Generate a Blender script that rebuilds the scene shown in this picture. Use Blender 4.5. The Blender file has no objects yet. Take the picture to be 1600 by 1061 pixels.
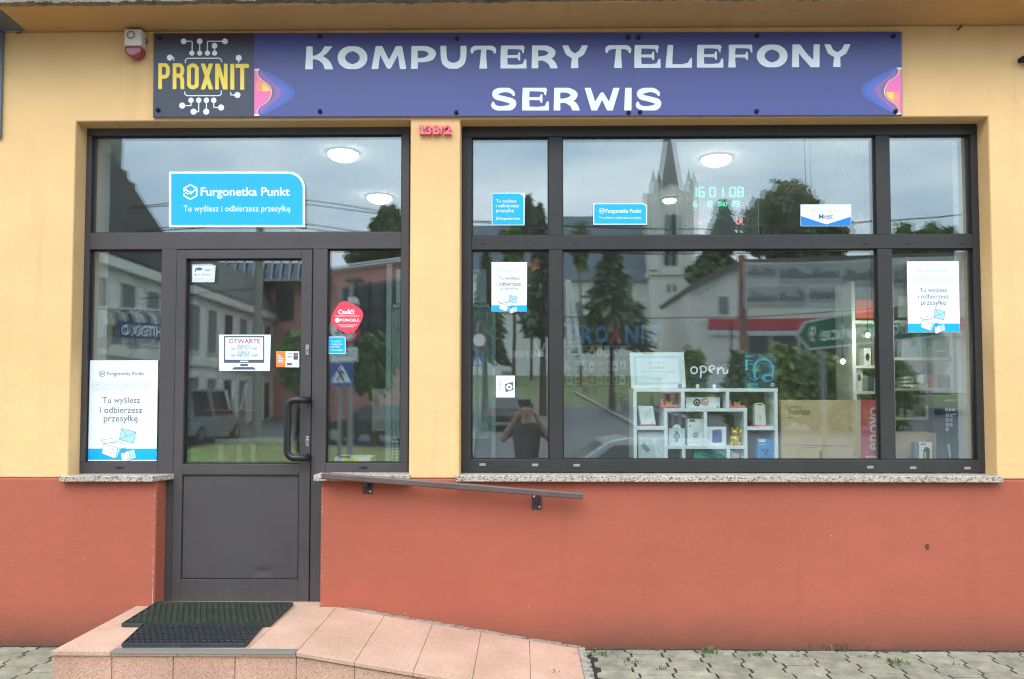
import bpy, bmesh, math, random
import numpy as np
from mathutils import Vector, Matrix, Euler
random.seed(7)
scn = bpy.context.scene
COL = scn.collection
PI = math.pi
# ------------------------------------------------------------------ camera
F, PX, PY = 1200.0, 800.0, 578.0            # focal length and optical centre, in pixels of the 1600 px photograph
CAM = Vector((0.0, -4.6, 1.46)); PITCH, YAW = 0.040, 0.015
cd = bpy.data.cameras.new('camera'); cam = bpy.data.objects.new('camera', cd); COL.objects.link(cam)
cam.location = CAM; cam.rotation_euler = (PI/2+math.atan(PITCH), 0, YAW)
cd.sensor_width = 36; cd.lens = 36*F/1600; cd.shift_y = (PY-530.5)/1600; cd.clip_start = 0.01; cd.clip_end = 2000
scn.camera = cam
# ------------------------------------------------------------------ sky, sun, exposure
EL, AZ = math.radians(52), math.radians(200)
w = bpy.data.worlds.new('World'); scn.world = w; w.use_nodes = True
nt = w.node_tree; N = nt.nodes; Lk = nt.links
bg = N['Background']; bg.inputs['Strength'].default_value = 0.1
sky = N.new('ShaderNodeTexSky'); sky.sky_type = 'NISHITA'; sky.sun_disc = False; sky.sun_elevation = EL; sky.sun_rotation = AZ
tc = N.new('ShaderNodeTexCoord'); mp = N.new('ShaderNodeMapping'); mp.inputs['Scale'].default_value = (1.0, 1.0, 3.2)
mp.inputs['Location'].default_value = (0.35, 0.1, 0.2)
Lk.new(tc.outputs['Generated'], mp.inputs['Vector'])
nz = N.new('ShaderNodeTexNoise'); nz.inputs['Scale'].default_value = 2.6; nz.inputs['Detail'].default_value = 7; nz.inputs['Roughness'].default_value = .55
nz.inputs['Distortion'].default_value = .35
Lk.new(mp.outputs['Vector'], nz.inputs['Vector'])
cr = N.new('ShaderNodeValToRGB'); e = cr.color_ramp.elements
e[0].position = .34; e[0].color = (.41, .545, .69, 1); e[1].position = .66; e[1].color = (.88, .96, 1.02, 1)
Lk.new(nz.outputs['Fac'], cr.inputs['Fac'])
vm = N.new('ShaderNodeVectorMath'); vm.operation = 'SCALE'
sz = N.new('ShaderNodeSeparateXYZ'); Lk.new(tc.outputs['Generated'], sz.inputs[0])      # overcast sky: brighter overhead
ma = N.new('ShaderNodeMath'); ma.operation = 'MULTIPLY_ADD'; ma.use_clamp = False; ma.inputs[1].default_value = 16.0; ma.inputs[2].default_value = 13.0
Lk.new(sz.outputs['Z'], ma.inputs[0]); Lk.new(ma.outputs[0], vm.inputs['Scale'])
Lk.new(cr.outputs['Color'], vm.inputs[0])
mx = N.new('ShaderNodeMixRGB'); mx.inputs['Fac'].default_value = .88
Lk.new(sky.outputs['Color'], mx.inputs['Color1']); Lk.new(vm.outputs['Vector'], mx.inputs['Color2'])
Lk.new(mx.outputs['Color'], bg.inputs['Color'])
sd = bpy.data.lights.new('sun', 'SUN'); sd.energy = .9; sd.angle = math.radians(40); sd.color = (1, .97, .92)
so = bpy.data.objects.new('sun', sd); COL.objects.link(so)
so.rotation_euler = Vector((-math.sin(AZ)*math.cos(EL), -math.cos(AZ)*math.cos(EL), -math.sin(EL))).to_track_quat('-Z', 'Y').to_euler()
vs = scn.view_settings; vs.view_transform = 'Standard'; vs.look = 'None'; vs.gamma = 1; vs.use_curve_mapping = False; vs.exposure = 0.9
cy = scn.cycles; cy.max_bounces = 8; cy.diffuse_bounces = 3; cy.glossy_bounces = 3; cy.transparent_max_bounces = 16; cy.transmission_bounces = 6
cy.caustics_reflective = False; cy.caustics_refractive = False; cy.use_denoising = True; cy.sample_clamp_indirect = 4; cy.filter_width = 1.2; cy.denoising_prefilter = 'FAST'
# ------------------------------------------------------------------ pixel <-> place
CR = Euler(cam.rotation_euler).to_matrix()
def ray(px, py): return CR @ Vector(((px-PX)/F, (PY-py)/F, -1))
def at(px, py, y=0.0):
    d = ray(px, py); return CAM + d*((y-CAM.y)/d.y)
def atz(px, py, z):
    d = ray(px, py); return CAM + d*((z-CAM.z)/d.z)
GY = 0.150                                   # front of the glass
def refl(px, py, d):                         # where a thing seen mirrored in the glass really stands (d metres of sight line)
    v = at(px, py, CAM.y+d); return Vector((v.x, 2*GY-v.y, v.z))
def lerp(a, b, t): return a+(b-a)*t
def dlerp(a, b, t): return 1/(1/a+(1/b-1/a)*t)      # sight-line length along a straight slanted front
def S(r, g, b):
    f = lambda c: ((c/255+.055)/1.055)**2.4 if c > 10 else c/255/12.92
    return (f(r), f(g), f(b), 1)
# ------------------------------------------------------------------ materials
MATS = {}
def mat(name, col, rough=.6, metal=0, var=0.0, vscale=6.0, bump=0.0, bscale=60.0, spec=.5, emit=None, estr=1, coat=0):
    if name in MATS: return MATS[name]
    m = bpy.data.materials.new(name); m.use_nodes = True; t = m.node_tree; n = t.nodes; b = n['Principled BSDF']
    c = tuple(col[:3])+(1,)
    b.inputs['Base Color'].default_value = c; b.inputs['Roughness'].default_value = rough; b.inputs['Metallic'].default_value = metal
    b.inputs['Specular IOR Level'].default_value = spec; b.inputs['Coat Weight'].default_value = coat
    if emit: b.inputs['Emission Color'].default_value = tuple(emit[:3])+(1,); b.inputs['Emission Strength'].default_value = estr
    if var or bump:
        co = n.new('ShaderNodeTexCoord')
    if var:
        a = n.new('ShaderNodeTexNoise'); a.inputs['Scale'].default_value = vscale; a.inputs['Detail'].default_value = 6; a.inputs['Roughness'].default_value = .65
        t.links.new(co.outputs['Object'], a.inputs['Vector'])
        r = n.new('ShaderNodeValToRGB'); r.color_ramp.elements[0].position = .3; r.color_ramp.elements[1].position = .7
        r.color_ramp.elements[0].color = tuple(max(0, x*(1-var)) for x in c[:3])+(1,)
        r.color_ramp.elements[1].color = tuple(min(1, x*(1+var)) for x in c[:3])+(1,)
        t.links.new(a.outputs['Fac'], r.inputs['Fac']); t.links.new(r.outputs['Color'], b.inputs['Base Color'])
    if bump:
        a2 = n.new('ShaderNodeTexNoise'); a2.inputs['Scale'].default_value = bscale; a2.inputs['Detail'].default_value = 5
        t.links.new(co.outputs['Object'], a2.inputs['Vector'])
        bp = n.new('ShaderNodeBump'); bp.inputs['Strength'].default_value = .6; bp.inputs['Distance'].default_value = bump
        t.links.new(a2.outputs['Fac'], bp.inputs['Height']); t.links.new(bp.outputs['Normal'], b.inputs['Normal'])
    MATS[name] = m; return m
def plaster(name, col, dirt, specks, dirt_amt, base_z=None):
    """painted render: slow tint drift, fine grain bump, thin streaks, chips of a lighter colour, soil splashed up from the ground"""
    m = bpy.data.materials.new(name); m.use_nodes = True; t = m.node_tree; n = t.nodes; L = t.links; b = n['Principled BSDF']
    b.inputs['Roughness'].default_value = .85; b.inputs['Specular IOR Level'].default_value = .25
    co = n.new('ShaderNodeTexCoord')
    def noise(scale, det=5, vec=None, rough=.6):
        a = n.new('ShaderNodeTexNoise'); a.inputs['Scale'].default_value = scale; a.inputs['Detail'].default_value = det; a.inputs['Roughness'].default_value = rough
        L.new(vec if vec else co.outputs['Object'], a.inputs['Vector']); return a
    def ramp(src, p0, p1, c0=(0, 0, 0, 1), c1=(1, 1, 1, 1)):
        r = n.new('ShaderNodeValToRGB'); q = r.color_ramp.elements; q[0].position = p0; q[1].position = p1; q[0].color = c0; q[1].color = c1
        L.new(src, r.inputs['Fac']); return r
    def mix(fac, a, c, mode='MIX'):
        x = n.new('ShaderNodeMixRGB'); x.blend_type = mode
        if isinstance(fac, float): x.inputs['Fac'].default_value = fac
        else: L.new(fac, x.inputs['Fac'])
        for s, i in ((a, 'Color1'), (c, 'Color2')):
            if isinstance(s, tuple): x.inputs[i].default_value = s
            else: L.new(s, x.inputs[i])
        return x
    big = ramp(noise(.9, 4).outputs['Fac'], .35, .65, tuple(x*.93 for x in col[:3])+(1,), tuple(min(1, x*1.05) for x in col[:3])+(1,))
    st = n.new('ShaderNodeMapping'); st.inputs['Scale'].default_value = (7, 7, .45); L.new(co.outputs['Object'], st.inputs['Vector'])
    streak = ramp(noise(1.0, 4, st.outputs['Vector']).outputs['Fac'], .55, .8)
    x1 = mix(streak.outputs['Color'], big.outputs['Color'], tuple(a*(.94 if base_z is not None else .84) for a in col[:3])+(1,))
    sp = ramp(noise(52, 2).outputs['Fac'], .745, .76)
    x2 = mix(sp.outputs['Color'], x1.outputs['Color'], specks)
    dk = ramp(noise(21, 3).outputs['Fac'], .72, .78)
    x3 = mix(dk.outputs['Color'], x2.outputs['Color'], tuple(a*.72 for a in col[:3])+(1,))
    last = x3
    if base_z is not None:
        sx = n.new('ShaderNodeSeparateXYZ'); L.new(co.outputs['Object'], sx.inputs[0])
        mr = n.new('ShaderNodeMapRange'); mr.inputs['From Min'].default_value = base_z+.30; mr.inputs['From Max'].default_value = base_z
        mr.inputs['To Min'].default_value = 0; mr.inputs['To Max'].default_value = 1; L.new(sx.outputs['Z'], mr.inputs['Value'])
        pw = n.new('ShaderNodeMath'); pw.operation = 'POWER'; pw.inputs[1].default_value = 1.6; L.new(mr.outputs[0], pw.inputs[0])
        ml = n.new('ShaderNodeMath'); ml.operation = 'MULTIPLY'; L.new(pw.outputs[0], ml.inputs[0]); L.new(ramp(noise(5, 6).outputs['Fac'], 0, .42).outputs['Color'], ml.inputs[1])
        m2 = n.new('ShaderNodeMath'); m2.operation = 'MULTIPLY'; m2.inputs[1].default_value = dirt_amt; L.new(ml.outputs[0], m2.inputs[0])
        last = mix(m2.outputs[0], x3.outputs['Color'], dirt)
    L.new(last.outputs['Color'], b.inputs['Base Color'])
    bp = n.new('ShaderNodeBump'); bp.inputs['Strength'].default_value = .5; bp.inputs['Distance'].default_value = .007
    nb = noise(38, 8, None, .7); L.new(nb.outputs['Fac'], bp.inputs['Height'])
    b2 = n.new('ShaderNodeBump'); b2.inputs['Strength'].default_value = .5; b2.inputs['Distance'].default_value = .02
    L.new(noise(3.0, 3).outputs['Fac'], b2.inputs['Height']); L.new(bp.outputs['Normal'], b2.inputs['Normal'])
    L.new(b2.outputs['Normal'], b.inputs['Normal'])
    return m
def granite(name, base, dark, light, scale):
    m = bpy.data.materials.new(name); m.use_nodes = True; t = m.node_tree; n = t.nodes; L = t.links; b = n['Principled BSDF']
    b.inputs['Roughness'].default_value = .6
    co = n.new('ShaderNodeTexCoord')
    v = n.new('ShaderNodeTexVoronoi'); v.inputs['Scale'].default_value = scale; L.new(co.outputs['Object'], v.inputs['Vector'])
    r = n.new('ShaderNodeValToRGB'); r.color_ramp.interpolation = 'CONSTANT'; q = r.color_ramp.elements
    q[0].position = 0; q[0].color = dark; q[1].position = .2; q[1].color = base
    k = q.new(.72); k.color = light
    sx = n.new('ShaderNodeSeparateXYZ'); L.new(v.outputs['Color'], sx.inputs[0]); L.new(sx.outputs['X'], r.inputs['Fac'])
    a = n.new('ShaderNodeTexNoise'); a.inputs['Scale'].default_value = 3; a.inputs['Detail'].default_value = 5; L.new(co.outputs['Object'], a.inputs['Vector'])
    r2 = n.new('ShaderNodeValToRGB'); r2.color_ramp.elements[0].position = .3; r2.color_ramp.elements[1].position = .7
    r2.color_ramp.elements[0].color = (.74, .73, .71, 1); r2.color_ramp.elements[1].color = (1, 1, 1, 1); L.new(a.outputs['Fac'], r2.inputs['Fac'])
    mx = n.new('ShaderNodeMixRGB'); mx.blend_type = 'MULTIPLY'; mx.inputs['Fac'].default_value = 1
    L.new(r.outputs['Color'], mx.inputs['Color1']); L.new(r2.outputs['Color'], mx.inputs['Color2']); L.new(mx.outputs['Color'], b.inputs['Base Color'])
    return m
def glass_mat():
    m = bpy.data.materials.new('window glass'); m.use_nodes = True; t = m.node_tree; n = t.nodes; L = t.links
    n.remove(n['Principled BSDF']); out = n['Material Output']
    tr = n.new('ShaderNodeBsdfTransparent'); tr.inputs['Color'].default_value = (.95, .985, .972, 1)
    gl = n.new('ShaderNodeBsdfGlossy'); gl.inputs['Roughness'].default_value = 0; gl.inputs['Color'].default_value = (.93, .99, 1, 1)
    lw = n.new('ShaderNodeLayerWeight'); lw.inputs['Blend'].default_value = .5
    pw = n.new('ShaderNodeMath'); pw.operation = 'POWER'; pw.inputs[1].default_value = 4; L.new(lw.outputs['Facing'], pw.inputs[0])
    ad = n.new('ShaderNodeMath'); ad.operation = 'MULTIPLY_ADD'; ad.inputs[1].default_value = .85; ad.inputs[2].default_value = .15; L.new(pw.outputs[0], ad.inputs[0])
    co = n.new('ShaderNodeTexCoord'); a = n.new('ShaderNodeTexNoise'); a.inputs['Scale'].default_value = 1.3; a.inputs['Detail'].default_value = 1
    L.new(co.outputs['Object'], a.inputs['Vector'])
    bp = n.new('ShaderNodeBump'); bp.inputs['Strength'].default_value = 1; bp.inputs['Distance'].default_value = .0007; L.new(a.outputs['Fac'], bp.inputs['Height'])
    L.new(bp.outputs['Normal'], gl.inputs['Normal'])
    mx = n.new('ShaderNodeMixShader'); L.new(ad.outputs[0], mx.inputs[0]); L.new(tr.outputs[0], mx.inputs[1]); L.new(gl.outputs[0], mx.inputs[2])
    # a thin film of dust on the glass, denser in wiped smears
    df = n.new('ShaderNodeBsdfDiffuse'); df.inputs['Color'].default_value = (.62, .64, .62, 1)
    mp_ = n.new('ShaderNodeMapping'); mp_.inputs['Rotation'].default_value = (0, .6, 0); mp_.inputs['Scale'].default_value = (5, 5, .9); L.new(co.outputs['Object'], mp_.inputs['Vector'])
    dn = n.new('ShaderNodeTexNoise'); dn.inputs['Scale'].default_value = 1.6; dn.inputs['Detail'].default_value = 7; dn.inputs['Roughness'].default_value = .7; L.new(mp_.outputs['Vector'], dn.inputs['Vector'])
    dr = n.new('ShaderNodeMapRange'); dr.inputs['From Min'].default_value = .35; dr.inputs['From Max'].default_value = .75; dr.inputs['To Min'].default_value = .003; dr.inputs['To Max'].default_value = .020; L.new(dn.outputs['Fac'], dr.inputs['Value'])
    m2 = n.new('ShaderNodeMixShader'); L.new(dr.outputs[0], m2.inputs[0]); L.new(mx.outputs[0], m2.inputs[1]); L.new(df.outputs[0], m2.inputs[2])
    L.new(m2.outputs[0], out.inputs['Surface']); return m
# ------------------------------------------------------------------ mesh building
_tcache = {}
def text_geo(body, bold):
    k = (body, bold)
    if k not in _tcache:
        c = bpy.data.curves.new('lettering', 'FONT'); c.body = body.replace('ę', 'e'); c.offset = bold; c.resolution_u = 3
        o = bpy.data.objects.new('lettering', c); COL.objects.link(o)
        dg = bpy.context.evaluated_depsgraph_get(); ev = o.evaluated_get(dg); me = ev.to_mesh()
        V = [(v.co.x, v.co.y) for v in me.vertices]; Fc = [tuple(p.vertices) for p in me.polygons]
        if body.endswith('ę'):                  # tail of the last letter
            x = max(p[0] for p in V); h = [(-.13, .0), (-.20, -.09), (-.17, -.18), (-.07, -.19), (-.05, -.14), (-.11, -.12), (-.13, -.07), (-.07, .005)]
            Fc.append(tuple(range(len(V), len(V)+8))); V += [(x+a, b) for a, b in h]
        ev.to_mesh_clear(); bpy.data.objects.remove(o); bpy.data.curves.remove(c)
        x0 = min(p[0] for p in V); x1 = max(p[0] for p in V); y0 = min(p[1] for p in V); y1 = max(p[1] for p in V)
        _tcache[k] = ([((a-x0)/(x1-x0), (b-y0)/(y1-y0)) for a, b in V], Fc)
    return _tcache[k]
def catmull(st, n=5):
    P = [np.array(p, float) for p in st]
    if np.allclose(P[0], P[-1]): pre, post = P[-2], P[1]
    else: pre, post = 2*P[0]-P[1], 2*P[-1]-P[-2]
    Q = [pre]+P+[post]; out = []
    for i in range(1, len(Q)-2):
        a, b, c, d = Q[i-1:i+3]
        for k in range(n):
            t = k/n; out.append(tuple(.5*(2*b+(c-a)*t+(2*a-5*b+4*c-d)*t*t+(3*b-a-3*c+d)*t**3)))
    return out+[tuple(P[-1])]
class MB:
    def __init__(s): s.v = []; s.f = []; s.m = []; s.k = 0
    def add(s, V, Fc, mi=0):
        o = len(s.v); s.v += [tuple(p) for p in V]; s.f += [tuple(i+o for i in f) for f in Fc]; s.m += [mi]*len(Fc); return s
    def box(s, x0, x1, y0, y1, z0, z1, mi=0):
        return s.add([(x0, y0, z0), (x1, y0, z0), (x1, y1, z0), (x0, y1, z0), (x0, y0, z1), (x1, y0, z1), (x1, y1, z1), (x0, y1, z1)],
                     [(3, 2, 1, 0), (4, 5, 6, 7), (0, 1, 5, 4), (1, 2, 6, 5), (2, 3, 7, 6), (3, 0, 4, 7)], mi)
    def loft(s, A, B, mi=0, caps=True):          # two rings of equal length
        n = len(A); Fc = [(i, (i+1) % n, n+(i+1) % n, n+i) for i in range(n)]
        if caps: Fc += [tuple(range(n-1, -1, -1)), tuple(range(n, 2*n))]
        return s.add(list(A)+list(B), Fc, mi)
    def prism(s, pts, d, mi=0):                  # polygon of 3-D points pushed along d
        d = Vector(d); return s.loft([Vector(p) for p in pts], [Vector(p)+d for p in pts], mi)
    def px(s, pts, y, th=.001, mi=0):            # pixel polygon standing on the plane y, th thick behind it
        return s.prism([at(a, b, y) for a, b in pts], (0, th, 0), mi)
    def pxr(s, x0, y0, x1, y1, y, th=.001, mi=0): return s.px([(x0, y1), (x1, y1), (x1, y0), (x0, y0)], y, th, mi)
    def tube(s, P, r, n=10, mi=0, caps=True):
        P = [Vector(p) for p in P]; rs = r if isinstance(r, (list, tuple)) else [r]*len(P); rings = []; up = None
        for i, p in enumerate(P):
            t = (P[min(i+1, len(P)-1)]-P[max(i-1, 0)]).normalized()
            if up is None: up = Vector((0, 0, 1)) if abs(t.z) < .9 else Vector((1, 0, 0))
            a = t.cross(up).normalized(); b = a.cross(t).normalized(); up = b
            rings.append([p+(a*math.cos(2*PI*k/n)+b*math.sin(2*PI*k/n))*rs[i] for k in range(n)])
        V = [q for R in rings for q in R]; Fc = []
        for i in range(len(P)-1):
            for k in range(n): Fc.append((i*n+k, i*n+(k+1) % n, (i+1)*n+(k+1) % n, (i+1)*n+k))
        if caps: Fc += [tuple(range(n-1, -1, -1)), tuple((len(P)-1)*n+k for k in range(n))]
        return s.add(V, Fc, mi)
    def lathe(s, prof, c=(0, 0, 0), n=24, mi=0, axis='z'):
        V = []; Fc = []; c = Vector(c)
        for r, h in prof:
            for k in range(n):
                a = 2*PI*k/n; q = (r*math.cos(a), r*math.sin(a), h)
                if axis == 'y': q = (q[0], q[2], q[1])
                if axis == 'x': q = (q[2], q[0], q[1])
                V.append(c+Vector(q))
        for i in range(len(prof)-1):
            for k in range(n): Fc.append((i*n+k, i*n+(k+1) % n, (i+1)*n+(k+1) % n, (i+1)*n+k))
        Fc += [tuple(range(n-1, -1, -1)), tuple((len(prof)-1)*n+k for k in range(n))]
        return s.add(V, Fc, mi)
    def ball(s, c, r, n=14, mi=0):
        r = r if isinstance(r, (tuple, list)) else (r, r, r); V = []; Fc = []; m = n//2
        for i in range(m+1):
            th = PI*i/m
            for k in range(n):
                a = 2*PI*k/n; V.append((c[0]+r[0]*math.sin(th)*math.cos(a), c[1]+r[1]*math.sin(th)*math.sin(a), c[2]+r[2]*math.cos(th)))
        for i in range(m):
            for k in range(n): Fc.append((i*n+k, (i+1)*n+k, (i+1)*n+(k+1) % n, i*n+(k+1) % n))
        return s.add(V, Fc, mi)
    def text(s, body, p00, p10, p01, bold=0.0, mi=0):
        V, Fc = text_geo(body, bold); p00, p10, p01 = Vector(p00), Vector(p10), Vector(p01); U = p10-p00; W = p01-p00
        return s.add([p00+U*a+W*b for a, b in V], Fc, mi)
    def ptext(s, body, x0, y0, x1, y1, y, bold=0.0, mi=0, skew=0):   # text filling a pixel box (y0 top, y1 bottom) on plane y
        return s.text(body, at(x0, y1, y), at(x1, y1+skew, y), at(x0, y0, y), bold, mi)
    def pline(s, pts, wpx, y, mi=0):             # flat ribbon through pixels
        for (a, b), (c, d) in zip(pts[:-1], pts[1:]):
            l = math.hypot(c-a, d-b) or 1; nx, ny = -(d-b)/l*wpx/2, (c-a)/l*wpx/2; s.k += 1; yy = y-.00006*(s.k % 5)
            s.add([at(a+nx, b+ny, yy), at(c+nx, d+ny, yy), at(c-nx, d-ny, yy), at(a-nx, b-ny, yy)], [(0, 1, 2, 3)], mi)
        return s
    def pdisc(s, x, y0, r, y, mi=0, n=20, ry=None):
        ry = ry or r
        return s.add([at(x+r*math.cos(2*PI*k/n), y0+ry*math.sin(2*PI*k/n), y) for k in range(n)], [tuple(range(n))], mi)
    def pring(s, x, y0, r0, r1, y, mi=0, n=28):
        V = [at(x+r*math.cos(2*PI*k/n), y0+r*math.sin(2*PI*k/n), y) for r in (r0, r1) for k in range(n)]
        return s.add(V, [(k, (k+1) % n, n+(k+1) % n, n+k) for k in range(n)], mi)
    def glyph(s, strokes, wdt, p00, p10, p01, res=44, mi=0):
        """union of tapered strokes, cut flat at the letter's top and foot, as one flat outline"""
        nx, ny = int(res*wdt)+1, res+1; pad = .02
        gx = np.linspace(-pad, wdt+pad, nx); gy = np.linspace(-pad, 1+pad, ny); Xg, Yg = np.meshgrid(gx, gy); D = np.full(Xg.shape, 9.0)
        for st in strokes:
            if len(st) > 3: st = catmull(st)
            for (ax, ay, ar), (bx, by, br) in zip(st[:-1], st[1:]):
                dx, dy = bx-ax, by-ay; tt = np.clip(((Xg-ax)*dx+(Yg-ay)*dy)/max(dx*dx+dy*dy, 1e-9), 0, 1)
                D = np.minimum(D, np.hypot(Xg-ax-tt*dx, Yg-ay-tt*dy)-(ar+tt*(br-ar)))
        D = np.maximum(D, np.abs(Yg-.5)-.5)
        p00, p10, p01 = Vector(p00), Vector(p10), Vector(p01); U = (p10-p00)/wdt; W = p01-p00
        P = lambda a, b: p00+U*a+W*b
        for j in range(ny-1):
            run = None
            for i in range(nx):
                full = i < nx-1 and max(D[j, i], D[j, i+1], D[j+1, i], D[j+1, i+1]) <= 0
                if full and run is None: run = i
                if not full and run is not None:
                    s.add([P(gx[run], gy[j]), P(gx[i], gy[j]), P(gx[i], gy[j+1]), P(gx[run], gy[j+1])], [(0, 1, 2, 3)], mi); run = None
                if not full and i < nx-1:
                    c = [(gx[i], gy[j], D[j, i]), (gx[i+1], gy[j], D[j, i+1]), (gx[i+1], gy[j+1], D[j+1, i+1]), (gx[i], gy[j+1], D[j+1, i])]
                    if min(q[2] for q in c) > 0: continue
                    out = []
                    for a, b in zip(c, c[1:]+c[:1]):
                        if a[2] <= 0: out.append((a[0], a[1]))
                        if (a[2] <= 0) != (b[2] <= 0):
                            u = a[2]/(a[2]-b[2]); out.append((a[0]+(b[0]-a[0])*u, a[1]+(b[1]-a[1])*u))
                    if len(out) > 2: s.add([P(*q) for q in out], [tuple(range(len(out)))], mi)
        return s
    def build(s, name, m, parent=None, bevel=0, smooth=False, seg=2, label=None, origin=None):
        me = bpy.data.meshes.new(name); org = Vector(origin) if origin is not None else Vector((0, 0, 0))
        me.from_pydata([tuple(Vector(p)-org) for p in s.v], [], s.f); o = bpy.data.objects.new(name, me); COL.objects.link(o); o.location = org
        for q in (m if isinstance(m, (list, tuple)) else [m]): me.materials.append(q)
        me.polygons.foreach_set('material_index', s.m)
        bm = bmesh.new(); bm.from_mesh(me)
        if bevel: bmesh.ops.remove_doubles(bm, verts=bm.verts, dist=1e-5)
        bmesh.ops.recalc_face_normals(bm, faces=bm.faces); bm.to_mesh(me); bm.free()
        if smooth: me.polygons.foreach_set('use_smooth', [True]*len(me.polygons))
        if bevel:
            b = o.modifiers.new('edge', 'BEVEL'); b.width = bevel; b.segments = seg; b.limit_method = 'ANGLE'; b.angle_limit = math.radians(40)
        if parent is not None: o.parent = parent; o.matrix_parent_inverse = Matrix.Translation(-parent_loc(parent))
        if label: o['label'] = label
        return o
def parent_loc(p):
    l = Vector(p.location)
    return l
def tag(o, label, cat, group=None, kind=None):
    if label: o['label'] = label
    if cat: o['category'] = cat
    if group: o['group'] = group
    if kind: o['kind'] = kind
    return o
def thing(name, label, cat, loc=(0, 0, 0), group=None):
    o = bpy.data.objects.new(name, None); COL.objects.link(o); o.location = loc; o.empty_display_size = .1
    return tag(o, label, cat, group)
def struct(o): o['kind'] = 'structure'; return o
def kids(o): return [c for c in COL.objects if c.parent == o]
def dup(o, shift, label=None, parent=None):
    c = o.copy(); COL.objects.link(c)
    if parent is None: c.location = Vector(o.location)+Vector(shift)
    else: c.parent = parent; c.matrix_parent_inverse = Matrix.Translation(-Vector(parent.location))@Matrix.Translation(Vector(shift))
    if label: c['label'] = label
    return c
def copy_thing(o, shift, label, rz=None, scale=None):
    """a copy of a thing, its parts and their sub-parts"""
    def rec(src, par):
        c = src.copy(); COL.objects.link(c); c.parent = par
        if par is not None: c.matrix_parent_inverse = src.matrix_parent_inverse.copy()
        for ch in kids(src): rec(ch, c)
        return c
    c = rec(o, None); c.location = Vector(o.location)+Vector(shift); c['label'] = label
    if rz is not None: c.rotation_euler = (0, 0, rz)
    if scale: c.scale = scale
    return c
# ------------------------------------------------------------------ colours
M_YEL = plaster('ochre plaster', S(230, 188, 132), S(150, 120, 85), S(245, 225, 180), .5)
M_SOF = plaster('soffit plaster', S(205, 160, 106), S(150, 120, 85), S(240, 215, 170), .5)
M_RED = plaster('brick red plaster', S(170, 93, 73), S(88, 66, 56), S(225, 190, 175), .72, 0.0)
M_CON = mat('weathered concrete', S(122, 113, 98), .9, var=.45, vscale=14, bump=.012, bscale=50)
M_SILL = granite('sill granite', S(180, 168, 152), S(104, 90, 82), S(204, 194, 180), 150)
M_TILE = granite('rough pink granite', S(200, 156, 134), S(178, 132, 110), S(210, 170, 148), 210)
M_TOP = granite('honed pink granite', S(198, 161, 138), S(182, 144, 122), S(208, 174, 152), 260)
M_GROUT = mat('dark joint', S(96, 84, 76), .9)
M_ANTH = mat('anthracite aluminium', S(75, 70, 70), .5, var=.10, vscale=3, bump=.0006, bscale=260, spec=.32)
M_ANTH2 = mat('anthracite profile', S(54, 52, 51), .5, var=.12, vscale=3, bump=.0006, bscale=260, spec=.32)
M_GASK = mat('black gasket', S(14, 15, 16), .5)
M_GREYC = mat('grey plastic', S(140, 140, 138), .5)
M_GLASS = glass_mat()
M_BLACK = mat('black paint', S(26, 27, 29), .4)
M_MATTE = mat('soft black', S(16, 17, 19), .75)
M_WHITE = mat('white paper', S(233, 238, 240), .5)
M_WPL = mat('white plastic', S(226, 230, 230), .4)
M_CYAN = mat('cyan print', S(0, 172, 240), .45)
M_BLUE = mat('blue print', S(20, 122, 205), .45)
M_INK = mat('grey ink', S(92, 98, 108), .6)
M_INKL = mat('pale ink', S(168, 178, 186), .6)
M_PALE = mat('pale blue print', S(165, 214, 238), .5)
M_STEEL = mat('steel', S(190, 188, 184), .3, metal=1)
M_INNER = mat('shop wall paint', S(205, 210, 204), .8)
M_CEIL = mat('shop ceiling paint', S(225, 226, 222), .85)
M_FLOOR = mat('shop floor', S(140, 134, 124), .5, var=.15)
# ------------------------------------------------------------------ measures of the front (metres)
RY = .12                                     # frames stand back this far
X = lambda px, py=470, y=0.0: at(px, py, y).x
ZL = lambda py, y=0.0: at(380, py, y).z      # heights read in the left half
ZR = lambda py, y=0.0: at(1130, py, y).z     # and in the right half
xl0, xl1 = X(112), X(640)                    # door opening
xr0, xr1 = X(718.5), X(1552)                 # window opening
zt = (ZL(187)+ZR(186))/2
zb = (at(40, 746).z+at(675, 746).z+at(1585, 751).z)/3
zs = at(700, 45).z                           # soffit
dx0, dx1 = X(243, 850), X(500.5, 850)        # gap of the door in the plinth
WX0, WX1, WT = -6.5, 6.5, .36
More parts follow.
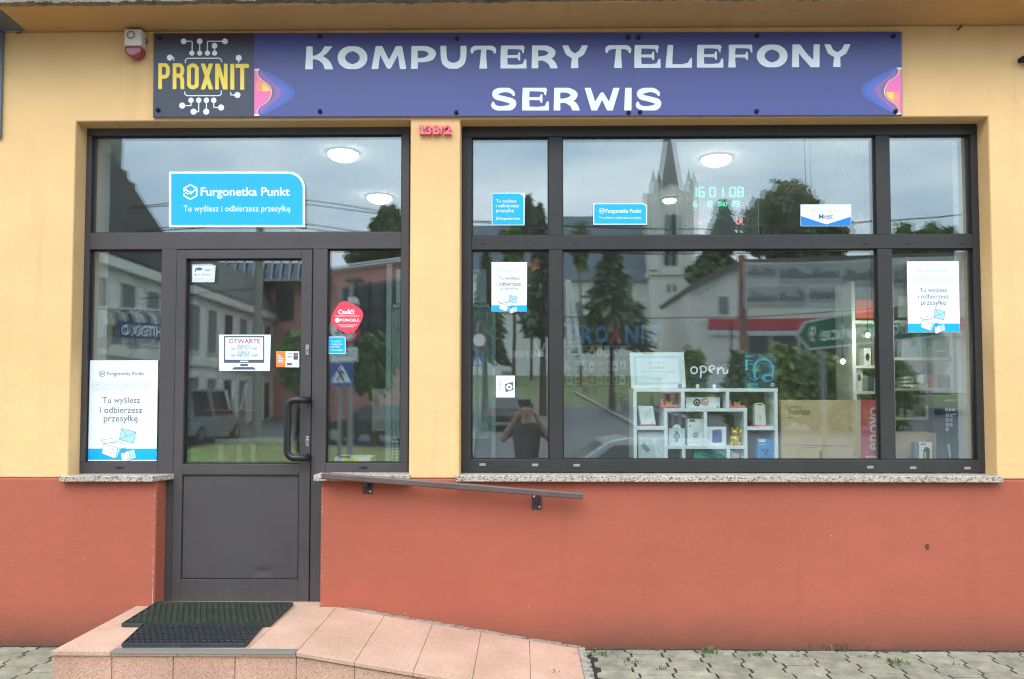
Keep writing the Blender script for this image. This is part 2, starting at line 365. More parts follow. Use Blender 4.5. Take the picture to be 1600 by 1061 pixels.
# ------------------------------------------------------------------ the building
B = thing('shop_building', 'ochre and brick-red rendered shop building with anthracite door and display window', 'building', (0, 0, 0))
def wall_cells(xs, zs_, hole, name, m):
    bm = bmesh.new(); vv = {}
    def V(x, y, z):
        k = (round(x, 5), y, round(z, 5))
        if k not in vv: vv[k] = bm.verts.new((x, y, z))
        return vv[k]
    nx, nz = len(xs)-1, len(zs_)-1
    solid = lambda i, j: 0 <= i < nx and 0 <= j < nz and not hole((xs[i]+xs[i+1])/2, (zs_[j]+zs_[j+1])/2)
    for i in range(nx):
        for j in range(nz):
            if not solid(i, j): continue
            a, b, c, d = xs[i], xs[i+1], zs_[j], zs_[j+1]
            bm.faces.new([V(a, 0, c), V(b, 0, c), V(b, 0, d), V(a, 0, d)]); bm.faces.new([V(a, WT, c), V(a, WT, d), V(b, WT, d), V(b, WT, c)])
            for (di, dj, p, q) in ((-1, 0, (a, c), (a, d)), (1, 0, (b, d), (b, c)), (0, -1, (b, c), (a, c)), (0, 1, (a, d), (b, d))):
                if not solid(i+di, j+dj): bm.faces.new([V(p[0], 0, p[1]), V(q[0], 0, q[1]), V(q[0], WT, q[1]), V(p[0], WT, p[1])])
    bmesh.ops.recalc_face_normals(bm, faces=bm.faces)
    me = bpy.data.meshes.new(name); bm.to_mesh(me); bm.free(); me.materials.append(m)
    o = bpy.data.objects.new(name, me); COL.objects.link(o); o.parent = B
    b = o.modifiers.new('edge', 'BEVEL'); b.width = .009; b.segments = 3; b.limit_method = 'ANGLE'
    return o
wall_cells([WX0, xl0, xl1, xr0, xr1, WX1], [zb, zt, zs], lambda x, z: z < zt and (xl0 < x < xl1 or xr0 < x < xr1), 'upper_wall', M_YEL)
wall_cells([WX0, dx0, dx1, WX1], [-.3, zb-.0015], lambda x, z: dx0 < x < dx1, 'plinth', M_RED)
# soffit slab with a ragged concrete edge
sfy = -.30
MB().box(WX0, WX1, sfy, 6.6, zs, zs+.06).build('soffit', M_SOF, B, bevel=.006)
ed = MB(); nE = 900
for i in range(nE):
    a, b = WX0+(WX1-WX0)*i/nE, WX0+(WX1-WX0)*(i+1)/nE
    za, zb_ = [zs+.010+.003*math.sin(q*3.1)+.003*math.sin(q*13.7+1)+.003*math.sin(q*71)+.0025*math.sin(q*190) for q in (a, b)]
    ya, yb = [sfy-.035-.006*math.sin(q*17)-.004*math.sin(q*57) for q in (a, b)]
    ed.add([(a, sfy-.0005, za-.004), (b, sfy-.0005, zb_-.004), (b, yb, zb_), (a, ya, za), (a, ya-.006, zs+.34), (b, yb-.006, zs+.34), (b, sfy-.0005, zs+.34), (a, sfy-.0005, zs+.34)],
           [(0, 1, 2, 3), (3, 2, 5, 4), (4, 5, 6, 7)])
ed.build('roof_edge', M_CON, B)
MB().box(WX0, WX1, sfy, 6.6, zs+.062, zs+.34).build('roof_slab', M_CON, B)
# the room behind
fl = .02
zc = 3.36
room = MB(); room.box(WX0, WX1, WT+.002, 6.6, fl-.1, fl); room.build('shop_floor', M_FLOOR, B)
MB().box(WX0+.2, WX1-.2, WT+.002, 6.4, zc, zc+.05).build('shop_ceiling', M_CEIL, B)
MB().box(WX0, WX1, 6.4, 6.6, fl, zs-.002).build('back_wall', M_INNER, B)
MB().box(WX0, WX0+.2, WT+.002, 6.398, fl, zs-.002).build('side_wall', M_INNER, B)
MB().box(WX1-.2, WX1, WT+.002, 6.398, fl, zs-.002).build('side_wall', M_INNER, B)
MB().box(WX0+.201, WX1-.201, WT+.002, WT+.02, zt+.004, zc-.002).build('lintel_lining', M_CEIL, B)
for nm, x0, x1 in (('left', xl0, xl1), ('right', xr0, xr1)):      # pale linings of the openings, inside the frames
    k = MB(); k.box(x0-.001, x0+.02, RY+.076, WT+.004, zb, zt-.004).box(x1-.02, x1+.001, RY+.076, WT+.004, zb, zt-.004).box(x0+.0205, x1-.0205, RY+.076, WT+.0015, zt-.02, zt+.001)
    k.build('reveal_lining', M_CEIL, B)
# sills
def sill(px0, px1, py0, py1, zf, miter, name='window_sill'):
    a, b = X(px0, py0, -.045), X(px1, py0, -.045); z1 = at((px0+px1)/2, py0, -.045).z; z0 = at((px0+px1)/2, py1, -.045).z
    pts = [(a, -.045), (b-(.055 if miter == 1 else 0), -.045), (b, RY-.004), (a, RY-.004)] if miter == 1 else \
          [(a+(.0 if miter == 2 else 0), -.045), (b, -.045), (b, RY-.004), (a, RY-.004)]
    return MB().prism([(x, y, z0) for x, y in pts], (0, 0, z1-z0)).build(name, M_SILL, B, bevel=.004)
sill(92, 253, 744, 753, ZL, 1); sill(490, 639.5, 742, 752, ZL, 2); sill(711.5, 1568, 743.5, 753.5, ZR, 0)
# ------------------------------------------------------------------ glazing helpers
def pane(x0, x1, z0, z1, parent, seed):
    r = random.Random(seed); cx, cz = (x0+x1)/2, (z0+z1)/2
    ta, tb, ua, ub = [r.uniform(-.0010, .0010) for _ in range(4)]
    m = MB(); V = []
    for yy, a, b in ((GY, ta, tb), (GY+.024, ua+.0015*r.choice((-1, 1)), ub+.0011*r.choice((-1, 1)))):
        V += [(x0, yy+a*(x0-cx)+b*(z0-cz), z0), (x1, yy+a*(x1-cx)+b*(z0-cz), z0), (x1, yy+a*(x1-cx)+b*(z1-cz), z1), (x0, yy+a*(x0-cx)+b*(z1-cz), z1)]
    m.add(V, [(0, 1, 2, 3), (7, 6, 5, 4)])
    o = m.build('glass_pane', M_GLASS, parent)
    me = o.data
    return o
def gasket(x0, x1, z0, z1, parent):
    g = MB(); t = .007; y0, y1 = GY-.010, GY+.004
    for a in ((x0, x1, z0, z0+t), (x0, x1, z1-t, z1), (x0, x0+t, z0+t, z1-t), (x1-t, x1, z0+t, z1-t)): g.box(a[0], a[1], y0, y1, a[2], a[3])
    return g.build('gasket', M_GASK, parent)
def glaze(x0, x1, z0, z1, parent, seed):
    g = pane(x0-.004, x1+.004, z0-.004, z1+.004, parent, seed); gasket(x0, x1, z0, z1, parent); return g
# ------------------------------------------------------------------ door with its side and top lights
FY1 = RY+.075
def fx(px, py=470): return X(px, py, RY)
def gxx(px, py=470): return X(px, py, GY)
dz = lambda py: ZL(py, RY)
EN = MB().add([(0, 0, 0)], []); 
A0, A1 = fx(126), fx(638.5)                  # outer edges of the frame
p0, p1, p2, p3, p4, p5 = fx(137.5), fx(251), fx(276), fx(486, 600), fx(511), fx(626.5)
zT0, zT1, zTr1, zTr0, zLb, zLo, zDb = dz(199), dz(210.5), dz(363), dz(389), dz(723), dz(741), dz(944)
fr = MB()
fr.box(A0, A1, RY, FY1, zT1, zT0+.02)                        # head
fr.box(A0, p0, RY, FY1, zLb, zT1-.0005); fr.box(p5, A1, RY, FY1, zLb, zT1-.0005)   # sides
fr.box(p0+.0005, p5-.0005, RY+.001, FY1, zTr0, zTr1)        # transom
fr.box(A0, p1, RY+.001, FY1, zLo, zLb-.0005); fr.box(p4, A1, RY+.001, FY1, zLo, zLb-.0005)   # foot rails
fr.box(p1+.0005, p2-.004, RY+.0015, FY1, zDb-.02, zTr0-.0005); fr.box(p3+.004, p4-.0005, RY+.0015, FY1, zDb-.02, zTr0-.0005)   # door posts
D = fr.build('door_frame', M_ANTH, B, bevel=.0025)
glaze(p0, p5, zTr1, zT1, D, 3); glaze(p0, p1, zLb, zTr0, D, 4); glaze(p4, p5, zLb, zTr0, D, 5)
for q in (186, 568):
    MB().pxr(q-7, 729.5, q+7, 731.5, RY-.0005, .003).px([(q-2, 731.5), (q+2, 731.5), (q, 734)], RY-.0006, .003).build('drain_slot', M_GASK, D)
lf = MB(); L0, L1 = p2, p3; LY0, LY1 = RY-.006, RY+.062
lz0, lz1 = dz(940), zTr0-.006
gz0, gz1, gx0, gx1 = dz(725), dz(404), fx(290), fx(470, 560)
qz0, qz1, qx0, qx1 = dz(905), dz(742), fx(286, 820), fx(466, 820)
lf.box(L0, gx0, LY0, LY1, lz0, lz1); lf.box(gx1, L1, LY0, LY1, lz0, lz1)
lf.box(gx0+.0004, gx1-.0004, LY0, LY1, gz1, lz1); lf.box(gx0+.0004, gx1-.0004, LY0, LY1, qz1+.002, gz0); lf.box(gx0+.0004, gx1-.0004, LY0, LY1, lz0, qz0)
lf.box(L0-.004, L1+.004, LY1+.001, LY1+.01, lz0, lz1)if False else None
LEAF = lf.build('door_leaf', M_ANTH, B, bevel=.002)
# kick panel with a small dent
kp = MB(); n = 36
for i in range(n+1):
    for j in range(n+1):
        u, v = i/n, j/n; xx, zz = lerp(gx0, gx1, u), lerp(qz0, qz1+.002, v)
        q = ((u-.70)/.06)**2+((v-.075)/.03)**2; kp.v.append((xx, LY0+.008+.009*math.exp(-q)+.0015*math.sin(u*5)*math.sin(v*4), zz))
for i in range(n):
    for j in range(n): kp.f.append((i*(n+1)+j, (i+1)*(n+1)+j, (i+1)*(n+1)+j+1, i*(n+1)+j+1)); kp.m.append(0)
kp.build('kick_panel', M_ANTH, LEAF, smooth=True)
bd = MB()
for a in ((gx0, gx1, qz0, qz0+.006), (gx0, gx1, qz1-.006, qz1+.002)): bd.box(a[0]+.001, a[1]-.001, LY0+.003, LY0+.0075, a[2], a[3])
for a in ((gx0+.0005, gx0+.006), (gx1-.006, gx1-.0005)): bd.box(a[0], a[1], LY0+.003, LY0+.0075, qz0+.006, qz1-.006)
bd.build('panel_bead', M_GASK, LEAF)
glaze(gx0, gx1, gz0, gz1, LEAF, 11)
MB().box(L0, L1, LY0+.01, LY1, dz(944)+.0, lz0-.001).build('door_sweep', M_GASK, LEAF)
hz0, hz1, hy = dz(714), dz(625), RY-.085
def pull(y, x0, x1):
    P = [(x1, LY0-.002, hz1), (x1-.01, y+.02, hz1), (x1-.03, y, hz1)]; c = .045
    for k in range(7): a = PI/2*k/6; P.append((x0+c-c*math.sin(a), y, hz1-c+c*math.cos(a)))
    for k in range(7): a = PI/2*k/6; P.append((x0+c-c*math.cos(a), y, hz0+c-c*math.sin(a)))
    return P+[(x1-.03, y, hz0), (x1-.01, y+.02, hz0), (x1, LY0-.002, hz0)]
MB().tube(pull(hy, X(449, 670, hy), X(477, 670, hy)), .021, 14).build('pull_handle', M_BLACK, LEAF, smooth=True)
hi = LY1+.07
MB().tube([(X(462, 670, hi)+q, y, z) for q, y, z in ((.11, LY1, hz1-.02), (.05, hi, hz1-.02), (0, hi, hz1-.07), (0, hi, hz0+.07), (.05, hi, hz0+.02), (.11, LY1, hz0+.02))], .02, 12).build('pull_handle', M_BLACK, LEAF, smooth=True)
for yy in (547, 690):
    k = MB(); a, b = at(477.5, yy+8, LY0-.003), at(483, yy-8, LY0-.003)
    k.box(a.x, b.x, LY0-.004, LY0-.0005, a.z, b.z); cc = (a+b)/2; k.lathe([(.007, -.012), (.007, 0)], (cc.x, LY0-.004, cc.z+.006), 12, axis='y')
    k.build('lock_plate', M_STEEL, LEAF, bevel=.001)
# ------------------------------------------------------------------ display window
wz = lambda py: ZR(py, RY)
R0, R1 = fx(721.5), fx(1541)
c = [fx(736.5), fx(858), fx(879), fx(1373), fx(1395.5), fx(1523)]
yT0, yT1, yR1, yR0, yB1, yB0 = wz(198.5), wz(212), wz(367), wz(389), wz(718.5), wz(738.5)
wf = MB()
wf.box(R0, R1, RY, FY1, yT1, yT0+.02); wf.box(R0, R1, RY, FY1, yB0, yB1)
wf.box(R0, c[0], RY, FY1, yB1+.0005, yT1-.0005); wf.box(c[5], R1, RY, FY1, yB1+.0005, yT1-.0005)
wf.box(c[0]+.0005, c[5]-.0005, RY+.002, FY1, yR0, yR1)
for a, b in ((c[1], c[2]), (c[3], c[4])):
    wf.box(a, b, RY+.004, FY1, yB1+.0005, yR0-.0005); wf.box(a, b, RY+.004, FY1, yR1+.0005, yT1-.0005)
W = wf.build('display_window', M_ANTH2, B, bevel=.003)
# mitre joints at the corners
for (ax, az, bx, bz) in ((R0, yT0+.0, c[0], yT1), (R1, yT0, c[5], yT1), (R0, yB0, c[0], yB1), (R1, yB0, c[5], yB1)):
    d = Vector((bx-ax, 0, bz-az)); nn = Vector((-d.z, 0, d.x)).normalized()*.0011
    p, q = Vector((ax, RY-.0006, az)), Vector((bx, RY-.0006, bz)); MB().add([p+nn, q+nn, q-nn, p-nn], [(0, 1, 2, 3)]).build('corner_joint', M_GASK, W)
i = 20
for a, b in ((0, 1), (2, 3), (4, 5)):
    glaze(c[a], c[b], yR1, yT1, W, i); glaze(c[a], c[b], yB1, yR0, W, i+1); i += 2
for q, yy in ((755, 381), (835, 381.5), (900, 381.5), (1352, 381), (1420, 381), (1503, 381)):
    MB().pxr(q-4, yy-1, q+4, yy+1.2, RY+.0008, .004).build('vent_slot', M_GASK, W)
for q, yy in ((754, 726), (836, 726.5), (901, 727), (1360, 730), (1427, 731), (1512, 731.5)):
    MB().pxr(q-5, yy-2, q+5, yy+2.2, RY-.004, .004).build('drain_cover', M_GREYC, W, bevel=.001)
# ------------------------------------------------------------------ sign board
SY = -.022
M_SIGN = mat('indigo sign print', S(70, 75, 134), .35); M_SIGND = mat('charcoal sign print', S(54, 56, 72), .35)
M_SWH = mat('sign white', S(232, 240, 242), .4); M_SYEL = mat('sign yellow', S(246, 214, 70), .4)
SG = thing('shop_sign', 'long indigo sign board above the windows with white letters and a circuit logo', 'sign', at(824, 117, SY))
def strip(p_l, p_r, y): return None
def s_top(x): return lerp(52, 49.5, (x-240)/1168)
def s_bot(x): return lerp(182.5, 179.5, (x-240)/1168)
MB().px([(397, s_bot(397)), (988.5, s_bot(988.5)), (988.5, s_top(988.5)), (397, s_top(397))], SY, .004).px([(989.3, s_bot(989)), (1410, s_bot(1409)), (1408, s_top(1408)), (989.3, s_top(989))], SY, .004).build('board', M_SIGN, SG)
MB().px([(239, 182.5), (396.8, s_bot(397)), (396.8, s_top(397)), (240.5, 52)], SY, .004).build('logo_panel', M_SIGND, SG)
MB().px([(239, 183.2), (1410, 180.2), (1410, 50), (240, 52.5)], SY+.0045, .016).build('backing', mat('sign edge', S(150, 140, 150), .5), SG)
G = {
'K': (1.24, [[(.16, -.1, .17), (.19, 1.1, .13)], [(.34, .5, .07), (.62, .60, .085), (.85, .78, .12), (1.05, 1.08, .16)], [(.4, .52, .08), (.68, .47, .12), (.93, .26, .16), (1.06, -.12, .19)]]),
'O': (1.3, [[(.65+.485*math.cos(2*PI*k/28), .5+.39*math.sin(2*PI*k/28), .11+.055*abs(math.cos(2*PI*k/28))) for k in range(29)]]),
'M': (1.54, [[(.13, -.1, .15), (.32, 1.1, .12)], [(.34, .97, .13), (.76, .13, .12)], [(.76, .13, .12), (1.2, .97, .13)], [(1.2, 1.1, .12), (1.40, -.1, .14)]]),
'P': (1.12, [[(.15, -.1, .15), (.16, 1.1, .13)], [(.2, .9, .11), (.62, .89, .115), (.88, .76, .14), (.93, .64, .15), (.84, .5, .14), (.6, .4, .1), (.25, .37, .09)]]),
'U': (1.14, [[(.13, 1.1, .13), (.15, .5, .13), (.26, .23, .14), (.56, .12, .14), (.86, .23, .14), (.98, .5, .13), (1.0, 1.1, .13)]]),
'T': (1.12, [[(.07, .7, .05), (.1, .84, .09), (.28, .92, .10), (.56, .93, .1), (.84, .92, .10), (1.02, .84, .09), (1.05, .7, .05)], [(.58, .9, .11), (.56, .5, .125), (.55, -.1, .18)]]),
'E': (1.17, [[(.16, 0, .16), (.15, .5, .15), (.17, 1, .15)], [(.17, .94, .09), (.7, .93, .09), (.98, .9, .09)], [(.94, 1, .09), (1.0, .70, .035)], [(.3, .52, .06), (.8, .52, .07)], [(.83, .68, .04), (.8, .52, .07), (.83, .38, .04)],
       [(.17, .07, .1), (.7, .06, .1), (1.05, .1, .1)], [(1.02, 0, .13), (1.1, .36, .045)]]),
'R': (1.18, [[(.15, -.1, .15), (.16, 1.1, .13)], [(.2, .9, .11), (.62, .89, .115), (.88, .76, .14), (.91, .66, .15), (.82, .54, .13), (.58, .45, .1), (.25, .42, .09)], [(.5, .43, .09), (.72, .36, .12), (.92, .2, .15), (1.02, -.1, .17)]]),
'Y': (1.16, [[(.1, 1.1, .12), (.28, .68, .13), (.57, .5, .12)], [(1.06, 1.1, .12), (.86, .68, .13), (.57, .5, .12)], [(.57, .5, .13), (.55, -.1, .17)]]),
'L': (1.16, [[(.14, -.05, .15), (.17, .5, .13), (.22, 1.1, .12)], [(.15, .06, .1), (.7, .05, .1), (1.0, .1, .12)], [(1.0, 0, .14), (1.1, .40, .04)]]),
'F': (1.1, [[(.16, -.1, .17), (.16, .5, .14), (.17, 1, .15)], [(.17, .94, .09), (.7, .93, .09), (.98, .9, .08)], [(.95, 1, .09), (1.03, .68, .035)], [(.3, .5, .06), (.78, .5, .07)], [(.82, .66, .04), (.8, .5, .07), (.82, .36, .04)]]),
'N': (1.22, [[(.15, -.1, .16), (.15, 1.1, .13)], [(.2, .96, .14), (.55, .5, .13), (.95, .08, .15)], [(1.05, -.1, .14), (1.07, 1.1, .13)]]),
'S': (1.2, [[(1.02, .68, .05), (.98, .78, .08), (.8, .89, .1), (.55, .91, .11), (.24, .82, .13), (.2, .68, .13), (.3, .58, .12), (.62, .50, .12), (.94, .40, .13), (1.0, .28, .13), (.88, .14, .13), (.6, .09, .11), (.3, .1, .1), (.12, .2, .1), (.1, .34, .05)]]),
'W': (1.62, [[(.13, 1.1, .13), (.46, .06, .14)], [(.46, .06, .14), (.81, .70, .10)], [(.81, .70, .10), (1.16, .06, .14)], [(1.16, .06, .14), (1.49, 1.1, .13)]]),
'I': (.32, [[(.15, -.1, .16), (.18, 1.1, .14)]]),
}
lt = MB()
def put(ch, x0, x1, y0, y1, y=SY-.0012):
    wd, st = G[ch]; lt.glyph(st, wd, at(x0, y1, y), at(x1, y1, y), at(x0, y0, y))
for ch, a, b in (('K', 477, 521.5), ('O', 527.5, 574), ('M', 580.5, 635.5), ('P', 642, 682.5), ('U', 688, 729.5), ('T', 735, 775.5), ('E', 782, 823.5), ('R', 830.5, 872), ('Y', 878, 919.5),
                 ('T', 945.5, 986.5), ('E', 991, 1033), ('L', 1040, 1082), ('E', 1089, 1131), ('F', 1138, 1177), ('O', 1182.5, 1230.5), ('N', 1237.5, 1281.5), ('Y', 1287.5, 1329.5)):
    u = (a-477)/852; put(ch, a, b, lerp(72.5, 69, u), lerp(108.3, 104.6, u))
for ch, a, b in (('S', 767, 809), ('E', 816, 858.5), ('R', 865, 906.5), ('W', 912.5, 969), ('I', 975.5, 987), ('S', 993, 1035.7)): put(ch, a, b, 137.2, 172.6)
lt.build('lettering', M_SWH, SG)
pl = MB()
def bar(*p): return [list(p)]
Hh = 1.0
PX_ = {'P': (.46, [[(.07, -.1, .075), (.07, 1.1, .075)], [(.07, .93, .075), (.27, .93, .075), (.36, .85, .078), (.385, .72, .078), (.36, .56, .078), (.27, .48, .075), (.07, .48, .075)]]),
 'R': (.46, [[(.07, -.1, .075), (.07, 1.1, .075)], [(.07, .93, .075), (.27, .93, .075), (.36, .85, .078), (.38, .74, .078), (.36, .6, .078), (.27, .53, .075), (.07, .53, .075)], [(.3, .5, .07), (.36, .42, .08), (.38, .3, .078), (.38, .1, .075), (.40, -.1, .075)]]),
 'O': (.47, [[(.235+.155*math.cos(q), .5+(.27 if math.sin(q) > 0 else -.27)+.155*math.sin(q), .078) for q in [2*PI*k/24+.001 for k in range(25)]]]),
 'X': (.5, [[(.06, 1.1, .08), (.44, -.1, .08)], [(.44, 1.1, .08), (.06, -.1, .08)]]),
 'N': (.48, [[(.07, -.1, .072), (.07, 1.1, .072)], [(.41, -.1, .072), (.41, 1.1, .072)], [(.08, 1.05, .075), (.40, -.05, .075)]]),
 'I': (.16, [[(.08, -.1, .078), (.08, 1.1, .078)]]),
 'T': (.48, [[(-.1, .925, .078), (.6, .925, .078)], [(.24, 1, .078), (.24, -.1, .078)]])}
for ch, a, b in (('P', 990, 1062), ('R', 1080, 1152), ('O', 1168, 1243), ('X', 1253, 1334), ('N', 1345, 1422), ('I', 1439, 1465), ('T', 1475, 1553)):
    wd, st = PX_[ch]; a, b = a/4, b/4; u = (a-247)/142; y0, y1 = lerp(98.7, 100.0, u), lerp(139.3, 140.3, u)
    pl.glyph(st, wd, at(a, y1, SY-.0014), at(b, y1, SY-.0014), at(a, y0, SY-.0014), 60)
pl.build('logo_lettering', M_SYEL, SG)
cc = MB(); q4 = lambda *P: [(a/4, b/4) for a, b in P]
for P in (((1148, 258), (1201, 258), (1201, 332)), ((1248, 258), (1248, 332)), ((1406, 258), (1296, 258), (1296, 332)), ((1341, 286), (1341, 332)), ((1062, 360), (1086, 360), (1086, 380)), ((1492, 362), (1492, 394)),
          ((1442, 575), (1442, 594), (1484, 594)), ((1194, 627), (1194, 660), (1139, 660)), ((1242, 627), (1242, 698), (1210, 698)), ((1290, 627), (1290, 698)), ((1336, 627), (1336, 672), (1382, 672)),
          ((1158, 395), (1158, 376), (1170, 364), (1372, 364), (1385, 376), (1385, 388)), ((1155, 572), (1155, 588), (1168, 598), (1370, 598), (1383, 588), (1383, 566))):
    cc.pline(q4(*P), 1.5, SY-.001)
for a, b, r in ((1148, 258, 18), (1248, 258, 18), (1406, 258, 18), (1341, 286, 18), (1199, 332, 16), (1248, 332, 16), (1296, 332, 16), (1341, 332, 16), (1062, 360, 19), (1492, 362, 19), (1484, 594, 19), (1194, 627, 17), (1242, 627, 17),
                (1290, 627, 17), (1336, 627, 17), (1139, 660, 19), (1210, 698, 19), (1289, 698, 19), (1382, 672, 19)): cc.pdisc(a/4, b/4, r/4, SY-.0018, n=24)
cc.build('circuit_emblem', M_SWH, SG)
# the two rainbow wedges
def wedge(x0, sgn, y0):
    core = [(9, 0), (6.2, 4), (5.5, 8), (7, 12), (12, 17), (19, 22), (25, 28), (27.5, 36), (25.5, 45), (20, 53), (12, 58.5), (7, 63), (5.2, 67.5), (6, 71), (9, 74)]
    def shape(k, tip): return [(9+1.5*tip, 1+2.3*tip*0)]+[(a*1.0+k*(1-abs(b-37)/44)**1.0*1.0, b) for a, b in core[3:-3]]+[(9+1.5*tip, 73)]
    sm = lambda P: [(max(0, a), b) for a, b in catmull(P, 6)]
    lay = [('wedge_blue', sm([(10, 2), (18, 4.5), (36, 14), (54, 25), (62.5, 33), (63, 41), (56, 50), (36, 62), (18, 71), (10, 73)])+[(0, 73), (0, 2)], S(70, 96, 166)),
           ('wedge_blue', sm([(10, 2), (16, 4.5), (32, 14), (48, 26), (56, 33.5), (56.5, 40.5), (50, 49), (32, 61), (16, 70), (10, 73)])+[(0, 73), (0, 2)], S(74, 104, 186)),
           ('wedge_violet', sm([(9, 2.5), (14, 6), (26, 15), (40, 26), (47, 33.5), (47.5, 40.5), (42, 48), (26, 59), (14, 68), (9, 72)])+[(0, 72), (0, 3)], S(112, 98, 172)),
           ('wedge_violet', sm([(9, 3), (12, 7), (22, 16), (34, 27), (40.5, 34), (41, 40), (36, 47), (22, 58), (12, 67), (9, 71)])+[(0, 71), (0, 3)], S(146, 104, 176)),
           ('wedge_grey', sm([(9, 3), (9, 10), (16, 17), (25, 24), (31.5, 32), (32, 41), (26, 50), (16, 57.5), (9, 64), (9, 71)])+[(0, 71), (0, 3)], S(112, 104, 130)),
           ('wedge_cream', sm(core)+[(0, 74), (0, 1)], S(248, 214, 196)),
           ('wedge_pink', sm([(a-1.3, b) for a, b in core[1:-1]])+[(0, 71), (0, 3)], S(238, 112, 172)),
           ('wedge_orange', sm([(5.5, 13), (9.5, 17), (16, 22.5), (22, 28.2), (25.2, 36)])+[(4, 36), (3, 24)], S(244, 146, 128)),
           ('wedge_yellow', sm([(14.5, 21.5), (18, 25), (22, 29.5), (24.6, 35.6)])+[(13, 35.6), (12.5, 28)], S(247, 208, 84))]
    for k, (nm, P, col) in enumerate(lay):
        if sgn < 0: P = [(a, 74-b) for a, b in P]
        m = MB(); m.add([at(x0+sgn*max(0, a), y0+b, SY-.0006-.0004*k) for a, b in P], [tuple(range(len(P)))])
        m.build('logo_wedge', mat(nm+str(k), col, .4), SG)
wedge(397.3, 1, 107); wedge(1408.8, -1, 105.5)
for a, b in ((250, 60), (247, 172), (500, 57), (500, 174), (714, 61), (713, 176), (981, 59), (982, 176), (998, 59), (1000, 175), (1183, 56), (1182, 174), (1396, 57), (1399, 174)):
    p = at(a, b, SY-.001); k = MB().lathe([(.0125, .0), (.0125, -.008), (.008, -.013), (.004, -.015)], (p.x, SY-.0005, p.z), 12, axis='y')
    k.tube([(p.x, SY-.012, p.z), (p.x+.012, SY-.02, p.z+.004)], [.004, .0015], 6); k.build('bolt', M_MATTE, SG)
# ------------------------------------------------------------------ house number, alarm siren, handrail
NB = MB(); M_PINK = mat('coral pink plastic', S(232, 104, 124), .45)
ny = -.028
for st, a, b in (([[(.1, .82, .1), (.3, .95, .12)], [(.36, -.1, .17), (.36, 1.1, .17)], [(.1, .09, .1), (.62, .09, .1)]], 655, 664), ([[(.12, .88, .13), (.6, .88, .13), (.75, .75, .15), (.6, .56, .13), (.4, .52, .1)], [(.4, .52, .1), (.65, .46, .13), (.78, .28, .15), (.6, .12, .13), (.12, .12, .13)]], 664.5, 674.5),
                 ([[(.18, -.1, .17), (.18, 1.1, .17)], [(.2, .88, .13), (.6, .87, .13), (.72, .72, .14), (.58, .54, .12), (.2, .52, .1)], [(.2, .12, .13), (.65, .13, .13), (.78, .3, .14), (.62, .48, .12)]], 676, 687.5), ([[(.1, -.1, .13), (.5, 1.1, .13)]], 688, 692.5),
                 ([[(.12, .74, .12), (.3, .9, .13), (.6, .88, .13), (.76, .7, .14), (.6, .45, .14), (.15, .1, .12)], [(.1, .1, .13), (.85, .1, .13)]], 694, 705.5)):
    wd = max(p[0]+p[2] for s_ in st for p in s_); y0, y1 = 195.5, 209.5
    t = MB(); t.glyph(st, wd, at(a, y1, ny), at(b, y1, ny), at(a, y0, ny), 26)
    NB.v, NB.f, NB.m = NB.v, NB.f, NB.m; NB.add(t.v, t.f)
NBo = NB.build('house_number', M_PINK)
bm = bmesh.new(); bm.from_mesh(NBo.data); bmesh.ops.remove_doubles(bm, verts=bm.verts, dist=2e-5)
bmesh.ops.recalc_face_normals(bm, faces=bm.faces)
r_ = bmesh.ops.extrude_face_region(bm, geom=bm.faces[:]); bmesh.ops.translate(bm, verts=[v for v in r_['geom'] if isinstance(v, bmesh.types.BMVert)], vec=(0, .0275, 0))
bmesh.ops.recalc_face_normals(bm, faces=bm.faces); bm.to_mesh(NBo.data); bm.free()
tag(NBo, 'raised pink house number 13B/2 on the pier between door and window', 'house number')
AS = thing('alarm_siren', 'white alarm siren with a red strobe lens, high on the wall beside the sign', 'alarm', at(207, 66, 0))
M_SIR = mat('siren plastic', S(222, 214, 206), .45, var=.05); M_LENS = mat('siren red lens', S(150, 50, 60), .2, coat=.5)
a, b = at(193, 71, -.07), at(221, 44.5, -.07)
MB().box(a.x, b.x, -.07, -.0005, a.z, b.z).build('siren_body', M_SIR, AS, bevel=.012, seg=4)
gr = MB(); cxx, czz = at(204.5, 54.5, -.0705).x, at(204.5, 54.5, -.0705).z
for k in range(8):
    t0, t1 = 2*PI*k/8+.12, 2*PI*(k+1)/8-.12
    V = [(cxx+r*math.cos(t), -.0707, czz+r*math.sin(t)) for r, ts in ((.016, (t0, (t0+t1)/2, t1)), (.026, (t1, (t0+t1)/2, t0))) for t in ts]; gr.add(V, [tuple(range(6))])
gr.build('sound_grille', mat('siren slots', S(90, 66, 56), .7), AS)
ln = MB(); A = []; zt_, zb2 = a.z-.001, at(207, 88, -.07).z; hw = (b.x-a.x)/2-.001; cx_ = (a.x+b.x)/2
half = [(cx_-hw, zt_), (cx_-hw, zt_-.022)]+[(cx_-hw*math.cos(t), zt_-.022-(zt_-.022-zb2)*math.sin(t)) for t in [PI*k/14 for k in range(1, 14)]]+[(cx_+hw, zt_-.022), (cx_+hw, zt_)]
ln.prism([(x, -.066, z) for x, z in half], (0, .064, 0)); ln.build('strobe_lens', M_LENS, AS, bevel=.012, seg=4)
MB().tube([(b.x-.004, -.02, at(220, 60, -.02).z)]+[(b.x+.012*math.sin(t), -.02, at(220, 64.5, -.02).z+.017*math.cos(t)) for t in [PI*k/8 for k in range(9)]], .0025, 8).build('cable_loop', M_MATTE, AS)
HR = thing('handrail', 'brown painted sloping steel handrail on two wall brackets beside the ramp', 'handrail', at(707, 757, 0))
M_BRN = mat('brown rail paint', S(96, 78, 74), .38, var=.2, vscale=12, spec=.6); hyy = -.085
q0, q1 = at(503.5, 743.5, hyy), at(910.5, 775.5, hyy)
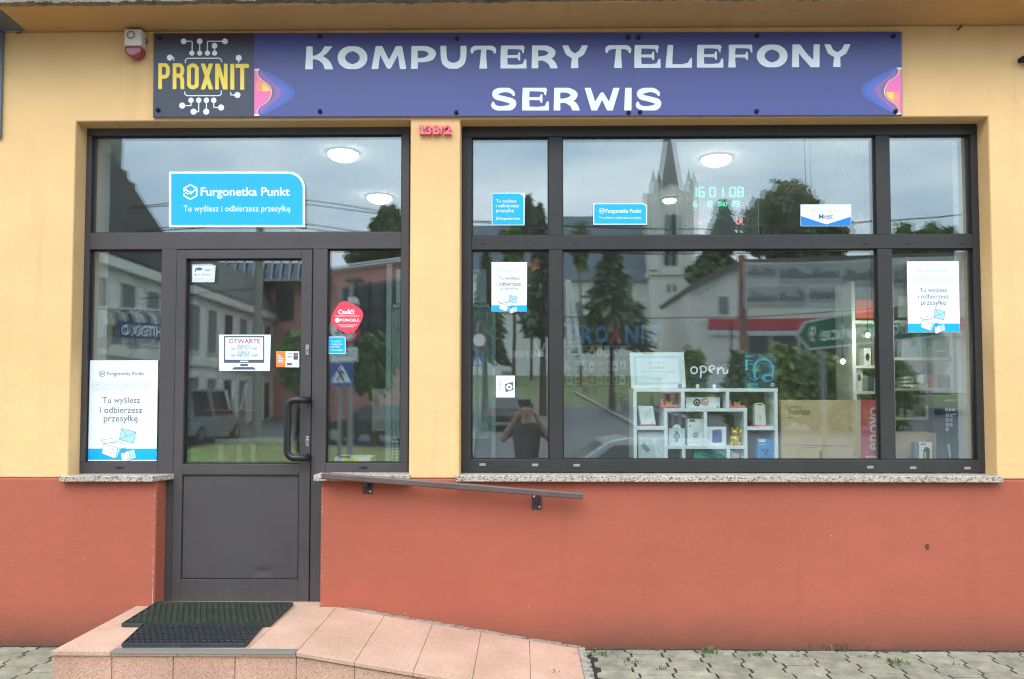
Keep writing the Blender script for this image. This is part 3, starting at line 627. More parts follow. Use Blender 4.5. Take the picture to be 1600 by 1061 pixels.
d = (q1-q0).normalized(); u = Vector((-d.z, 0, d.x)); hh, hd = .021, .022
sec = [(-1, -.55), (-1, .75), (-.75, 1), (.75, 1), (1, .75), (1, -.55), (.75, -.8), (-.75, -.8)]
MB().loft([q0+u*hh*b+Vector((0, hd*a, 0)) for a, b in sec], [q1+u*hh*b+Vector((0, hd*a, 0)) for a, b in sec]).build('rail', M_BRN, HR, bevel=.002)
for px_, yb in ((574, 772), (838, 796)):
    k = MB(); a, b = at(px_-7, yb, -.006), at(px_+8, yb-24, -.006); k.box(a.x, b.x, -.006, -.0004, a.z, b.z)
    xm = (a.x+b.x)/2; zt2 = lerp(q0.z, q1.z, (xm-q0.x)/(q1.x-q0.x))-.018
    k.tube([(xm, -.006, a.z+.04), (xm, -.04, a.z+.045), (xm, -.07, a.z+.06), (xm, hyy, zt2-.012), (xm, hyy, zt2)], .009, 10)
    BK = k.build('bracket', mat('bracket paint', S(66, 54, 54), .45), HR, bevel=.0015)
    for qx, qz in ((b.x-.012, a.z+.016), (a.x+.014, b.z-.016)): MB().lathe([(.0075, 0), (.0065, -.004), (.002, -.006)], (qx, -.0062, qz), 12, axis='y').build('screw', M_STEEL, BK)
# ------------------------------------------------------------------ steps and ramp
RP = thing('entrance_ramp', 'pink granite landing with a sloping ramp leading up to the shop door', 'ramp', (atz(280, 960, .2).x, -.4, 0))
pz = at(380, 948, 0).z+.002; fy = atz(280, 1018.5, pz).y+.012
lx0, lx1, rx1 = at(79.5, 1018, fy-.012).x, at(462, 1018, fy-.012).x, at(903, 1003, 0).x
def gap_tiles():
    t = MB(); g = .0035
    bx = [lx0]+[at(q, 1018, fy-.012).x for q in (173, 269, 366)]+[lx1]
    ys = [fy, -.52, -.26, -.001]
    for i in range(4):
        for a, b in zip(bx[:-1], bx[1:]):
            pass
    cols = [(lx0, bx[1]), (bx[1]+.0, lx1)]
    for (a, b) in ((lx0, bx[1]), (bx[1], bx[1]+(lx1-bx[1])*.36), (bx[1]+(lx1-bx[1])*.36, bx[1]+(lx1-bx[1])*.72), (bx[1]+(lx1-bx[1])*.72, lx1)):
        for y0, y1 in zip(ys[:-1], ys[1:]):
            t.box(a+g/2, b-g/2, y0+g/2-(.012 if y0 == fy else 0), y1-g/2, pz-.022, pz)
    t.box(dx0+.003, dx1-.003, 0.001, RY-.006, pz-.022, pz)
    return t, bx
tl, bx = gap_tiles()
tl.build('landing_slab', M_TOP, RP, bevel=.0015)
al = MB().box(bx[1], lx1, fy-.017, fy+.03, pz+.0006, pz+.0036).box(bx[1], lx1, fy-.0175, fy-.0155, pz-.008, pz+.0034); al.build('step_nosing', mat('brushed aluminium', S(176, 174, 166), .35, metal=.7), RP)
ft = MB()
for a, b in zip(bx[:-1], bx[1:]): ft.box(a+.002, b-.002, fy, fy+.02, -.1, pz-.024)
ft.build('riser_tile', M_TILE, RP, bevel=.0012)
MB().box(lx0+.006, lx1, fy+.021, -.0005, -.1, pz-.023).build('landing_core', M_GROUT, RP)
MB().box(lx0, lx0+.006, fy+.021, -.0005, -.1, pz-.0225).build('side_tile', M_TILE, RP)
rt = MB(); rs = MB(); core = MB(); nR = 5; zr = lambda x: lerp(pz, .004, (x-lx1)/(rx1-lx1))
for i in range(nR):
    a, b = lerp(lx1, rx1, i/nR)+.0012, lerp(lx1, rx1, (i+1)/nR)-.0012
    for y0, y1 in ((fy-.01, -.54), (-.536, -.27), (-.266, -.002)):
        rt.prism([(a, y0, zr(a)-.02), (b, y0, zr(b)-.02), (b, y0, zr(b)), (a, y0, zr(a))], (0, y1-y0, 0))
    rs.prism([(a, fy, -.1), (b, fy, -.1), (b, fy, zr(b)-.026), (a, fy, zr(a)-.026)], (0, .02, 0))
core.prism([(lx1, fy+.021, -.1), (rx1, fy+.021, -.1), (rx1, fy+.021, zr(rx1)-.021), (lx1, fy+.021, zr(lx1)-.021)], (0, -fy-.022, 0))
rt.build('ramp_slab', M_TOP, RP, bevel=.0015); rs.build('ramp_side_tile', M_TILE, RP, bevel=.0012); core.build('ramp_core', mat('ramp joint', S(134, 104, 88), .9), RP)
mo = MB(); 
for k in range(150):
    x = random.uniform(lx1+.05, rx1); mo.box(x, x+random.uniform(.01, .05), -.012-random.random()*.012, -.001, zr(x)-.004, zr(x)+.001+random.random()*.007)
mo.build('mortar_seam', mat('grey mortar', S(150, 132, 120), .95, var=.3, vscale=20), RP)
ms = MB()
for k in range(40):
    y = lerp(fy, 0, k/40); ms.box(rx1, rx1+.02+random.random()*.035, y, y+(-fy)/40+.0, -.02, .006+random.random()*.008)
ms.build('mortar_seam', mat('pale mortar', S(150, 144, 132), .95, var=.25, vscale=20), RP)
# ------------------------------------------------------------------ rubber mats
def mat_obj(P, name, label, m1, nx, ny, zt_):
    """honeycomb rubber mat: P = four corners on the landing (front-left, front-right, back-right, back-left)"""
    P = [Vector((p.x, p.y, zt_)) for p in P]; mb = MB()
    Q = lambda u, v, z: (P[0]*(1-u)*(1-v)+P[1]*u*(1-v)+P[2]*u*v+P[3]*(1-u)*v)+Vector((0, 0, z))
    def plate(pts): mb.loft([Q(a, b, .0005) for a, b in pts], [Q(a, b, .016) for a, b in pts])
    plate([(0, 0), (1, 0), (1, 1), (0, 1)]) if False else None
    mb.loft([Q(a, b, .0005) for a, b in ((0, 0), (1, 0), (1, 1), (0, 1))], [Q(a, b, .007) for a, b in ((0, 0), (1, 0), (1, 1), (0, 1))])
    L = (P[1]-P[0]).length; H = (P[3]-P[0]).length
    for j in range(ny):
        for i in range(nx):
            u0, v0 = (i+(.5 if j % 2 else 0))/nx, j/ny; du, dv = .60/nx, .26/ny
            if u0+du > 1: du = 1-u0
            if du <= 0: continue
            mb.loft([Q(a, b, .007) for a, b in ((u0, v0), (u0+du, v0), (u0+du, v0+dv), (u0, v0+dv))], [Q(a, b, .016+.003*random.random()) for a, b in ((u0, v0), (u0+du, v0), (u0+du, v0+dv), (u0, v0+dv))])
            u1 = u0+du*.98; s = .28/nx; e = min(1, u1+s*.55)
            mb.loft([Q(a, b, .007) for a, b in ((u1, v0+dv), (e, v0+dv), (e, v0+1/ny*.98), (u1, v0+1/ny*.98))], [Q(a, b, .0155) for a, b in ((u1, v0+dv), (e, v0+dv), (e, v0+1/ny*.98), (u1, v0+1/ny*.98))])
    for (a0, b0, a1, b1) in ((0, -.012, 1, 0), (0, 1, 1, 1.012), (-.006, 0, 0, 1), (1, 0, 1.006, 1)):
        mb.loft([Q(*q, .0005) for q in ((a0, b0), (a1, b0), (a1, b1), (a0, b1))], [Q(*q, .018) for q in ((a0, b0), (a1, b0), (a1, b1), (a0, b1))])
    return tag(mb.build(name, m1), label, 'doormat')
M_RUB = mat('black rubber', S(44, 48, 50), .75, var=.3, vscale=9); M_RUBG = mat('greenish rubber', S(55, 58, 48), .8, var=.35, vscale=8)
mat_obj([atz(191, 980, pz), atz(421, 980, pz), atz(457, 946.5, pz), atz(246, 945.5, pz)], 'doormat', 'larger greenish-black rubber doormat lying right against the door', M_RUBG, 24, 10, pz+.003)
mat_obj([atz(191, 1012, pz), atz(383, 1012, pz), atz(410, 980.5, pz), atz(224, 980.5, pz)], 'doormat', 'smaller black rubber doormat at the front edge of the landing', M_RUB, 20, 8, pz+.003)
# ------------------------------------------------------------------ grey flashing of the neighbour, little bracket at the far edge
M_NB = mat('blue-grey sheet metal', S(96, 104, 112), .5, var=.1)
nb = MB(); t0 = at(41, 46, -.02); nb.prism([at(-60, 47.5, -.012), at(41, 47, -.012), at(0, 15.5, -.272), at(-60, 15.5, -.272)], (0, 0, -.006))
nb.prism([at(-60, 50, -.02), at(4.5, 50, -.02), at(.5, 215, -.02), at(-60, 215, -.02)], (0, .012, 0)); tag(nb.build('metal_flashing', M_NB), 'blue-grey sheet metal flashing in the upper corner under the roof', 'flashing')
ck = MB(); p = at(1598, 92, -.03); ck.box(p.x-.012, p.x+.1, -.05, -.0005, p.z-.012, p.z+.012).box(p.x-.004, p.x+.1, -.06, -.0505, p.z-.02, p.z+.003); tag(ck.build('cable_clamp', M_MATTE, bevel=.003), 'small dark cable clamp on the ochre wall at the far edge', 'clamp')
hk = MB(); p = at(27, 50, -.01); hk.tube([at(31, 46, -.01), at(32, 50, -.015), at(29, 52, -.02), at(26, 51.5, -.02)], .004, 8); tag(hk.build('wire_hook', mat('rusty wire', S(88, 50, 40), .8)), 'small rusty wire hook below the metal flashing', 'hook')
nd = MB(); p = at(1496, 47, -.006); nd.tube([p, p+Vector((.014, -.02, .018)), p+Vector((.006, -.03, .0))], [.006, .004, .002], 7); tag(nd.build('wire_stub', mat('rusty wire', S(88, 50, 40), .8)), 'rusty wire stub under the roof edge beyond the sign', 'wire')

hl = MB(); p = at(1447, 855, -.0012)
for k_ in range(5):
    r_ = random.Random(k_); c_ = p+Vector((r_.gauss(0, .007), -.0002*k_, r_.gauss(0, .007))); q_ = r_.uniform(.003, .010)
    hl.add([c_+Vector((q_*(1+.4*r_.random())*math.cos(2*PI*t/11), 0, q_*(1+.4*r_.random())*math.sin(2*PI*t/11))) for t in range(11)], [tuple(range(11))])
hl.build('wall_pit', mat('pit grey', S(84, 58, 50), .95), B)
ch = MB(); r_ = random.Random(9)
for k_ in range(46):
    e_ = r_.choice((0, 0, 1)); z_ = lerp(pz+.01, zb-.06, r_.random()**1.5); x_ = (dx0, dx1)[e_]; h_ = r_.uniform(.003, .02); w_ = r_.uniform(.0015, .005); sg = (-1, 1)[e_]
    ch.add([(x_+sg*.0095, -.0011-.00003*k_, z_), (x_+sg*(.0095+w_), -.0011-.00003*k_, z_+h_*.3), (x_+sg*(.0095+w_*.7), -.0011-.00003*k_, z_+h_), (x_+sg*.0095, -.0011-.00003*k_, z_+h_*.9)], [(0, 1, 2, 3)])
ch.build('paint_chip', mat('bare plaster chip', S(196, 178, 166), .95), B)

sc = MB(); r_ = random.Random(31)
for k_ in range(30):                          # small scuffs and scratches on the door
    y_ = LY0-.0005-.00004*k_; low = r_.random() < .7; z_ = r_.uniform(lz0+.02, qz0-.01) if low else r_.uniform(qz1+.004, gz0-.01); x_ = r_.uniform(L0+.03, L1-.03)
    l_ = r_.uniform(.004, .03); a_ = r_.gauss(.2, .5); t_ = r_.uniform(.0005, .0013); u_, v_ = Vector((math.cos(a_), 0, math.sin(a_))), Vector((-math.sin(a_), 0, math.cos(a_)))
    c_ = Vector((x_, y_, z_)); sc.add([c_-u_*l_/2, c_-v_*t_, c_+u_*l_/2, c_+v_*t_], [(0, 1, 2, 3)])
sc.build('scuff_mark', mat('scuffed paint', S(128, 124, 122), .7), LEAF)
# ------------------------------------------------------------------ pavement of interlocking pavers
def hgt(y):                                   # lie of the land in front of the shop (y = 0 wall, negative outwards)
    if y > -3.2: return 0.0
    if y > -5.2: return lerp(0, -.40, (-3.2-y)/2.0)
    if y > -15: return -.42
    if y > -45: return lerp(-.42, .8, (-15-y)/30)
    if y > -70: return lerp(.8, 2.2, (-45-y)/25)
    if y > -110: return lerp(2.2, 6, (-70-y)/40)
    return lerp(6, 16, min(1, (-110-y)/150))
def paver_mat():
    m = bpy.data.materials.new('concrete pavers'); m.use_nodes = True; t = m.node_tree; n = t.nodes; L = t.links; b = n['Principled BSDF']
    b.inputs['Roughness'].default_value = .88
    at_ = n.new('ShaderNodeAttribute'); at_.attribute_name = 'tone'
    co = n.new('ShaderNodeTexCoord'); a = n.new('ShaderNodeTexNoise'); a.inputs['Scale'].default_value = 9; a.inputs['Detail'].default_value = 8; a.inputs['Roughness'].default_value = .7
    L.new(co.outputs['Object'], a.inputs['Vector'])
    r = n.new('ShaderNodeValToRGB'); r.color_ramp.elements[0].position = .3; r.color_ramp.elements[1].position = .72
    r.color_ramp.elements[0].color = S(112, 109, 95); r.color_ramp.elements[1].color = S(166, 163, 142); L.new(a.outputs['Fac'], r.inputs['Fac'])
    mx = n.new('ShaderNodeMixRGB'); mx.blend_type = 'MULTIPLY'; mx.inputs['Fac'].default_value = 1
    L.new(r.outputs['Color'], mx.inputs['Color1']); L.new(at_.outputs['Color'], mx.inputs['Color2']); L.new(mx.outputs['Color'], b.inputs['Base Color'])
    a2 = n.new('ShaderNodeTexNoise'); a2.inputs['Scale'].default_value = 120; L.new(co.outputs['Object'], a2.inputs['Vector'])
    bp = n.new('ShaderNodeBump'); bp.inputs['Strength'].default_value = .6; bp.inputs['Distance'].default_value = .003; L.new(a2.outputs['Fac'], bp.inputs['Height']); L.new(bp.outputs['Normal'], b.inputs['Normal'])
    return m
pv = MB(); tones = []; rng = random.Random(5)
PW, PD = .205, .165
ZA = .014
zig = [(0, ZA), (.19, ZA), (.31, -ZA), (.69, -ZA), (.81, ZA), (1.0, ZA)]      # waist of a bone-shaped block
def pav(x, y, w_, d_, zz):
    gp = .006; e_ = .008
    left = [(x+dx+gp, y-e_/2-(d_-e_)*t) for t, dx in zig]
    right = [(x+w_-dx-gp, y-e_/2-(d_-e_)*t) for t, dx in zig]
    ring = left+right[::-1]; cx_ = sum(p[0] for p in ring)/len(ring); cy_ = sum(p[1] for p in ring)/len(ring)
    tx, ty, dz_ = rng.gauss(0, .008), rng.gauss(0, .008), abs(rng.gauss(0, .0014))
    zf = lambda p, k: zz+dz_+tx*(p[0]-cx_)+ty*(p[1]-cy_)-k
    sh = lambda p, f: (cx_+(p[0]-cx_)*f, cy_+(p[1]-cy_)*f)
    A = [(p[0], p[1], zf(p, .03)) for p in ring]; Bq = [(p[0], p[1], zf(p, .003)) for p in ring]; Cq = [sh(p, .972)+(zf(p, 0),) for p in ring]
    k = len(pv.v); pv.loft(A, Bq, caps=False); pv.loft(Bq, Cq, caps=False); pv.add(Cq, [tuple(range(len(Cq)))]); tones.extend([min(1, rng.uniform(.74, .98))]*(len(pv.v)-k))
def pav2(x):                                  # half paver against the wall
    global zig
    full = zig; zig = [(0, -ZA), (.38, -ZA), (.62, ZA), (1.0, ZA)]; pav(x, -.03, PW, PD/2, 0); zig = full
xx = -3.7; ci = 0
while xx < 3.9:
    yy = -.03-(PD/2 if ci % 2 else 0)
    if ci % 2: pav2(xx)
    while yy > -1.7:
        if not (lx0-.0 < xx+PW/2 < rx1 and yy > fy+.1): pav(xx, yy, PW, PD, 0)
        yy -= PD
    xx += PW; ci += 1
po = pv.build('pavement', paver_mat()); struct(po)
ca = po.data.color_attributes.new('tone', 'FLOAT_COLOR', 'POINT')
ca.data.foreach_set('color', [c_ for t in tones for c_ in (t, t*.995, t*.98, 1)])
jb = MB()
ys = [.0, -1.75]
jb.add([(-30, 0, -.0035), (30, 0, -.0035), (30, -1.75, -.0035), (-30, -1.75, -.0035)], [(0, 1, 2, 3)])
struct(jb.build('pavement_bed', mat('sandy joint', S(36, 34, 26), .95, var=.45, vscale=18)))
M_PAVE = mat('plain paving', S(112, 110, 104), .9, var=.15, vscale=3)
gm = MB(); ys = [-1.75, -3.2, -5.2]
for a, b in zip(ys[:-1], ys[1:]): gm.add([(-30, a, hgt(a)-.001), (30, a, hgt(a)-.001), (30, b, hgt(b)-.001), (-30, b, hgt(b)-.001)], [(0, 1, 2, 3)])
struct(gm.build('footpath', M_PAVE))
M_ASPH = mat('asphalt', S(96, 98, 100), .85, var=.12, vscale=.6, bump=.004, bscale=80)
gm = MB(); ys = [-5.2, -15, -45, -52]
for a, b in zip(ys[:-1], ys[1:]): gm.add([(-60, a, hgt(a)-.02), (60, a, hgt(a)-.02), (60, b, hgt(b)-.02), (-60, b, hgt(b)-.02)], [(0, 1, 2, 3)])
gm.add([(-60, -5.2, -.44), (60, -5.2, -.44), (60, -5.2, -.40), (-60, -5.2, -.40)], [(0, 1, 2, 3)])
struct(gm.build('road', M_ASPH))
M_GRASS = mat('verge grass', S(98, 108, 62), .95, var=.35, vscale=1.2)
gm = MB(); ys = [-52, -60, -70, -90, -110, -180, -400]
for a, b in zip(ys[:-1], ys[1:]): gm.add([(-400, a, hgt(a)-.02), (400, a, hgt(a)-.02), (400, b, hgt(b)-.02), (-400, b, hgt(b)-.02)], [(0, 1, 2, 3)])
struct(gm.build('grass_bank', M_GRASS))
gm = MB(); gm.add([(-400, 400, -.6), (400, 400, -.6), (400, -400, -.6), (-400, -400, -.6)], [(0, 1, 2, 3)]); struct(gm.build('ground', M_GRASS))
# far kerb, verge strips, markings on the road
kb = MB()
def gpx(px, py):                              # where the mirrored ground lies under a pixel
    lo, hi = 8.0, 160.0
    for _ in range(60):
        m_ = (lo+hi)/2; p = refl(px, py, m_)
        if p.z > hgt(p.y): lo = m_
        else: hi = m_
    return refl(px, py, lo)
k0, k1, k2 = gpx(900, 612), gpx(950, 640), gpx(1000, 668)
def strip(pts, wd, th, name, m):
    s_ = MB()
    for a, b in zip(pts[:-1], pts[1:]):
        d_ = (b-a); nn = Vector((-d_.y, d_.x, 0)).normalized()*wd/2
        s_.prism([a+nn, a-nn, b-nn, b+nn], (0, 0, th))
    return s_.build(name, m)
struct(strip([k0, k1, k2], .22, .13, 'kerb', mat('kerb concrete', S(140, 138, 130), .9)))
gm = MB(); gm.add([gpx(x, y)+Vector((0, 0, .01)) for x, y in ((150, 722), (640, 724), (640, 700), (430, 692), (150, 702))], [(0, 1, 2, 3, 4)]); struct(gm.build('grass_verge', mat('dry verge grass', S(132, 136, 78), .95, var=.4, vscale=2)))
struct(strip([gpx(745, 640), gpx(735, 715)], .16, .10, 'kerb', mat('kerb concrete', S(140, 138, 130), .9)))
# ------------------------------------------------------------------ tufts in the joints
M_WEED = mat('weed green', S(92, 116, 56), .8, var=.3, vscale=30)
def tuft(px, py, n, wpx, hh, label, seed):
    r = random.Random(seed); p = atz(px, py, 0); m = MB(); ww = wpx/270
    for k in range(n):
        x, y = p.x+r.gauss(0, ww/2.4), p.y+r.gauss(0, .02); a = r.uniform(0, 2*PI); l = r.uniform(.35, 1)*hh; sp = r.uniform(.3, 1.1)*l; wq = r.uniform(.0018, .004)
        dx, dy = math.cos(a), math.sin(a); nx_, ny_ = -dy*wq, dx*wq
        m.add([(x-nx_, y-ny_, -.004), (x+nx_, y+ny_, -.004), (x+dx*sp*.5+nx_*.9, y+dy*sp*.5+ny_*.9, l*.75), (x+dx*sp*.5-nx_*.9, y+dy*sp*.5-ny_*.9, l*.75), (x+dx*sp, y+dy*sp, l*.85)], [(0, 1, 2, 3), (3, 2, 4)])
    o = m.build('grass_tuft', M_WEED, origin=p); tag(o, label, 'weed', 'weeds growing in the pavement joints')
for a in ((938, 1024, 34, 34, .035, 'low sparse grass tuft beside the foot of the ramp', 1), (1108, 1021, 44, 18, .045, 'dense grass tuft in the paving nearest the ramp foot', 2), (1186, 1024, 34, 22, .03, 'flat grass tuft in a joint, second dense one from the ramp', 3),
          (1296, 1013, 80, 38, .06, 'biggest bushy grass tuft against the foot of the red wall', 4), (1400, 1037, 44, 20, .035, 'small grass tuft far along the paving, beyond the bushy one at the wall', 5), (1346, 1026, 18, 22, .022, 'thin brownish sprig between the bushy tuft and the last tuft', 6),
          (992, 1036, 22, 20, .03, 'thin grass sprig in a joint close to the ramp side', 7), (1034, 1047, 16, 12, .025, 'tiny grass sprig in front of the dense ramp-side tuft', 8), (868, 1060, 18, 8, .05, 'short weed sprouting beside the ramp edge at the photo bottom', 9), (1242, 1027, 14, 20, .02, 'faint flat sprig between the flat tuft and bushy tuft', 10), (1490, 1040, 14, 18, .02, 'faintest thin sprig at the far end of the paving', 11)): tuft(*a)
ms = MB(); r = random.Random(2)
for k in range(260):
    p = Vector((r.uniform(-3.6, lx0) if r.random() < .25 else r.uniform(rx1, 3.8), -r.random()**2*.05, 0)); q = r.uniform(.004, .012); ms.box(p.x, p.x+q*2.2, p.y-q, p.y, -.014, .0005+r.random()*.003)
tag(ms.build('rubble_crumbs', mat('crumbled mortar', S(72, 68, 58), .95, var=.3, vscale=30)), 'crumbled mortar along the foot of the red wall', 'rubble', None, 'stuff')
# ------------------------------------------------------------------ posters and stickers on the glass
PYO = GY-.0042                                # face of a sheet stuck on the outside of a pane
M_RED2 = mat('red print', S(222, 66, 84), .45); M_ORG = mat('orange print', S(240, 130, 40), .45); M_OTW = mat('faded red ink', S(176, 96, 104), .5); M_NAVY = mat('navy ink', S(66, 84, 120), .5)
TINT = mat('paper white sheet', S(232, 240, 244), .35)
def sheet(name, label, pts, m, cat='poster', group=None, th=.003):
    c_ = at(sum(p[0] for p in pts)/len(pts), max(p[1] for p in pts), PYO)
    t = thing(name, label, cat, c_, group); MB().px(pts, PYO, th).build('sheet', m, t); return t
def lay(k): return PYO-.0004*k
def cube_logo(m, x, y, r, yy, wd):
    H = [(x+r*math.sin(PI/3*k), y-r*math.cos(PI/3*k)) for k in range(7)]
    m.pline(H[0:5], wd, yy).pline([H[4], (lerp(H[4][0], H[5][0], .35), lerp(H[4][1], H[5][1], .35))], wd, yy).pline([H[5], H[6]], wd, yy).pline([H[5], (H[5][0], lerp(H[5][1], H[4][1], .45))], wd, yy)
    m.pline([H[5], (x-r*.15, y+r*.02), (x+r*.12, y-r*.1)], wd, yy).pline([(x-r*.05, y-r*.0+r*.3), H[1]], wd, yy)
    m.pline([(x-r*.72, y+r*.05), (x-r*.25, y+r*.32)], wd*.9, yy)
def parcels(x, y, s, t, yy=None):
    """envelope and two parcels drawn on the sheet; x,y = middle, s = pixels per unit"""
    a = MB(); P = lambda *q: [(x+u*s, y+v*s) for u, v in q]
    e = P((.12, -.95), (1.0, -.72), (.86, -.02), (-.02, -.25)); b1 = P((-1.0, .0), (-.12, .28), (-.28, .95), (-1.14, .62)); b2 = P((-.12, .28), (.16, .58), (-.0, .62), (-.28, .95))
    b3 = P((.05, .62), (.92, .32), (1.05, .9), (.16, 1.2))
    MB().px(b1, lay(2), .0003).px(b3, lay(2.2), .0003).px(P((-1.2, -.2), (-.55, -.32), (-.12, -.1), (-.95, -.02)), lay(2.1), .0003).px(P((-.1, -.1), (.12, -.05), (.4, .28), (.12, .3), (-.12, .26)), lay(2.15), .0003).build('parcel_drawing', TINT, t)
    MB().px(e, lay(2.4), .0003).px(P((.55, .46), (.92, .32), (1.05, .9), (.66, 1.02)), lay(2.45), .0003).px(P((-.12, .28), (.02, .42), (-.2, .88), (-.28, .95)), lay(2.3), .0003).build('envelope_drawing', M_PALE, t)
    l = MB(); wd = max(.5, s*.022)
    for q in (e+e[:1], [e[0], ((e[0][0]+e[2][0])/2, (e[0][1]+e[2][1])/2+s*.05), e[1]], [e[3], ((e[0][0]+e[2][0])/2-s*.03, (e[0][1]+e[2][1])/2)], b1+b1[:1], b3+b3[:1], P((.55, .46), (.66, 1.02)), P((-1.2, -.2), (-.55, -.32), (-.12, -.1), (-.95, -.02), (-1.2, -.2)), P((-.12, -.1), (.12, -.05), (.4, .28), (.12, .3))):
        l.pline(q, wd, lay(2.9))
    for q in (P((-.5, .3), (-.4, .36), (-.46, .48)), P((-.38, .55), (-.3, .6)), P((.2, .5), (.3, .46), (.32, .62), (.22, .65), (.2, .5)), P((.4, 1.0), (.6, .93)), P((-.02, -1.0), (.04, -1.1)), P((.12, -1.02), (.18, -1.18))): l.pline(q, wd*1.2, lay(2.9))
    l.build('line_drawing', M_INK, t)
# big poster in the side light
T = sheet('poster', 'large white parcel point poster low beside the door, touching the sill', [(131, 726), (244.5, 726), (247, 563), (134.5, 563)], TINT)
k = MB().px([(131.2, 718.5), (244.7, 718.5), (245, 701), (131.6, 701)], lay(1), .0003); k.build('blue_band', M_CYAN, T)
k = MB(); k.ptext('Furgonetka Punkt', 167, 580.5, 225.5, 588.5, lay(1), .012); cube_logo(k, 159.8, 584, 4.8, lay(1), .9); k.build('lettering', M_INK, T)
k = MB(); k.ptext('Tu wyślesz', 160, 619.5, 219, 632.5, lay(1), .006); k.ptext('i odbierzesz', 156, 635.5, 222.5, 645.5, lay(1), .006); k.ptext('przesyłkę', 162, 648.5, 215.5, 662, lay(1), .006); k.build('lettering', M_INK, T)
k = MB()
for j in range(2):
    for i_ in range(6):
        x, y = 145+i_*15.1, 597.5+j*7.5; k.pline([(x, y), (x+13, y), (x+13, y+6), (x, y+6), (x, y)], .45, lay(1)); k.pline([(x+3.5, y+3), (x+9.5-(i_ % 3), y+3)], .9, lay(1))
k.pline([(161, 661.8), (216, 661.8)], .5, lay(1)); k.build('carrier_boxes', M_INKL, T)
parcels(187, 693, 25, T)
def small_poster(nm, label, pts, band, rows, boxes, px, py, s, ink):
    T = sheet(nm, label, pts, TINT, group='parcel point posters on the display window'); MB().px(band, lay(1), .0003).build('blue_band', M_CYAN, T)
    k = MB(); 
    for (tx, a, b, c_, d_, bo) in rows: k.ptext(tx, a, b, c_, d_, lay(1), bo)
    k.build('lettering', ink, T)
    if boxes:
        k = MB(); x0, x1, y0 = boxes
        for j in range(2):
            for i_ in range(6):
                w_ = (x1-x0)/6; x, y = x0+i_*w_, y0+j*6; k.pline([(x, y), (x+w_-1.2, y), (x+w_-1.2, y+4.8), (x, y+4.8), (x, y)], .35, lay(1)); k.pline([(x+3, y+2.4), (x+7, y+2.4)], .6, lay(1))
        k.build('carrier_boxes', M_INKL, T)
    parcels(px, py, s, T); return T
T = small_poster('poster', 'white parcel point poster high in the display pane nearest the pier', [(768, 487), (823, 487), (823.5, 409.5), (768, 409.5)], [(768.2, 486.8), (822.8, 486.8), (823, 477), (768.2, 477)],
   [('Tu wyślesz', 779, 431.5, 812.5, 438.5, .008), ('i odbierzesz', 776, 440.5, 814, 446.5, .008), ('przesyłkę', 782, 447.5, 809, 454.5, -.004)], None, 795, 474, 13.5, M_INK)
k = MB(); k.ptext('Furgonetka Punkt', 783, 421, 813, 425.3, lay(1)); cube_logo(k, 779, 423, 2.4, lay(1), .4); k.build('pale_lettering', M_INKL, T)
T = small_poster('poster', 'larger white parcel point poster in the end pane, away from the door', [(1419, 519.5), (1500, 519), (1498, 408), (1417, 408.5)], [(1419, 519), (1499.8, 518.5), (1499.4, 505.5), (1418.8, 505.8)],
   [('Tu wyślesz', 1437, 449, 1480, 458.5, .004), ('i odbierzesz', 1434.5, 459.5, 1482.5, 466.5, .004), ('przesyłkę', 1439, 468.5, 1478, 479, .004)], (1426, 1490, 432), 1459, 500, 18, M_INK)
k = MB(); k.ptext('Furgonetka Punkt', 1441, 421, 1482.5, 426.8, lay(1)); cube_logo(k, 1436, 423.5, 3.2, lay(1), .6); k.build('pale_lettering', M_INKL, T)
def rc(x0, y0, x1, y1, r):                    # rectangle with its upper right corner rounded
    return [(x0, y1), (x1, y1)]+[(x1-r+r*math.cos(PI/2*q/8), y0+r-r*math.sin(PI/2*q/8)) for q in range(9)]+[(x0, y0)]
T = sheet('window_sticker', 'big cyan parcel point sticker with rounded corner in the pane above the door', rc(264, 268, 476.5, 355, 26), TINT, 'sticker')
MB().px(rc(267.5, 271.5, 473, 351.5, 23), lay(1), .0003).build('cyan_field', M_CYAN, T)
k = MB(); k.ptext('Furgonetka Punkt', 313.5, 292.5, 453, 310.5, lay(2), .022); k.ptext('Tu wyślesz i odbierzesz przesyłkę', 286.5, 320, 453.5, 333.5, lay(2), .004); cube_logo(k, 297.5, 300, 11.5, lay(2), 2.3); k.build('lettering', M_WHITE, T)
T = sheet('window_sticker', 'square cyan parcel point sticker high in the pane nearest the pier', [(768.5, 352), (819.5, 352), (820, 301.5), (769, 301.5)], TINT, 'sticker', 'cyan stickers on the display window')
MB().px(rc(769.5, 302.5, 818, 351, 8), lay(1), .0003).build('cyan_field', M_CYAN, T)
k = MB(); k.ptext('Tu wyślesz', 775, 311, 807, 318, lay(2), .006); k.ptext('i odbierzesz', 775, 318.6, 811, 324, lay(2), .006); k.ptext('przesyłkę', 775, 326, 803, 333.5, lay(2), .006)
k.ptext('Furgonetka Punkt', 781.5, 339.5, 813, 344.5, lay(2), .016); cube_logo(k, 777.5, 341.5, 2.6, lay(2), .6); k.build('lettering', M_WHITE, T)
T = sheet('window_sticker', 'wide small cyan parcel point sticker in the middle top pane', rc(927, 317.5, 1011, 351, 7), TINT, 'sticker', 'cyan stickers on the display window')
MB().px(rc(928.5, 319, 1009.5, 349.5, 6), lay(1), .0003).build('cyan_field', M_CYAN, T)
k = MB(); k.ptext('Furgonetka Punkt', 946.5, 326.5, 1002, 334.5, lay(2), .016); k.ptext('Tu wyślesz i odbierzesz przesyłkę', 936, 338, 1002, 343, lay(2), .004); cube_logo(k, 940.5, 329.5, 4.3, lay(2), .9); k.build('lettering', M_WHITE, T)
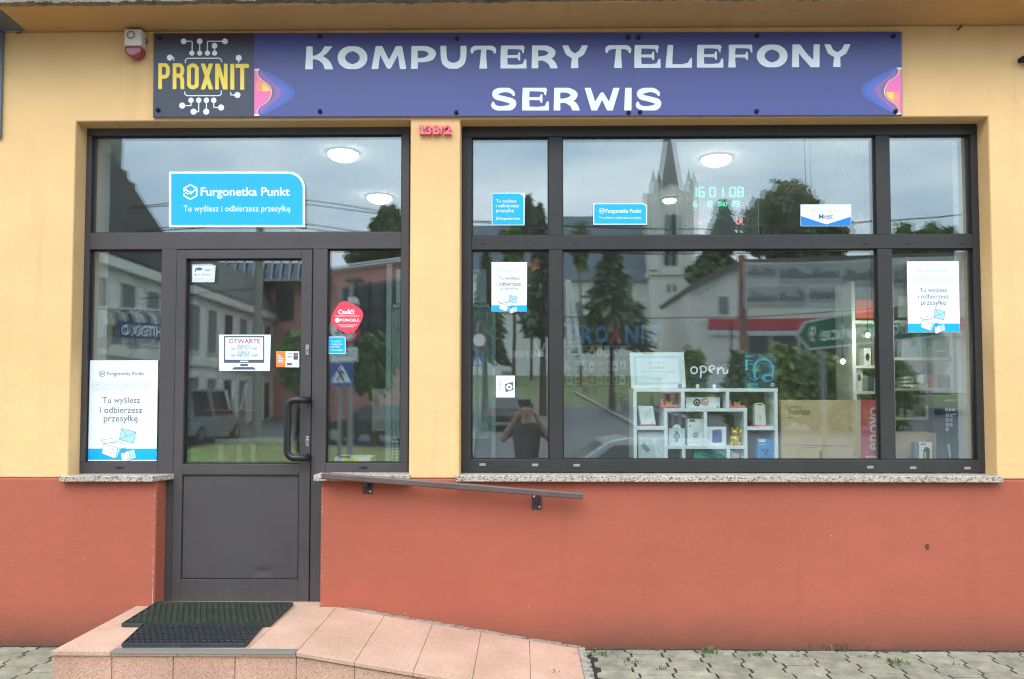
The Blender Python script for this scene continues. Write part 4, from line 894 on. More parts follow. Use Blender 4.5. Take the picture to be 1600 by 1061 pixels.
T = sheet('window_sticker', 'white sticker with a blue chevron in the middle top pane, below the lamp', [(1251, 353.5), (1330, 353.5), (1330, 319.5), (1251, 319.5)], TINT, 'sticker')
MB().px([(1251.5, 353), (1329.5, 353), (1329.5, 338.5), (1291, 350.5), (1251.5, 337.5)], lay(1), .0003).build('blue_chevron', M_BLUE, T)
k = MB(); k.ptext('Furgonetka Punkt', 1274, 326.5, 1315, 331.5, lay(1)); cube_logo(k, 1270, 328.5, 3, lay(1), .5); k.build('pale_lettering', M_INKL, T)
k = MB(); k.ptext('M', 1279.5, 334.5, 1287, 341.8, lay(1.5), .012); k.ptext('est', 1292, 335, 1301.5, 341.9, lay(1.5), .012); k.build('lettering', M_BLUE, T); k = MB(); k.ptext('e', 1287.8, 336.3, 1291.5, 341.9, lay(1.5), .012); k.build('red_letter', M_RED2, T)
T = sheet('window_sticker', 'white camera surveillance notice in the upper corner of the door pane', [(300, 441), (335, 441), (337, 415), (329, 412), (300, 413)], mat('old tape', S(200, 208, 208), .4), 'sticker')
MB().px([(301.5, 434), (333.5, 434), (333.5, 415), (301.5, 415)], lay(1), .0003).build('notice', TINT, T)
k = MB(); k.ptext('OBIEKT', 319, 420.5, 332, 424.3, lay(2), .006); k.ptext('MONITOROWANY', 304, 427.3, 332, 431, lay(2), .006); k.px([(304.5, 419.5), (312, 417.5), (317, 420), (316, 422), (309, 423)], lay(2), .0002).px([(304.5, 421), (306.5, 421), (306.5, 425), (304.5, 425)], lay(2), .0002); k.build('lettering', M_INK, T)
T = sheet('opening_hours_sign', 'white opening hours sheet shaped round a computer monitor drawing, on the door glass', [(342.5, 579.5), (421.5, 579.5), (423, 523), (342.5, 523)], TINT, 'sign')
k = MB()
for P in ([(350, 525), (413, 525), (413, 527.2), (350, 527.2)], [(350, 527.2), (352, 527.2), (352, 562), (350, 562)], [(411, 527.2), (413, 527.2), (413, 562), (411, 562)], [(350, 562), (413, 562), (413, 567), (350, 567)], [(376, 568.5), (387, 568.5), (388, 572), (375, 572)], [(362, 577.5), (400, 577.5), (396, 573.5), (366, 573.5)]): k.px(P, lay(1), .0003)
k.build('monitor_drawing', mat('slate print', S(78, 86, 98), .5), T)
MB().pline([(375, 564.5), (388, 564.5)], 1.6, lay(2)).build('white_mark', M_WHITE, T)
k = MB(); k.ptext('OTWARTE', 357, 529.2, 406.5, 536.8, lay(1), .022); k.build('lettering', M_OTW, T)
k = MB(); k.ptext('PON.-PT.', 372, 538.2, 390, 541.6, lay(1)); k.ptext('OD 9:00 DO 17:00', 360, 542.8, 402, 546.6, lay(1), .006); k.ptext('SOBOTA', 372, 548.3, 390.5, 551.6, lay(1)); k.ptext('OD 9:00 DO 13:00', 360, 553.4, 402.5, 557.4, lay(1), .012)
k.pline([(371, 542), (391, 542)], .5, lay(1)).pline([(371, 552), (391, 552)], .5, lay(1)); k.build('hours_lettering', M_NAVY, T)
T = sheet('window_sticker', 'orange and white card payment sticker on the door glass near the handle', [(431.5, 573.5), (467.5, 574), (467.5, 549), (431.5, 549)], TINT, 'sticker')
MB().px([(431.7, 573.3), (446, 573.5), (446, 549.2), (431.7, 549.2)], lay(1), .0003).build('orange_field', M_ORG, T)
k = MB()
for q in range(5): k.pline([(434, 554.5+q*2.8), (434+[3, 6, 9, 8, 10][q], 554.5+q*2.8)], 1, lay(2))
k.build('lettering', M_WHITE, T)
k = MB()
for q in range(4): k.pline([(449.5, 552.5+q*2.2), (456-(q % 2)*2, 552.5+q*2.2)], .8, lay(1))
k.px([(448.5, 571), (456, 571), (456, 567), (448.5, 567)], lay(1), .0002); k.build('small_print', M_INK, T)
MB().px([(458.5, 562), (465.5, 562), (465.5, 551.5), (458.5, 551.5)], lay(1), .0002).build('card_mark', M_NAVY, T); MB().pdisc(461, 555, 1.7, lay(2), ry=1.7).build('card_mark', M_RED2, T); MB().pdisc(463.2, 555, 1.4, lay(2.4)).build('card_mark', M_ORG, T)
P = []
for k in range(48):
    a = 2*PI*k/48; cx_, cy_ = 542.2, 496; q = (abs(math.cos(a))**3.2+abs(math.sin(a))**3.2)**(-1/3.2); u, v = 23*q*math.cos(a), 23*q*math.sin(a); th_ = math.radians(28+45*0)
    P.append((cx_+u*math.cos(.5)*.98-v*math.sin(.5), cy_+u*math.sin(.5)+v*math.cos(.5)))
T = sheet('window_sticker', 'red rounded diamond sticker with a white greeting, in the slim pane beside the door', P, M_RED2, 'sticker')
k = MB(); k.ptext('Cześć!', 528.5, 483, 553.5, 491, lay(1), .03); k.ptext('FORCELL', 531.5, 498, 562, 502.3, lay(1), .03); k.pdisc(527, 500.3, 3.8, lay(1)); k.ptext('nowe akcesoria w Twoim telefonie', 523.5, 491.8, 561.5, 494.6, lay(1)); k.pline([(528, 507.8), (558, 507.8)], .8, lay(1)).pline([(532, 510.6), (553.5, 510.6)], .7, lay(1)); k.build('lettering', M_WHITE, T)
T = sheet('window_sticker', 'small cyan parcel point sticker below the red diamond sticker', rc(513, 526, 540, 553, 4), TINT, 'sticker'); MB().px(rc(514, 527, 539, 552, 3.5), lay(1), .0003).build('cyan_field', M_CYAN, T)
k = MB(); k.ptext('Tu wyślesz', 517, 531.5, 533.5, 535.5, lay(2)); k.ptext('i odbierzesz', 517, 536, 535, 539, lay(2)); k.ptext('przesyłkę', 517, 540, 531, 543.6, lay(2)); k.ptext('Furgonetka', 517, 545.6, 536, 548.6, lay(2), .02); k.build('lettering', M_WHITE, T)
T = sheet('notice', 'small white notice with a cooling fan drawing, low beside the pier', [(775, 621), (804.5, 621), (804.5, 587), (775, 587)], TINT, 'notice')
k = MB(); k.px([(789, 600), (801.5, 596.5), (802.5, 609), (790, 613)], lay(1), .0003); k.build('fan_drawing', M_INK, T); MB().pdisc(795.8, 604.8, 4.8, lay(2)).build('fan_ring', M_WHITE, T); MB().pdisc(795.8, 604.8, 1.8, lay(3)).build('fan_hub', M_INK, T)
k = MB()
for q in range(7): k.pline([(779.5, 594+q*2.4), (785-(q % 3), 594+q*2.4)], 1, lay(1))
k.build('small_print', M_INKL, T)
# butterfly cling pictures (faded)
M_BFLY = bpy.data.materials.new('faded cling film'); M_BFLY.use_nodes = True
M_BFLY.node_tree.nodes['Principled BSDF'].inputs['Base Color'].default_value = S(176, 104, 48); M_BFLY.node_tree.nodes['Principled BSDF'].inputs['Alpha'].default_value = .55
M_BFL2 = M_BFLY.copy(); M_BFL2.name = 'very faded cling film'; M_BFL2.node_tree.nodes['Principled BSDF'].inputs['Alpha'].default_value = .28; M_BFL2.node_tree.nodes['Principled BSDF'].inputs['Base Color'].default_value = S(170, 110, 80)
def fly(x, y, s, a, m, label):
    k = MB(); ca, sa = math.cos(a), math.sin(a); yb = GY+.032
    for (cx_, cy_, rx, ry, t) in ((-.45, -.35, .5, .38, .7), (.45, -.35, .5, .38, -.7), (-.34, .38, .36, .3, -.6), (.34, .38, .36, .3, .6), (0, 0, .07, .5, 0)):
        V = []; k.k += 1
        for q in range(18):
            u, v = rx*math.cos(2*PI*q/18), ry*math.sin(2*PI*q/18); u, v = cx_+u*math.cos(t)-v*math.sin(t), cy_+u*math.sin(t)+v*math.cos(t)
            V.append(at(x+s*(u*ca-v*sa), y+s*(u*sa+v*ca), yb+.0003*k.k))
        k.add(V, [tuple(range(18))])
    tag(k.build('butterfly_sticker', m, origin=at(x, y, yb)), label, 'sticker', 'butterfly stickers inside the display window')
fly(834, 415, 12, -.5, M_BFLY, 'orange butterfly sticker beside the white poster nearest the pier'); fly(880, 573, 11, .9, M_BFLY, 'orange butterfly sticker half hidden at the mullion, above the paving reflections')
fly(940, 342, 11, .2, M_BFL2, 'faded butterfly sticker beside the wide cyan sticker in the middle top pane'); fly(1347, 346, 12, .6, M_BFL2, 'faded butterfly sticker beside the white chevron sticker'); fly(1413, 411, 11, -.4, M_BFL2, 'faded butterfly sticker at the top of the end pane')
# ------------------------------------------------------------------ inside the shop: ceiling lamps
M_LAMP = mat('lit opal glass', S(240, 236, 224), .3, emit=(1, .93, .78), estr=5.0); 
t_ = M_LAMP.node_tree; nz_ = t_.nodes.new('ShaderNodeTexNoise'); nz_.inputs['Scale'].default_value = 9; co_ = t_.nodes.new('ShaderNodeTexCoord'); t_.links.new(co_.outputs['Object'], nz_.inputs['Vector'])
mr_ = t_.nodes.new('ShaderNodeMapRange'); mr_.inputs['From Min'].default_value = .35; mr_.inputs['From Max'].default_value = .65; mr_.inputs['To Min'].default_value = 1.0; mr_.inputs['To Max'].default_value = 13; t_.links.new(nz_.outputs['Fac'], mr_.inputs['Value']); t_.links.new(mr_.outputs[0], t_.nodes['Principled BSDF'].inputs['Emission Strength'])
M_RIM = mat('brass rim', S(180, 150, 100), .3, metal=1)
def ceil_lamp(px, py, label, n, R=.115):
    d_ = ray(px, py); t_ = (zc-.045-CAM.z)/d_.z; p = CAM+d_*t_; p.z = zc
    T = thing('ceiling_lamp', label, 'lamp', p, 'round ceiling lamps in the shop')
    MB().lathe([(R*math.sin(a), -.5*R*math.cos(a)-.012) for a in [PI/2*k/8+.001 for k in range(9)]], p, 28).build('opal_dome', M_LAMP, T, smooth=True)
    MB().lathe([(R+.012, -.012), (R+.014, -.001), (R-.01, -.0005)], p, 28).build('rim', M_RIM, T, smooth=True)
ceil_lamp(536, 247, 'larger lit round ceiling lamp seen through the pane above the door', 1); ceil_lamp(593, 314, 'smaller lit round ceiling lamp deeper inside, through the pane above the door', 2)
ceil_lamp(1119, 255, 'lit round ceiling lamp above the digital clock in the display window', 3); ceil_lamp(1046, 318, 'lit round ceiling lamp deepest inside, beside the digital clock', 4, .065)
# ------------------------------------------------------------------ display ledge and white cube shelf
IY = .34                                      # plane of the goods in the window
lz = at(1130, 719.5, .36).z
LG = MB(); LG.box(xr0-.25, xr1+.05, WT+.005, .66, lz-.05, lz-.02); LG.build('display_ledge', mat('ledge laminate', S(70, 72, 72), .6), B)
M_SHF = mat('white shelf laminate', S(232, 236, 236), .4)
SH = thing('cube_shelf', 'white open cube shelf with goods standing in the display window', 'shelf', at(1104, 719, .5))
sy0, sy1 = .40, .62
def vboard(m, x, y0, y1): m.box(at(x, 660, sy0).x-.011, at(x, 660, sy0).x+.011, sy0+.001, sy1, max(lz+.001, at(x, y1, sy0).z), at(x, y0, sy0).z)
def hboard(m, y, x0, x1): m.box(at(x0, y, sy0).x, at(x1, y, sy0).x, sy0, sy1, at((x0+x1)/2, y, sy0).z-.011, at((x0+x1)/2, y, sy0).z+.011)
for y, x0, x1 in ((609.5, 990, 1215.5), (640.5, 1038, 1168), (669, 994, 1040), (699, 1038, 1168), (669.5, 1165, 1213)):
    k = MB(); hboard(k, y, x0, x1); k.build('shelf_board', M_SHF, SH, bevel=.0015)
for x, y0, y1 in ((992.5, 611, 722), (1213, 611, 722), (1067.5, 611.5, 639), (1137.5, 611.5, 639), (1040.5, 642, 722), (1165, 642, 722), (1102.5, 642, 697.5), (1068, 701, 722), (1138, 701, 722)):
    k = MB(); vboard(k, x, y0, y1); k.build('upright_board', M_SHF, SH, bevel=.0015)
C_WB = mat('white carton', S(222, 228, 226), .45)
def carton(name, label, P, m, y=.46, dp=.10, cat='box', group=None, parts=()):
    """box whose front has the pixel corners P (foot-left, foot-right, head-right, head-left); parts draw on its front"""
    c_ = at(sum(p[0] for p in P)/4, max(p[1] for p in P), y); t = thing(name, label, cat, c_, group)
    MB().px(P, y, dp).build('carton', m, t, bevel=.002)
    for nm, mm, fn in parts:
        k = MB(); fn(k, y-.0012); k.build(nm, mm, t)
    return t
def R4(x0, y0, x1, y1): return [(x0, y1), (x1, y1), (x1, y0), (x0, y0)]
# framed certificate leaning on the shelf
CE = thing('framed_certificate', 'white framed certificate standing on top of the cube shelf, leaning askew', 'certificate', at(1030, 608, .45))
MB().px([(986.5, 607), (1072, 606), (1068.5, 550), (983.5, 551)], .448, .02).build('frame', M_SHF, CE, bevel=.002)
MB().px([(992, 601), (1066, 600), (1063.5, 555.5), (989.5, 556)], .446, .002).build('mount', mat('pale mount', S(196, 220, 226), .3), CE); MB().px([(996, 598), (1062, 597), (1059.5, 559.5), (993.5, 560)], .445, .001).build('paper', TINT, CE)
k = MB(); k.ptext('Furgonetka Punkt', 1018, 565.5, 1039, 568.5, .4438); cube_logo(k, 1015, 567, 2, .4438, .4); k.ptext('Certyfikat', 1015, 572, 1038, 577.5, .4438); k.ptext('Punktu Partnerskiego Furgonetka', 1003, 579, 1052, 582.5, .4438)
k.pline([(1015, 586), (1042, 586)], .5, .4438).pline([(1018, 589.5), (1040, 589.5)], .5, .4438).pline([(1020, 593), (1036, 593)], .5, .4438); k.build('lettering', M_INKL, CE)
k = MB(); k.pdisc(1062.5, 602, 3, .4435).px([(1060, 602), (1065, 602), (1065, 606), (1060, 606)], .4436, .0005); k.build('clip', mat('slate clip', S(92, 112, 112), .5), CE)
# dark open sign with cut-out cogs
OP = thing('open_sign', 'dark cut-out sign with cogwheels and white open lettering, on the cube shelf', 'sign', at(1106, 607, .5)); M_SMK = mat('dark acrylic', S(48, 56, 60), .3)
k = MB()
for cx_, cy_, r, n in ((1088, 588, 12, 11), (1106, 583, 14, 13), (1126, 581, 13, 12), (1133, 596, 9, 9), (1099, 598, 9, 9), (1117, 596, 8, 9)):
    P = []
    for q in range(n*4):
        rr = r*(1.0 if q % 4 < 2 else .82); a = 2*PI*q/(n*4); P.append((cx_+rr*math.cos(a), cy_+rr*math.sin(a)))
    k.k += 1; k.px(P, .50+.0011*k.k, .004)
k.px(R4(1076, 602, 1137, 606.8), .50, .02); k.build('cog_panel', M_SMK, OP)
k = MB(); yy = .494
def hand(pts, wd): k.pline(pts, wd, yy)
arc = lambda cx_, cy_, rx, ry, a0, a1, n=14: [(cx_+rx*math.cos(math.radians(lerp(a0, a1, q/n))), cy_+ry*math.sin(math.radians(lerp(a0, a1, q/n)))) for q in range(n+1)]
hand(arc(1084.5, 578.5, 5, 5.4, 0, 360), 2.5); hand([(1094, 572), (1095.5, 580), (1094.5, 591)], 2.6); hand(arc(1098.5, 577, 5, 5, 190, 480), 2.5); hand([(1108, 579), (1117, 576)]+arc(1112.5, 576.5, 4.6, 5.2, 0, -280), 2.3); hand([(1121, 574), (1122, 585)], 2.5); hand([(1122, 579), (1126, 574), (1130, 576), (1131, 584), (1136, 583), (1137, 577)], 2.4)
k.build('lettering', M_WHITE, OP)
k = MB()
for q in (1090, 1116): k.pdisc(q, 603, 3, .497).px(R4(q-2.2, 602, q+2.2, 607), .498, .0005)
k.build('pegs', C_WB, OP)
carton('headset_box', 'dark box with a turquoise gaming headset picture, on the cube shelf beside the open sign', R4(1163.5, 552, 1213, 606.5), mat('dark teal carton', S(30, 62, 76), .4), .47, .10, 'box', None,
 (('headset_picture', mat('turquoise print', S(70, 160, 190), .45), lambda k, y: (k.pline(arc(1193, 578, 15, 17, 150, 400), 4.2, y), k.pline(arc(1193, 579, 10.5, 12, 160, 390), 1.1, y), k.pdisc(1182, 585, 5, y-.001, ry=9), k.pdisc(1199, 590, 9, y-.001, ry=6.5), k.pline([(1168, 582), (1172, 590), (1180, 596)], 1.2, y))),
  ('earpads', mat('dark print', S(22, 44, 56), .5), lambda k, y: (k.pdisc(1184, 585, 3, y-.002, ry=6), k.pdisc(1201, 591, 5.5, y-.002, ry=3.6))),
  ('lettering', mat('bright cyan print', S(60, 205, 235), .45), lambda k, y: (k.pdisc(1166.3, 556.5, 1.6, y), k.ptext('RAY', 1169, 554.7, 1179, 558.3, y, .02), k.ptext('LUTOR', 1168, 599, 1184, 602.6, y, .02), k.pline([(1169, 605), (1186, 605)], .7, y), [k.px(R4(1164.5, 562+q*4.4, 1168.5, 565.5+q*4.4), y, .0003) for q in range(4)], k.pline([(1170, 563.5), (1176, 563.5)], .7, y), k.pline([(1170, 569.5), (1177, 569.5)], .7, y))),
  ('age_mark', M_WHITE, lambda k, y: k.pring(1207, 601, 1.6, 2.8, y))))
M_WT = mat('dark watch print', S(70, 66, 66), .5); M_WT2 = mat('rose watch print', S(206, 150, 140), .5)
carton('watch_box', 'wide white box with two round watches pictured, in the top middle cube', R4(1072, 620.5, 1125, 637.5), C_WB, .45, .1, 'box', None,
 (('watch_picture', M_WT, lambda k, y: (k.pring(1089, 629, 3.2, 5.8, y), k.pdisc(1089, 629.5, 2, y), k.pdisc(1121, 635.5, 1.4, y))), ('watch_picture', M_WT2, lambda k, y: (k.pring(1102, 628, 3.2, 6.2, y-.0004), k.pdisc(1102, 628.5, 2, y)))))
M_CORAL = mat('coral card', S(226, 110, 116), .5); M_GOLDP = mat('old gold print', S(176, 150, 84), .5)
def yoke(x0, y0, label):
    t = thing('phone_stand', label, 'stand', at(x0+13, y0+13, .44), 'coral stands with gold badges on the cube shelf')
    MB().px([(x0, y0+13.2), (x0+27, y0+13.2), (x0+27, y0+11), (x0+24, y0+9), (x0+4, y0+9.5), (x0+2.5, y0), (x0, y0)], .44, .05).build('stand_base', M_CORAL, t, bevel=.001)
    k = MB(); k.px([(x0+8, y0+2), (x0+10, y0+4), (x0+15, y0+4), (x0+17, y0+1.5), (x0+17.5, y0+8.5), (x0+14, y0+10), (x0+10.5, y0+10), (x0+7.5, y0+8)], .445, .02); k.build('badge', M_GOLDP, t)
    MB().pline([(x0+10, y0+6), (x0+15.5, y0+6)], .8, .4435).build('badge_mark', M_MATTE, t)
yoke(1033, 623.5, 'coral stand with a gold badge in the top cube below the certificate'); yoke(1139.5, 624.5, 'coral stand with a gold badge in the top cube below the headset box')
carton('charger_box', 'white box with red foot leaning in the upper cube under the certificate', [(1002, 664.5), (1025, 663.5), (1020, 634.5), (997, 634)], C_WB, .45, .06, 'box', None,
 (('picture', M_INKL, lambda k, y: (k.pline(arc(1011, 648, 4, 5, 0, 360), .8, y), k.pline([(1011, 645), (1011, 650)], 1.6, y), k.pline([(1015, 640), (1018, 641)], 1.4, y), k.pline([(1017, 660), (1021, 660)], .8, y))), ('red_foot', M_CORAL, lambda k, y: k.px([(1003, 665.2), (1024, 664.5), (1023.5, 662), (1002.5, 662.8)], y, .0005))))
carton('power_bank_box', 'large white box with a grey power bank picture in the lowest end cube', R4(997.5, 675.5, 1038.5, 717.5), mat('grey white carton', S(196, 206, 204), .5), .43, .12, 'box', None,
 (('picture', mat('grey print', S(128, 140, 136), .5), lambda k, y: (k.px([(1001, 696), (1007, 691.5), (1016, 703), (1010, 707)], y, .0004), k.pline([(1030, 694), (1030, 708)], .7, y), k.pline([(1027, 694), (1027, 704)], .5, y))), ('bright_label', M_WHITE, lambda k, y: k.px(R4(1020, 686, 1023.5, 694), y, .0004))))
carton('watch_card', 'clear hanging pack with a round blue-grey watch, beside the tall camera box', R4(1045, 669.5, 1070.5, 696), mat('pale pack', S(190, 208, 212), .4), .45, .04, 'box', None,
 (('hang_tab', C_WB, lambda k, y: k.px(arc(1057.5, 669.5, 6.2, 6.5, 180, 360), y, .001)), ('watch_picture', mat('steel blue print', S(84, 104, 124), .5), lambda k, y: (k.pring(1057.5, 682, 3, 5, y), k.pdisc(1057.5, 682, 1.9, y), k.px(R4(1055.5, 674, 1059.5, 677.5), y, .0004), k.px(R4(1055.5, 686.5, 1059.5, 690), y, .0004)))))
carton('camera_box', 'tall white box picturing a small round camera lens, in the middle cube', R4(1074.5, 654.5, 1099, 696), C_WB, .44, .08, 'box', None,
 (('picture', M_INKL, lambda k, y: (k.pring(1087, 679.5, 3.8, 5, y), k.pline([(1081, 687), (1093, 687)], .7, y), [k.pdisc(1078+q*5, 691.5, 1, y) for q in range(4)])), ('lens_picture', M_MATTE, lambda k, y: (k.pring(1087, 679.5, 1.6, 2.9, y))), ('label_strip', mat('slate print', S(78, 86, 98), .5), lambda k, y: (k.px(R4(1077, 655.5, 1086, 659), y, .0004), k.pring(1078.5, 666, .9, 1.7, y)))))
carton('phone_case_box', 'white box with a violet phone case pictured, in the middle cube', R4(1105, 667, 1135, 696.5), C_WB, .44, .08, 'box', None,
 (('case_picture', mat('violet print', S(88, 92, 160), .4), lambda k, y: k.px([(1114, 692), (1127, 691), (1128, 690), (1127.5, 672), (1126, 671), (1114, 671.5), (1113, 673), (1113, 691)], y, .0006)), ('case_camera', mat('dark violet print', S(52, 56, 104), .4), lambda k, y: (k.pdisc(1116, 675.5, 1.4, y-.001), k.pdisc(1119.8, 675.5, 1.4, y-.001), k.pdisc(1116, 679.5, 1.4, y-.001), k.pdisc(1119.8, 679.5, 1.4, y-.001)))))
M_GOLD = mat('gold paint', S(226, 190, 74), .25, metal=.45)
LC = thing('lucky_cat', 'golden waving cat figurine sitting in the middle cube', 'figurine', at(1149, 696, .46)); pc = at(1149, 696, .46); u_ = .0046
k = MB(); k.ball((pc.x, .47, pc.z+.035), (.034, .03, .036), 16).ball((pc.x, .465, pc.z+.085), (.026, .024, .022), 16); k.ball((pc.x-.026, .455, pc.z+.012), (.016, .02, .012), 10).ball((pc.x+.024, .455, pc.z+.012), (.016, .02, .012), 10).ball((pc.x-.024, .45, pc.z+.045), (.012, .012, .02), 10)
k.lathe([(.010, 0), (.001, .022)], (pc.x-.017, .465, pc.z+.098), 8).lathe([(.010, 0), (.001, .022)], (pc.x+.015, .465, pc.z+.098), 8); k.build('cat_body', M_GOLD, LC, smooth=True)
k = MB(); k.tube([(pc.x+.026, .462, pc.z+.05), (pc.x+.036, .455, pc.z+.075), (pc.x+.034, .448, pc.z+.105)], [.011, .011, .013], 10); k.build('raised_paw', M_GOLD, LC, smooth=True)
k = MB(); k.pline([(1145, 679.3), (1147.6, 679)], .7, .436).pline([(1150.5, 679), (1153, 679.3)], .7, .436).pline([(1147.5, 682), (1150.5, 682)], .6, .436); k.build('cat_face', mat('brown paint', S(90, 56, 30), .5), LC)
carton('usb_box', 'slim white box with a dark hanging hole and red foot, in the upper end cube', [(1180, 664.5), (1197, 664.5), (1195.5, 633), (1191, 629.5), (1183, 629.5), (1179, 633)], mat('cream carton', S(224, 222, 208), .5), .45, .05, 'box', None,
 (('hang_hole', M_MATTE, lambda k, y: k.pline([(1183.5, 632.3), (1191, 632.3)], 1.4, y)), ('picture', M_INKL, lambda k, y: (k.pline([(1185, 648), (1189, 650), (1186, 653), (1190, 655)], 1, y), k.ptext('ZAZ', 1185.5, 655.5, 1190.5, 658, y))), ('red_foot', M_CORAL, lambda k, y: k.px(R4(1177.5, 664, 1199, 667), y-.02, .06))))
carton('cable_box', 'bright blue box with a charging cable pictured, in the lowest end cube', [(1183, 719), (1207.5, 719), (1208, 685.5), (1183.5, 685)], mat('azure carton', S(36, 142, 206), .4), .44, .08, 'box', None,
 (('picture', mat('navy print', S(40, 60, 90), .5), lambda k, y: (k.pline([(1190, 703), (1196, 707), (1201, 703), (1195, 701), (1190, 703)], 1.4, y), k.pline([(1196, 707), (1193, 717)], 1.3, y), k.pline([(1196, 707), (1203, 713)], 1.2, y))), ('label_strip', M_WHITE, lambda k, y: (k.px(R4(1185.5, 686.5, 1196, 691), y, .0004), k.pline([(1186, 694.5), (1196, 694.5)], .8, y)))))
carton('adapter_box', 'green box with a dark plug pictured, in the lowest middle cube', R4(1084, 703.5, 1133, 721), mat('emerald carton', S(34, 178, 132), .4), .44, .08, 'box', None,
 (('picture', mat('grey teal print', S(62, 96, 100), .5), lambda k, y: (k.px([(1100, 704.5), (1106, 704), (1122, 714), (1117, 718)], y, .0005), k.pline([(1097, 710), (1124, 718)], 2.2, y-.0006))), ('small_print', M_WHITE, lambda k, y: k.pline([(1124, 707), (1130, 707)], .9, y))))
carton('earphone_box', 'small pale box with two dark earphones pictured, between the green and blue boxes', R4(1142.5, 703, 1168, 721), mat('grey white carton', S(196, 206, 204), .5), .44, .08, 'box', None,
 (('picture', mat('dark print', S(22, 44, 56), .5), lambda k, y: (k.px(R4(1155, 710, 1158, 719), y, .0004), k.px(R4(1161, 711, 1163.5, 719), y, .0004))), ('label_strip', mat('green print', S(120, 170, 130), .5), lambda k, y: k.px(R4(1149, 705, 1157, 707), y, .0004))))
# cardboard monitor box
M_KRAFT = mat('kraft cardboard', S(196, 170, 128), .75, var=.06, vscale=4)
carton('monitor_box', 'large brown cardboard monitor box with a red printed end, standing in the window', R4(1221, 625, 1345.2, 723), M_KRAFT, .40, .22, 'box', None,
 (('lettering', mat('brown ink', S(92, 78, 62), .6), lambda k, y: (k.ptext('Lenovo', 1229, 632.5, 1252, 637.5, y), k.ptext('ThinkVision', 1230, 638.5, 1266, 648.5, y, .016), k.pline([(1230, 652), (1241, 652)], .8, y), k.pline([(1222, 695), (1328, 697)], .6, y), k.pline([(1247, 700), (1247, 719)], .5, y), k.pline([(1328, 645), (1328, 697)], .5, y), k.pline([(1247, 700), (1300, 698)], .4, y), k.pline([(1334, 708), (1336, 712)], .9, y))),
  ('dark_patch', mat('brown patch', S(150, 120, 84), .7), lambda k, y: k.px(R4(1280, 704, 1285, 722), y, .0005))))
RB = [o for o in COL.objects if o.name.startswith('monitor_box')][0]
MB().px(R4(1345.4, 625, 1381, 723), .399, .22).build('red_end', mat('red carton', S(196, 52, 66), .45), RB, bevel=.002)
k = MB(); k.text('Lenovo', at(1373.5, 716, .396), at(1373.5, 636, .396), at(1352, 716, .396), .022); k.build('lettering', mat('pale pink print', S(226, 176, 168), .5), RB)
# goods at the far end of the window
carton('speaker_box', 'tall black speaker box with two glowing rings pictured, in the end pane', [(1476, 722), (1530, 722), (1529, 617), (1475.5, 617)], mat('black carton', S(30, 34, 40), .35), .42, .2, 'box', None,
 (('lettering', M_WHITE, lambda k, y: (k.ptext('media-tech', 1476.5, 623.5, 1496, 627, y, .012), k.ptext('FUNBOX', 1477, 638, 1502.5, 642.8, y, .04), k.pline([(1489, 647), (1495, 647)], 2, y), k.ptext('YOU', 1507, 624, 1518, 629, y))),
  ('lettering', M_INKL, lambda k, y: (k.ptext('BT', 1504, 638, 1511, 642.8, y, .02), [k.px(R4(1478+6*(q % 2), 646+q//2*7.4, 1482.5+6*(q % 2), 651.5+q//2*7.4), y, .0004) for q in range(7)], k.px([(1480, 694), (1484, 693), (1486, 716), (1483.5, 716)], y, .0004))),
  ('speaker_picture', mat('blue black print', S(30, 56, 72), .3), lambda k, y: k.px([(1493, 718), (1523, 718), (1526, 664), (1523, 660), (1496, 660), (1493, 664)], y, .0004)),
  ('ring_picture', mat('lilac print', S(150, 140, 210), .4), lambda k, y: k.pring(1507, 682, 9.2, 11.2, y-.0008)), ('ring_picture', mat('mint print', S(80, 170, 170), .4), lambda k, y: k.pring(1507.5, 708, 8.6, 10.6, y-.0008)), ('handle_picture', mat('teal print', S(50, 120, 130), .4), lambda k, y: k.pline([(1502, 657), (1519, 656.5)], 2.4, y-.0008))))
carton('microphone_box', 'small white box with orange top picturing a black device, in front of the plain carton', R4(1436.5, 691, 1456.5, 722), C_WB, .40, .05, 'box', None,
 (('orange_top', M_ORG, lambda k, y: k.px(R4(1438.5, 691.5, 1447, 695.5), y, .0004)), ('picture', M_MATTE, lambda k, y: k.px([(1442, 721), (1452.5, 721), (1453, 703), (1450.5, 699), (1446, 698.5), (1443, 703)], y, .0004)), ('screen_picture', mat('lime print', S(170, 200, 70), .5), lambda k, y: k.px(R4(1444, 706, 1447, 716), y-.0006, .0003))))
carton('narrow_box', 'narrow dark box between the plain carton and the orange-topped box', R4(1429, 691, 1436, 722), mat('slate carton', S(120, 110, 120), .5), .405, .05)
carton('plain_carton', 'plain tan carton lying behind the white orange-topped box', R4(1396, 676.5, 1474, 722), mat('tan cardboard', S(178, 154, 118), .8, var=.1), .52, .25)
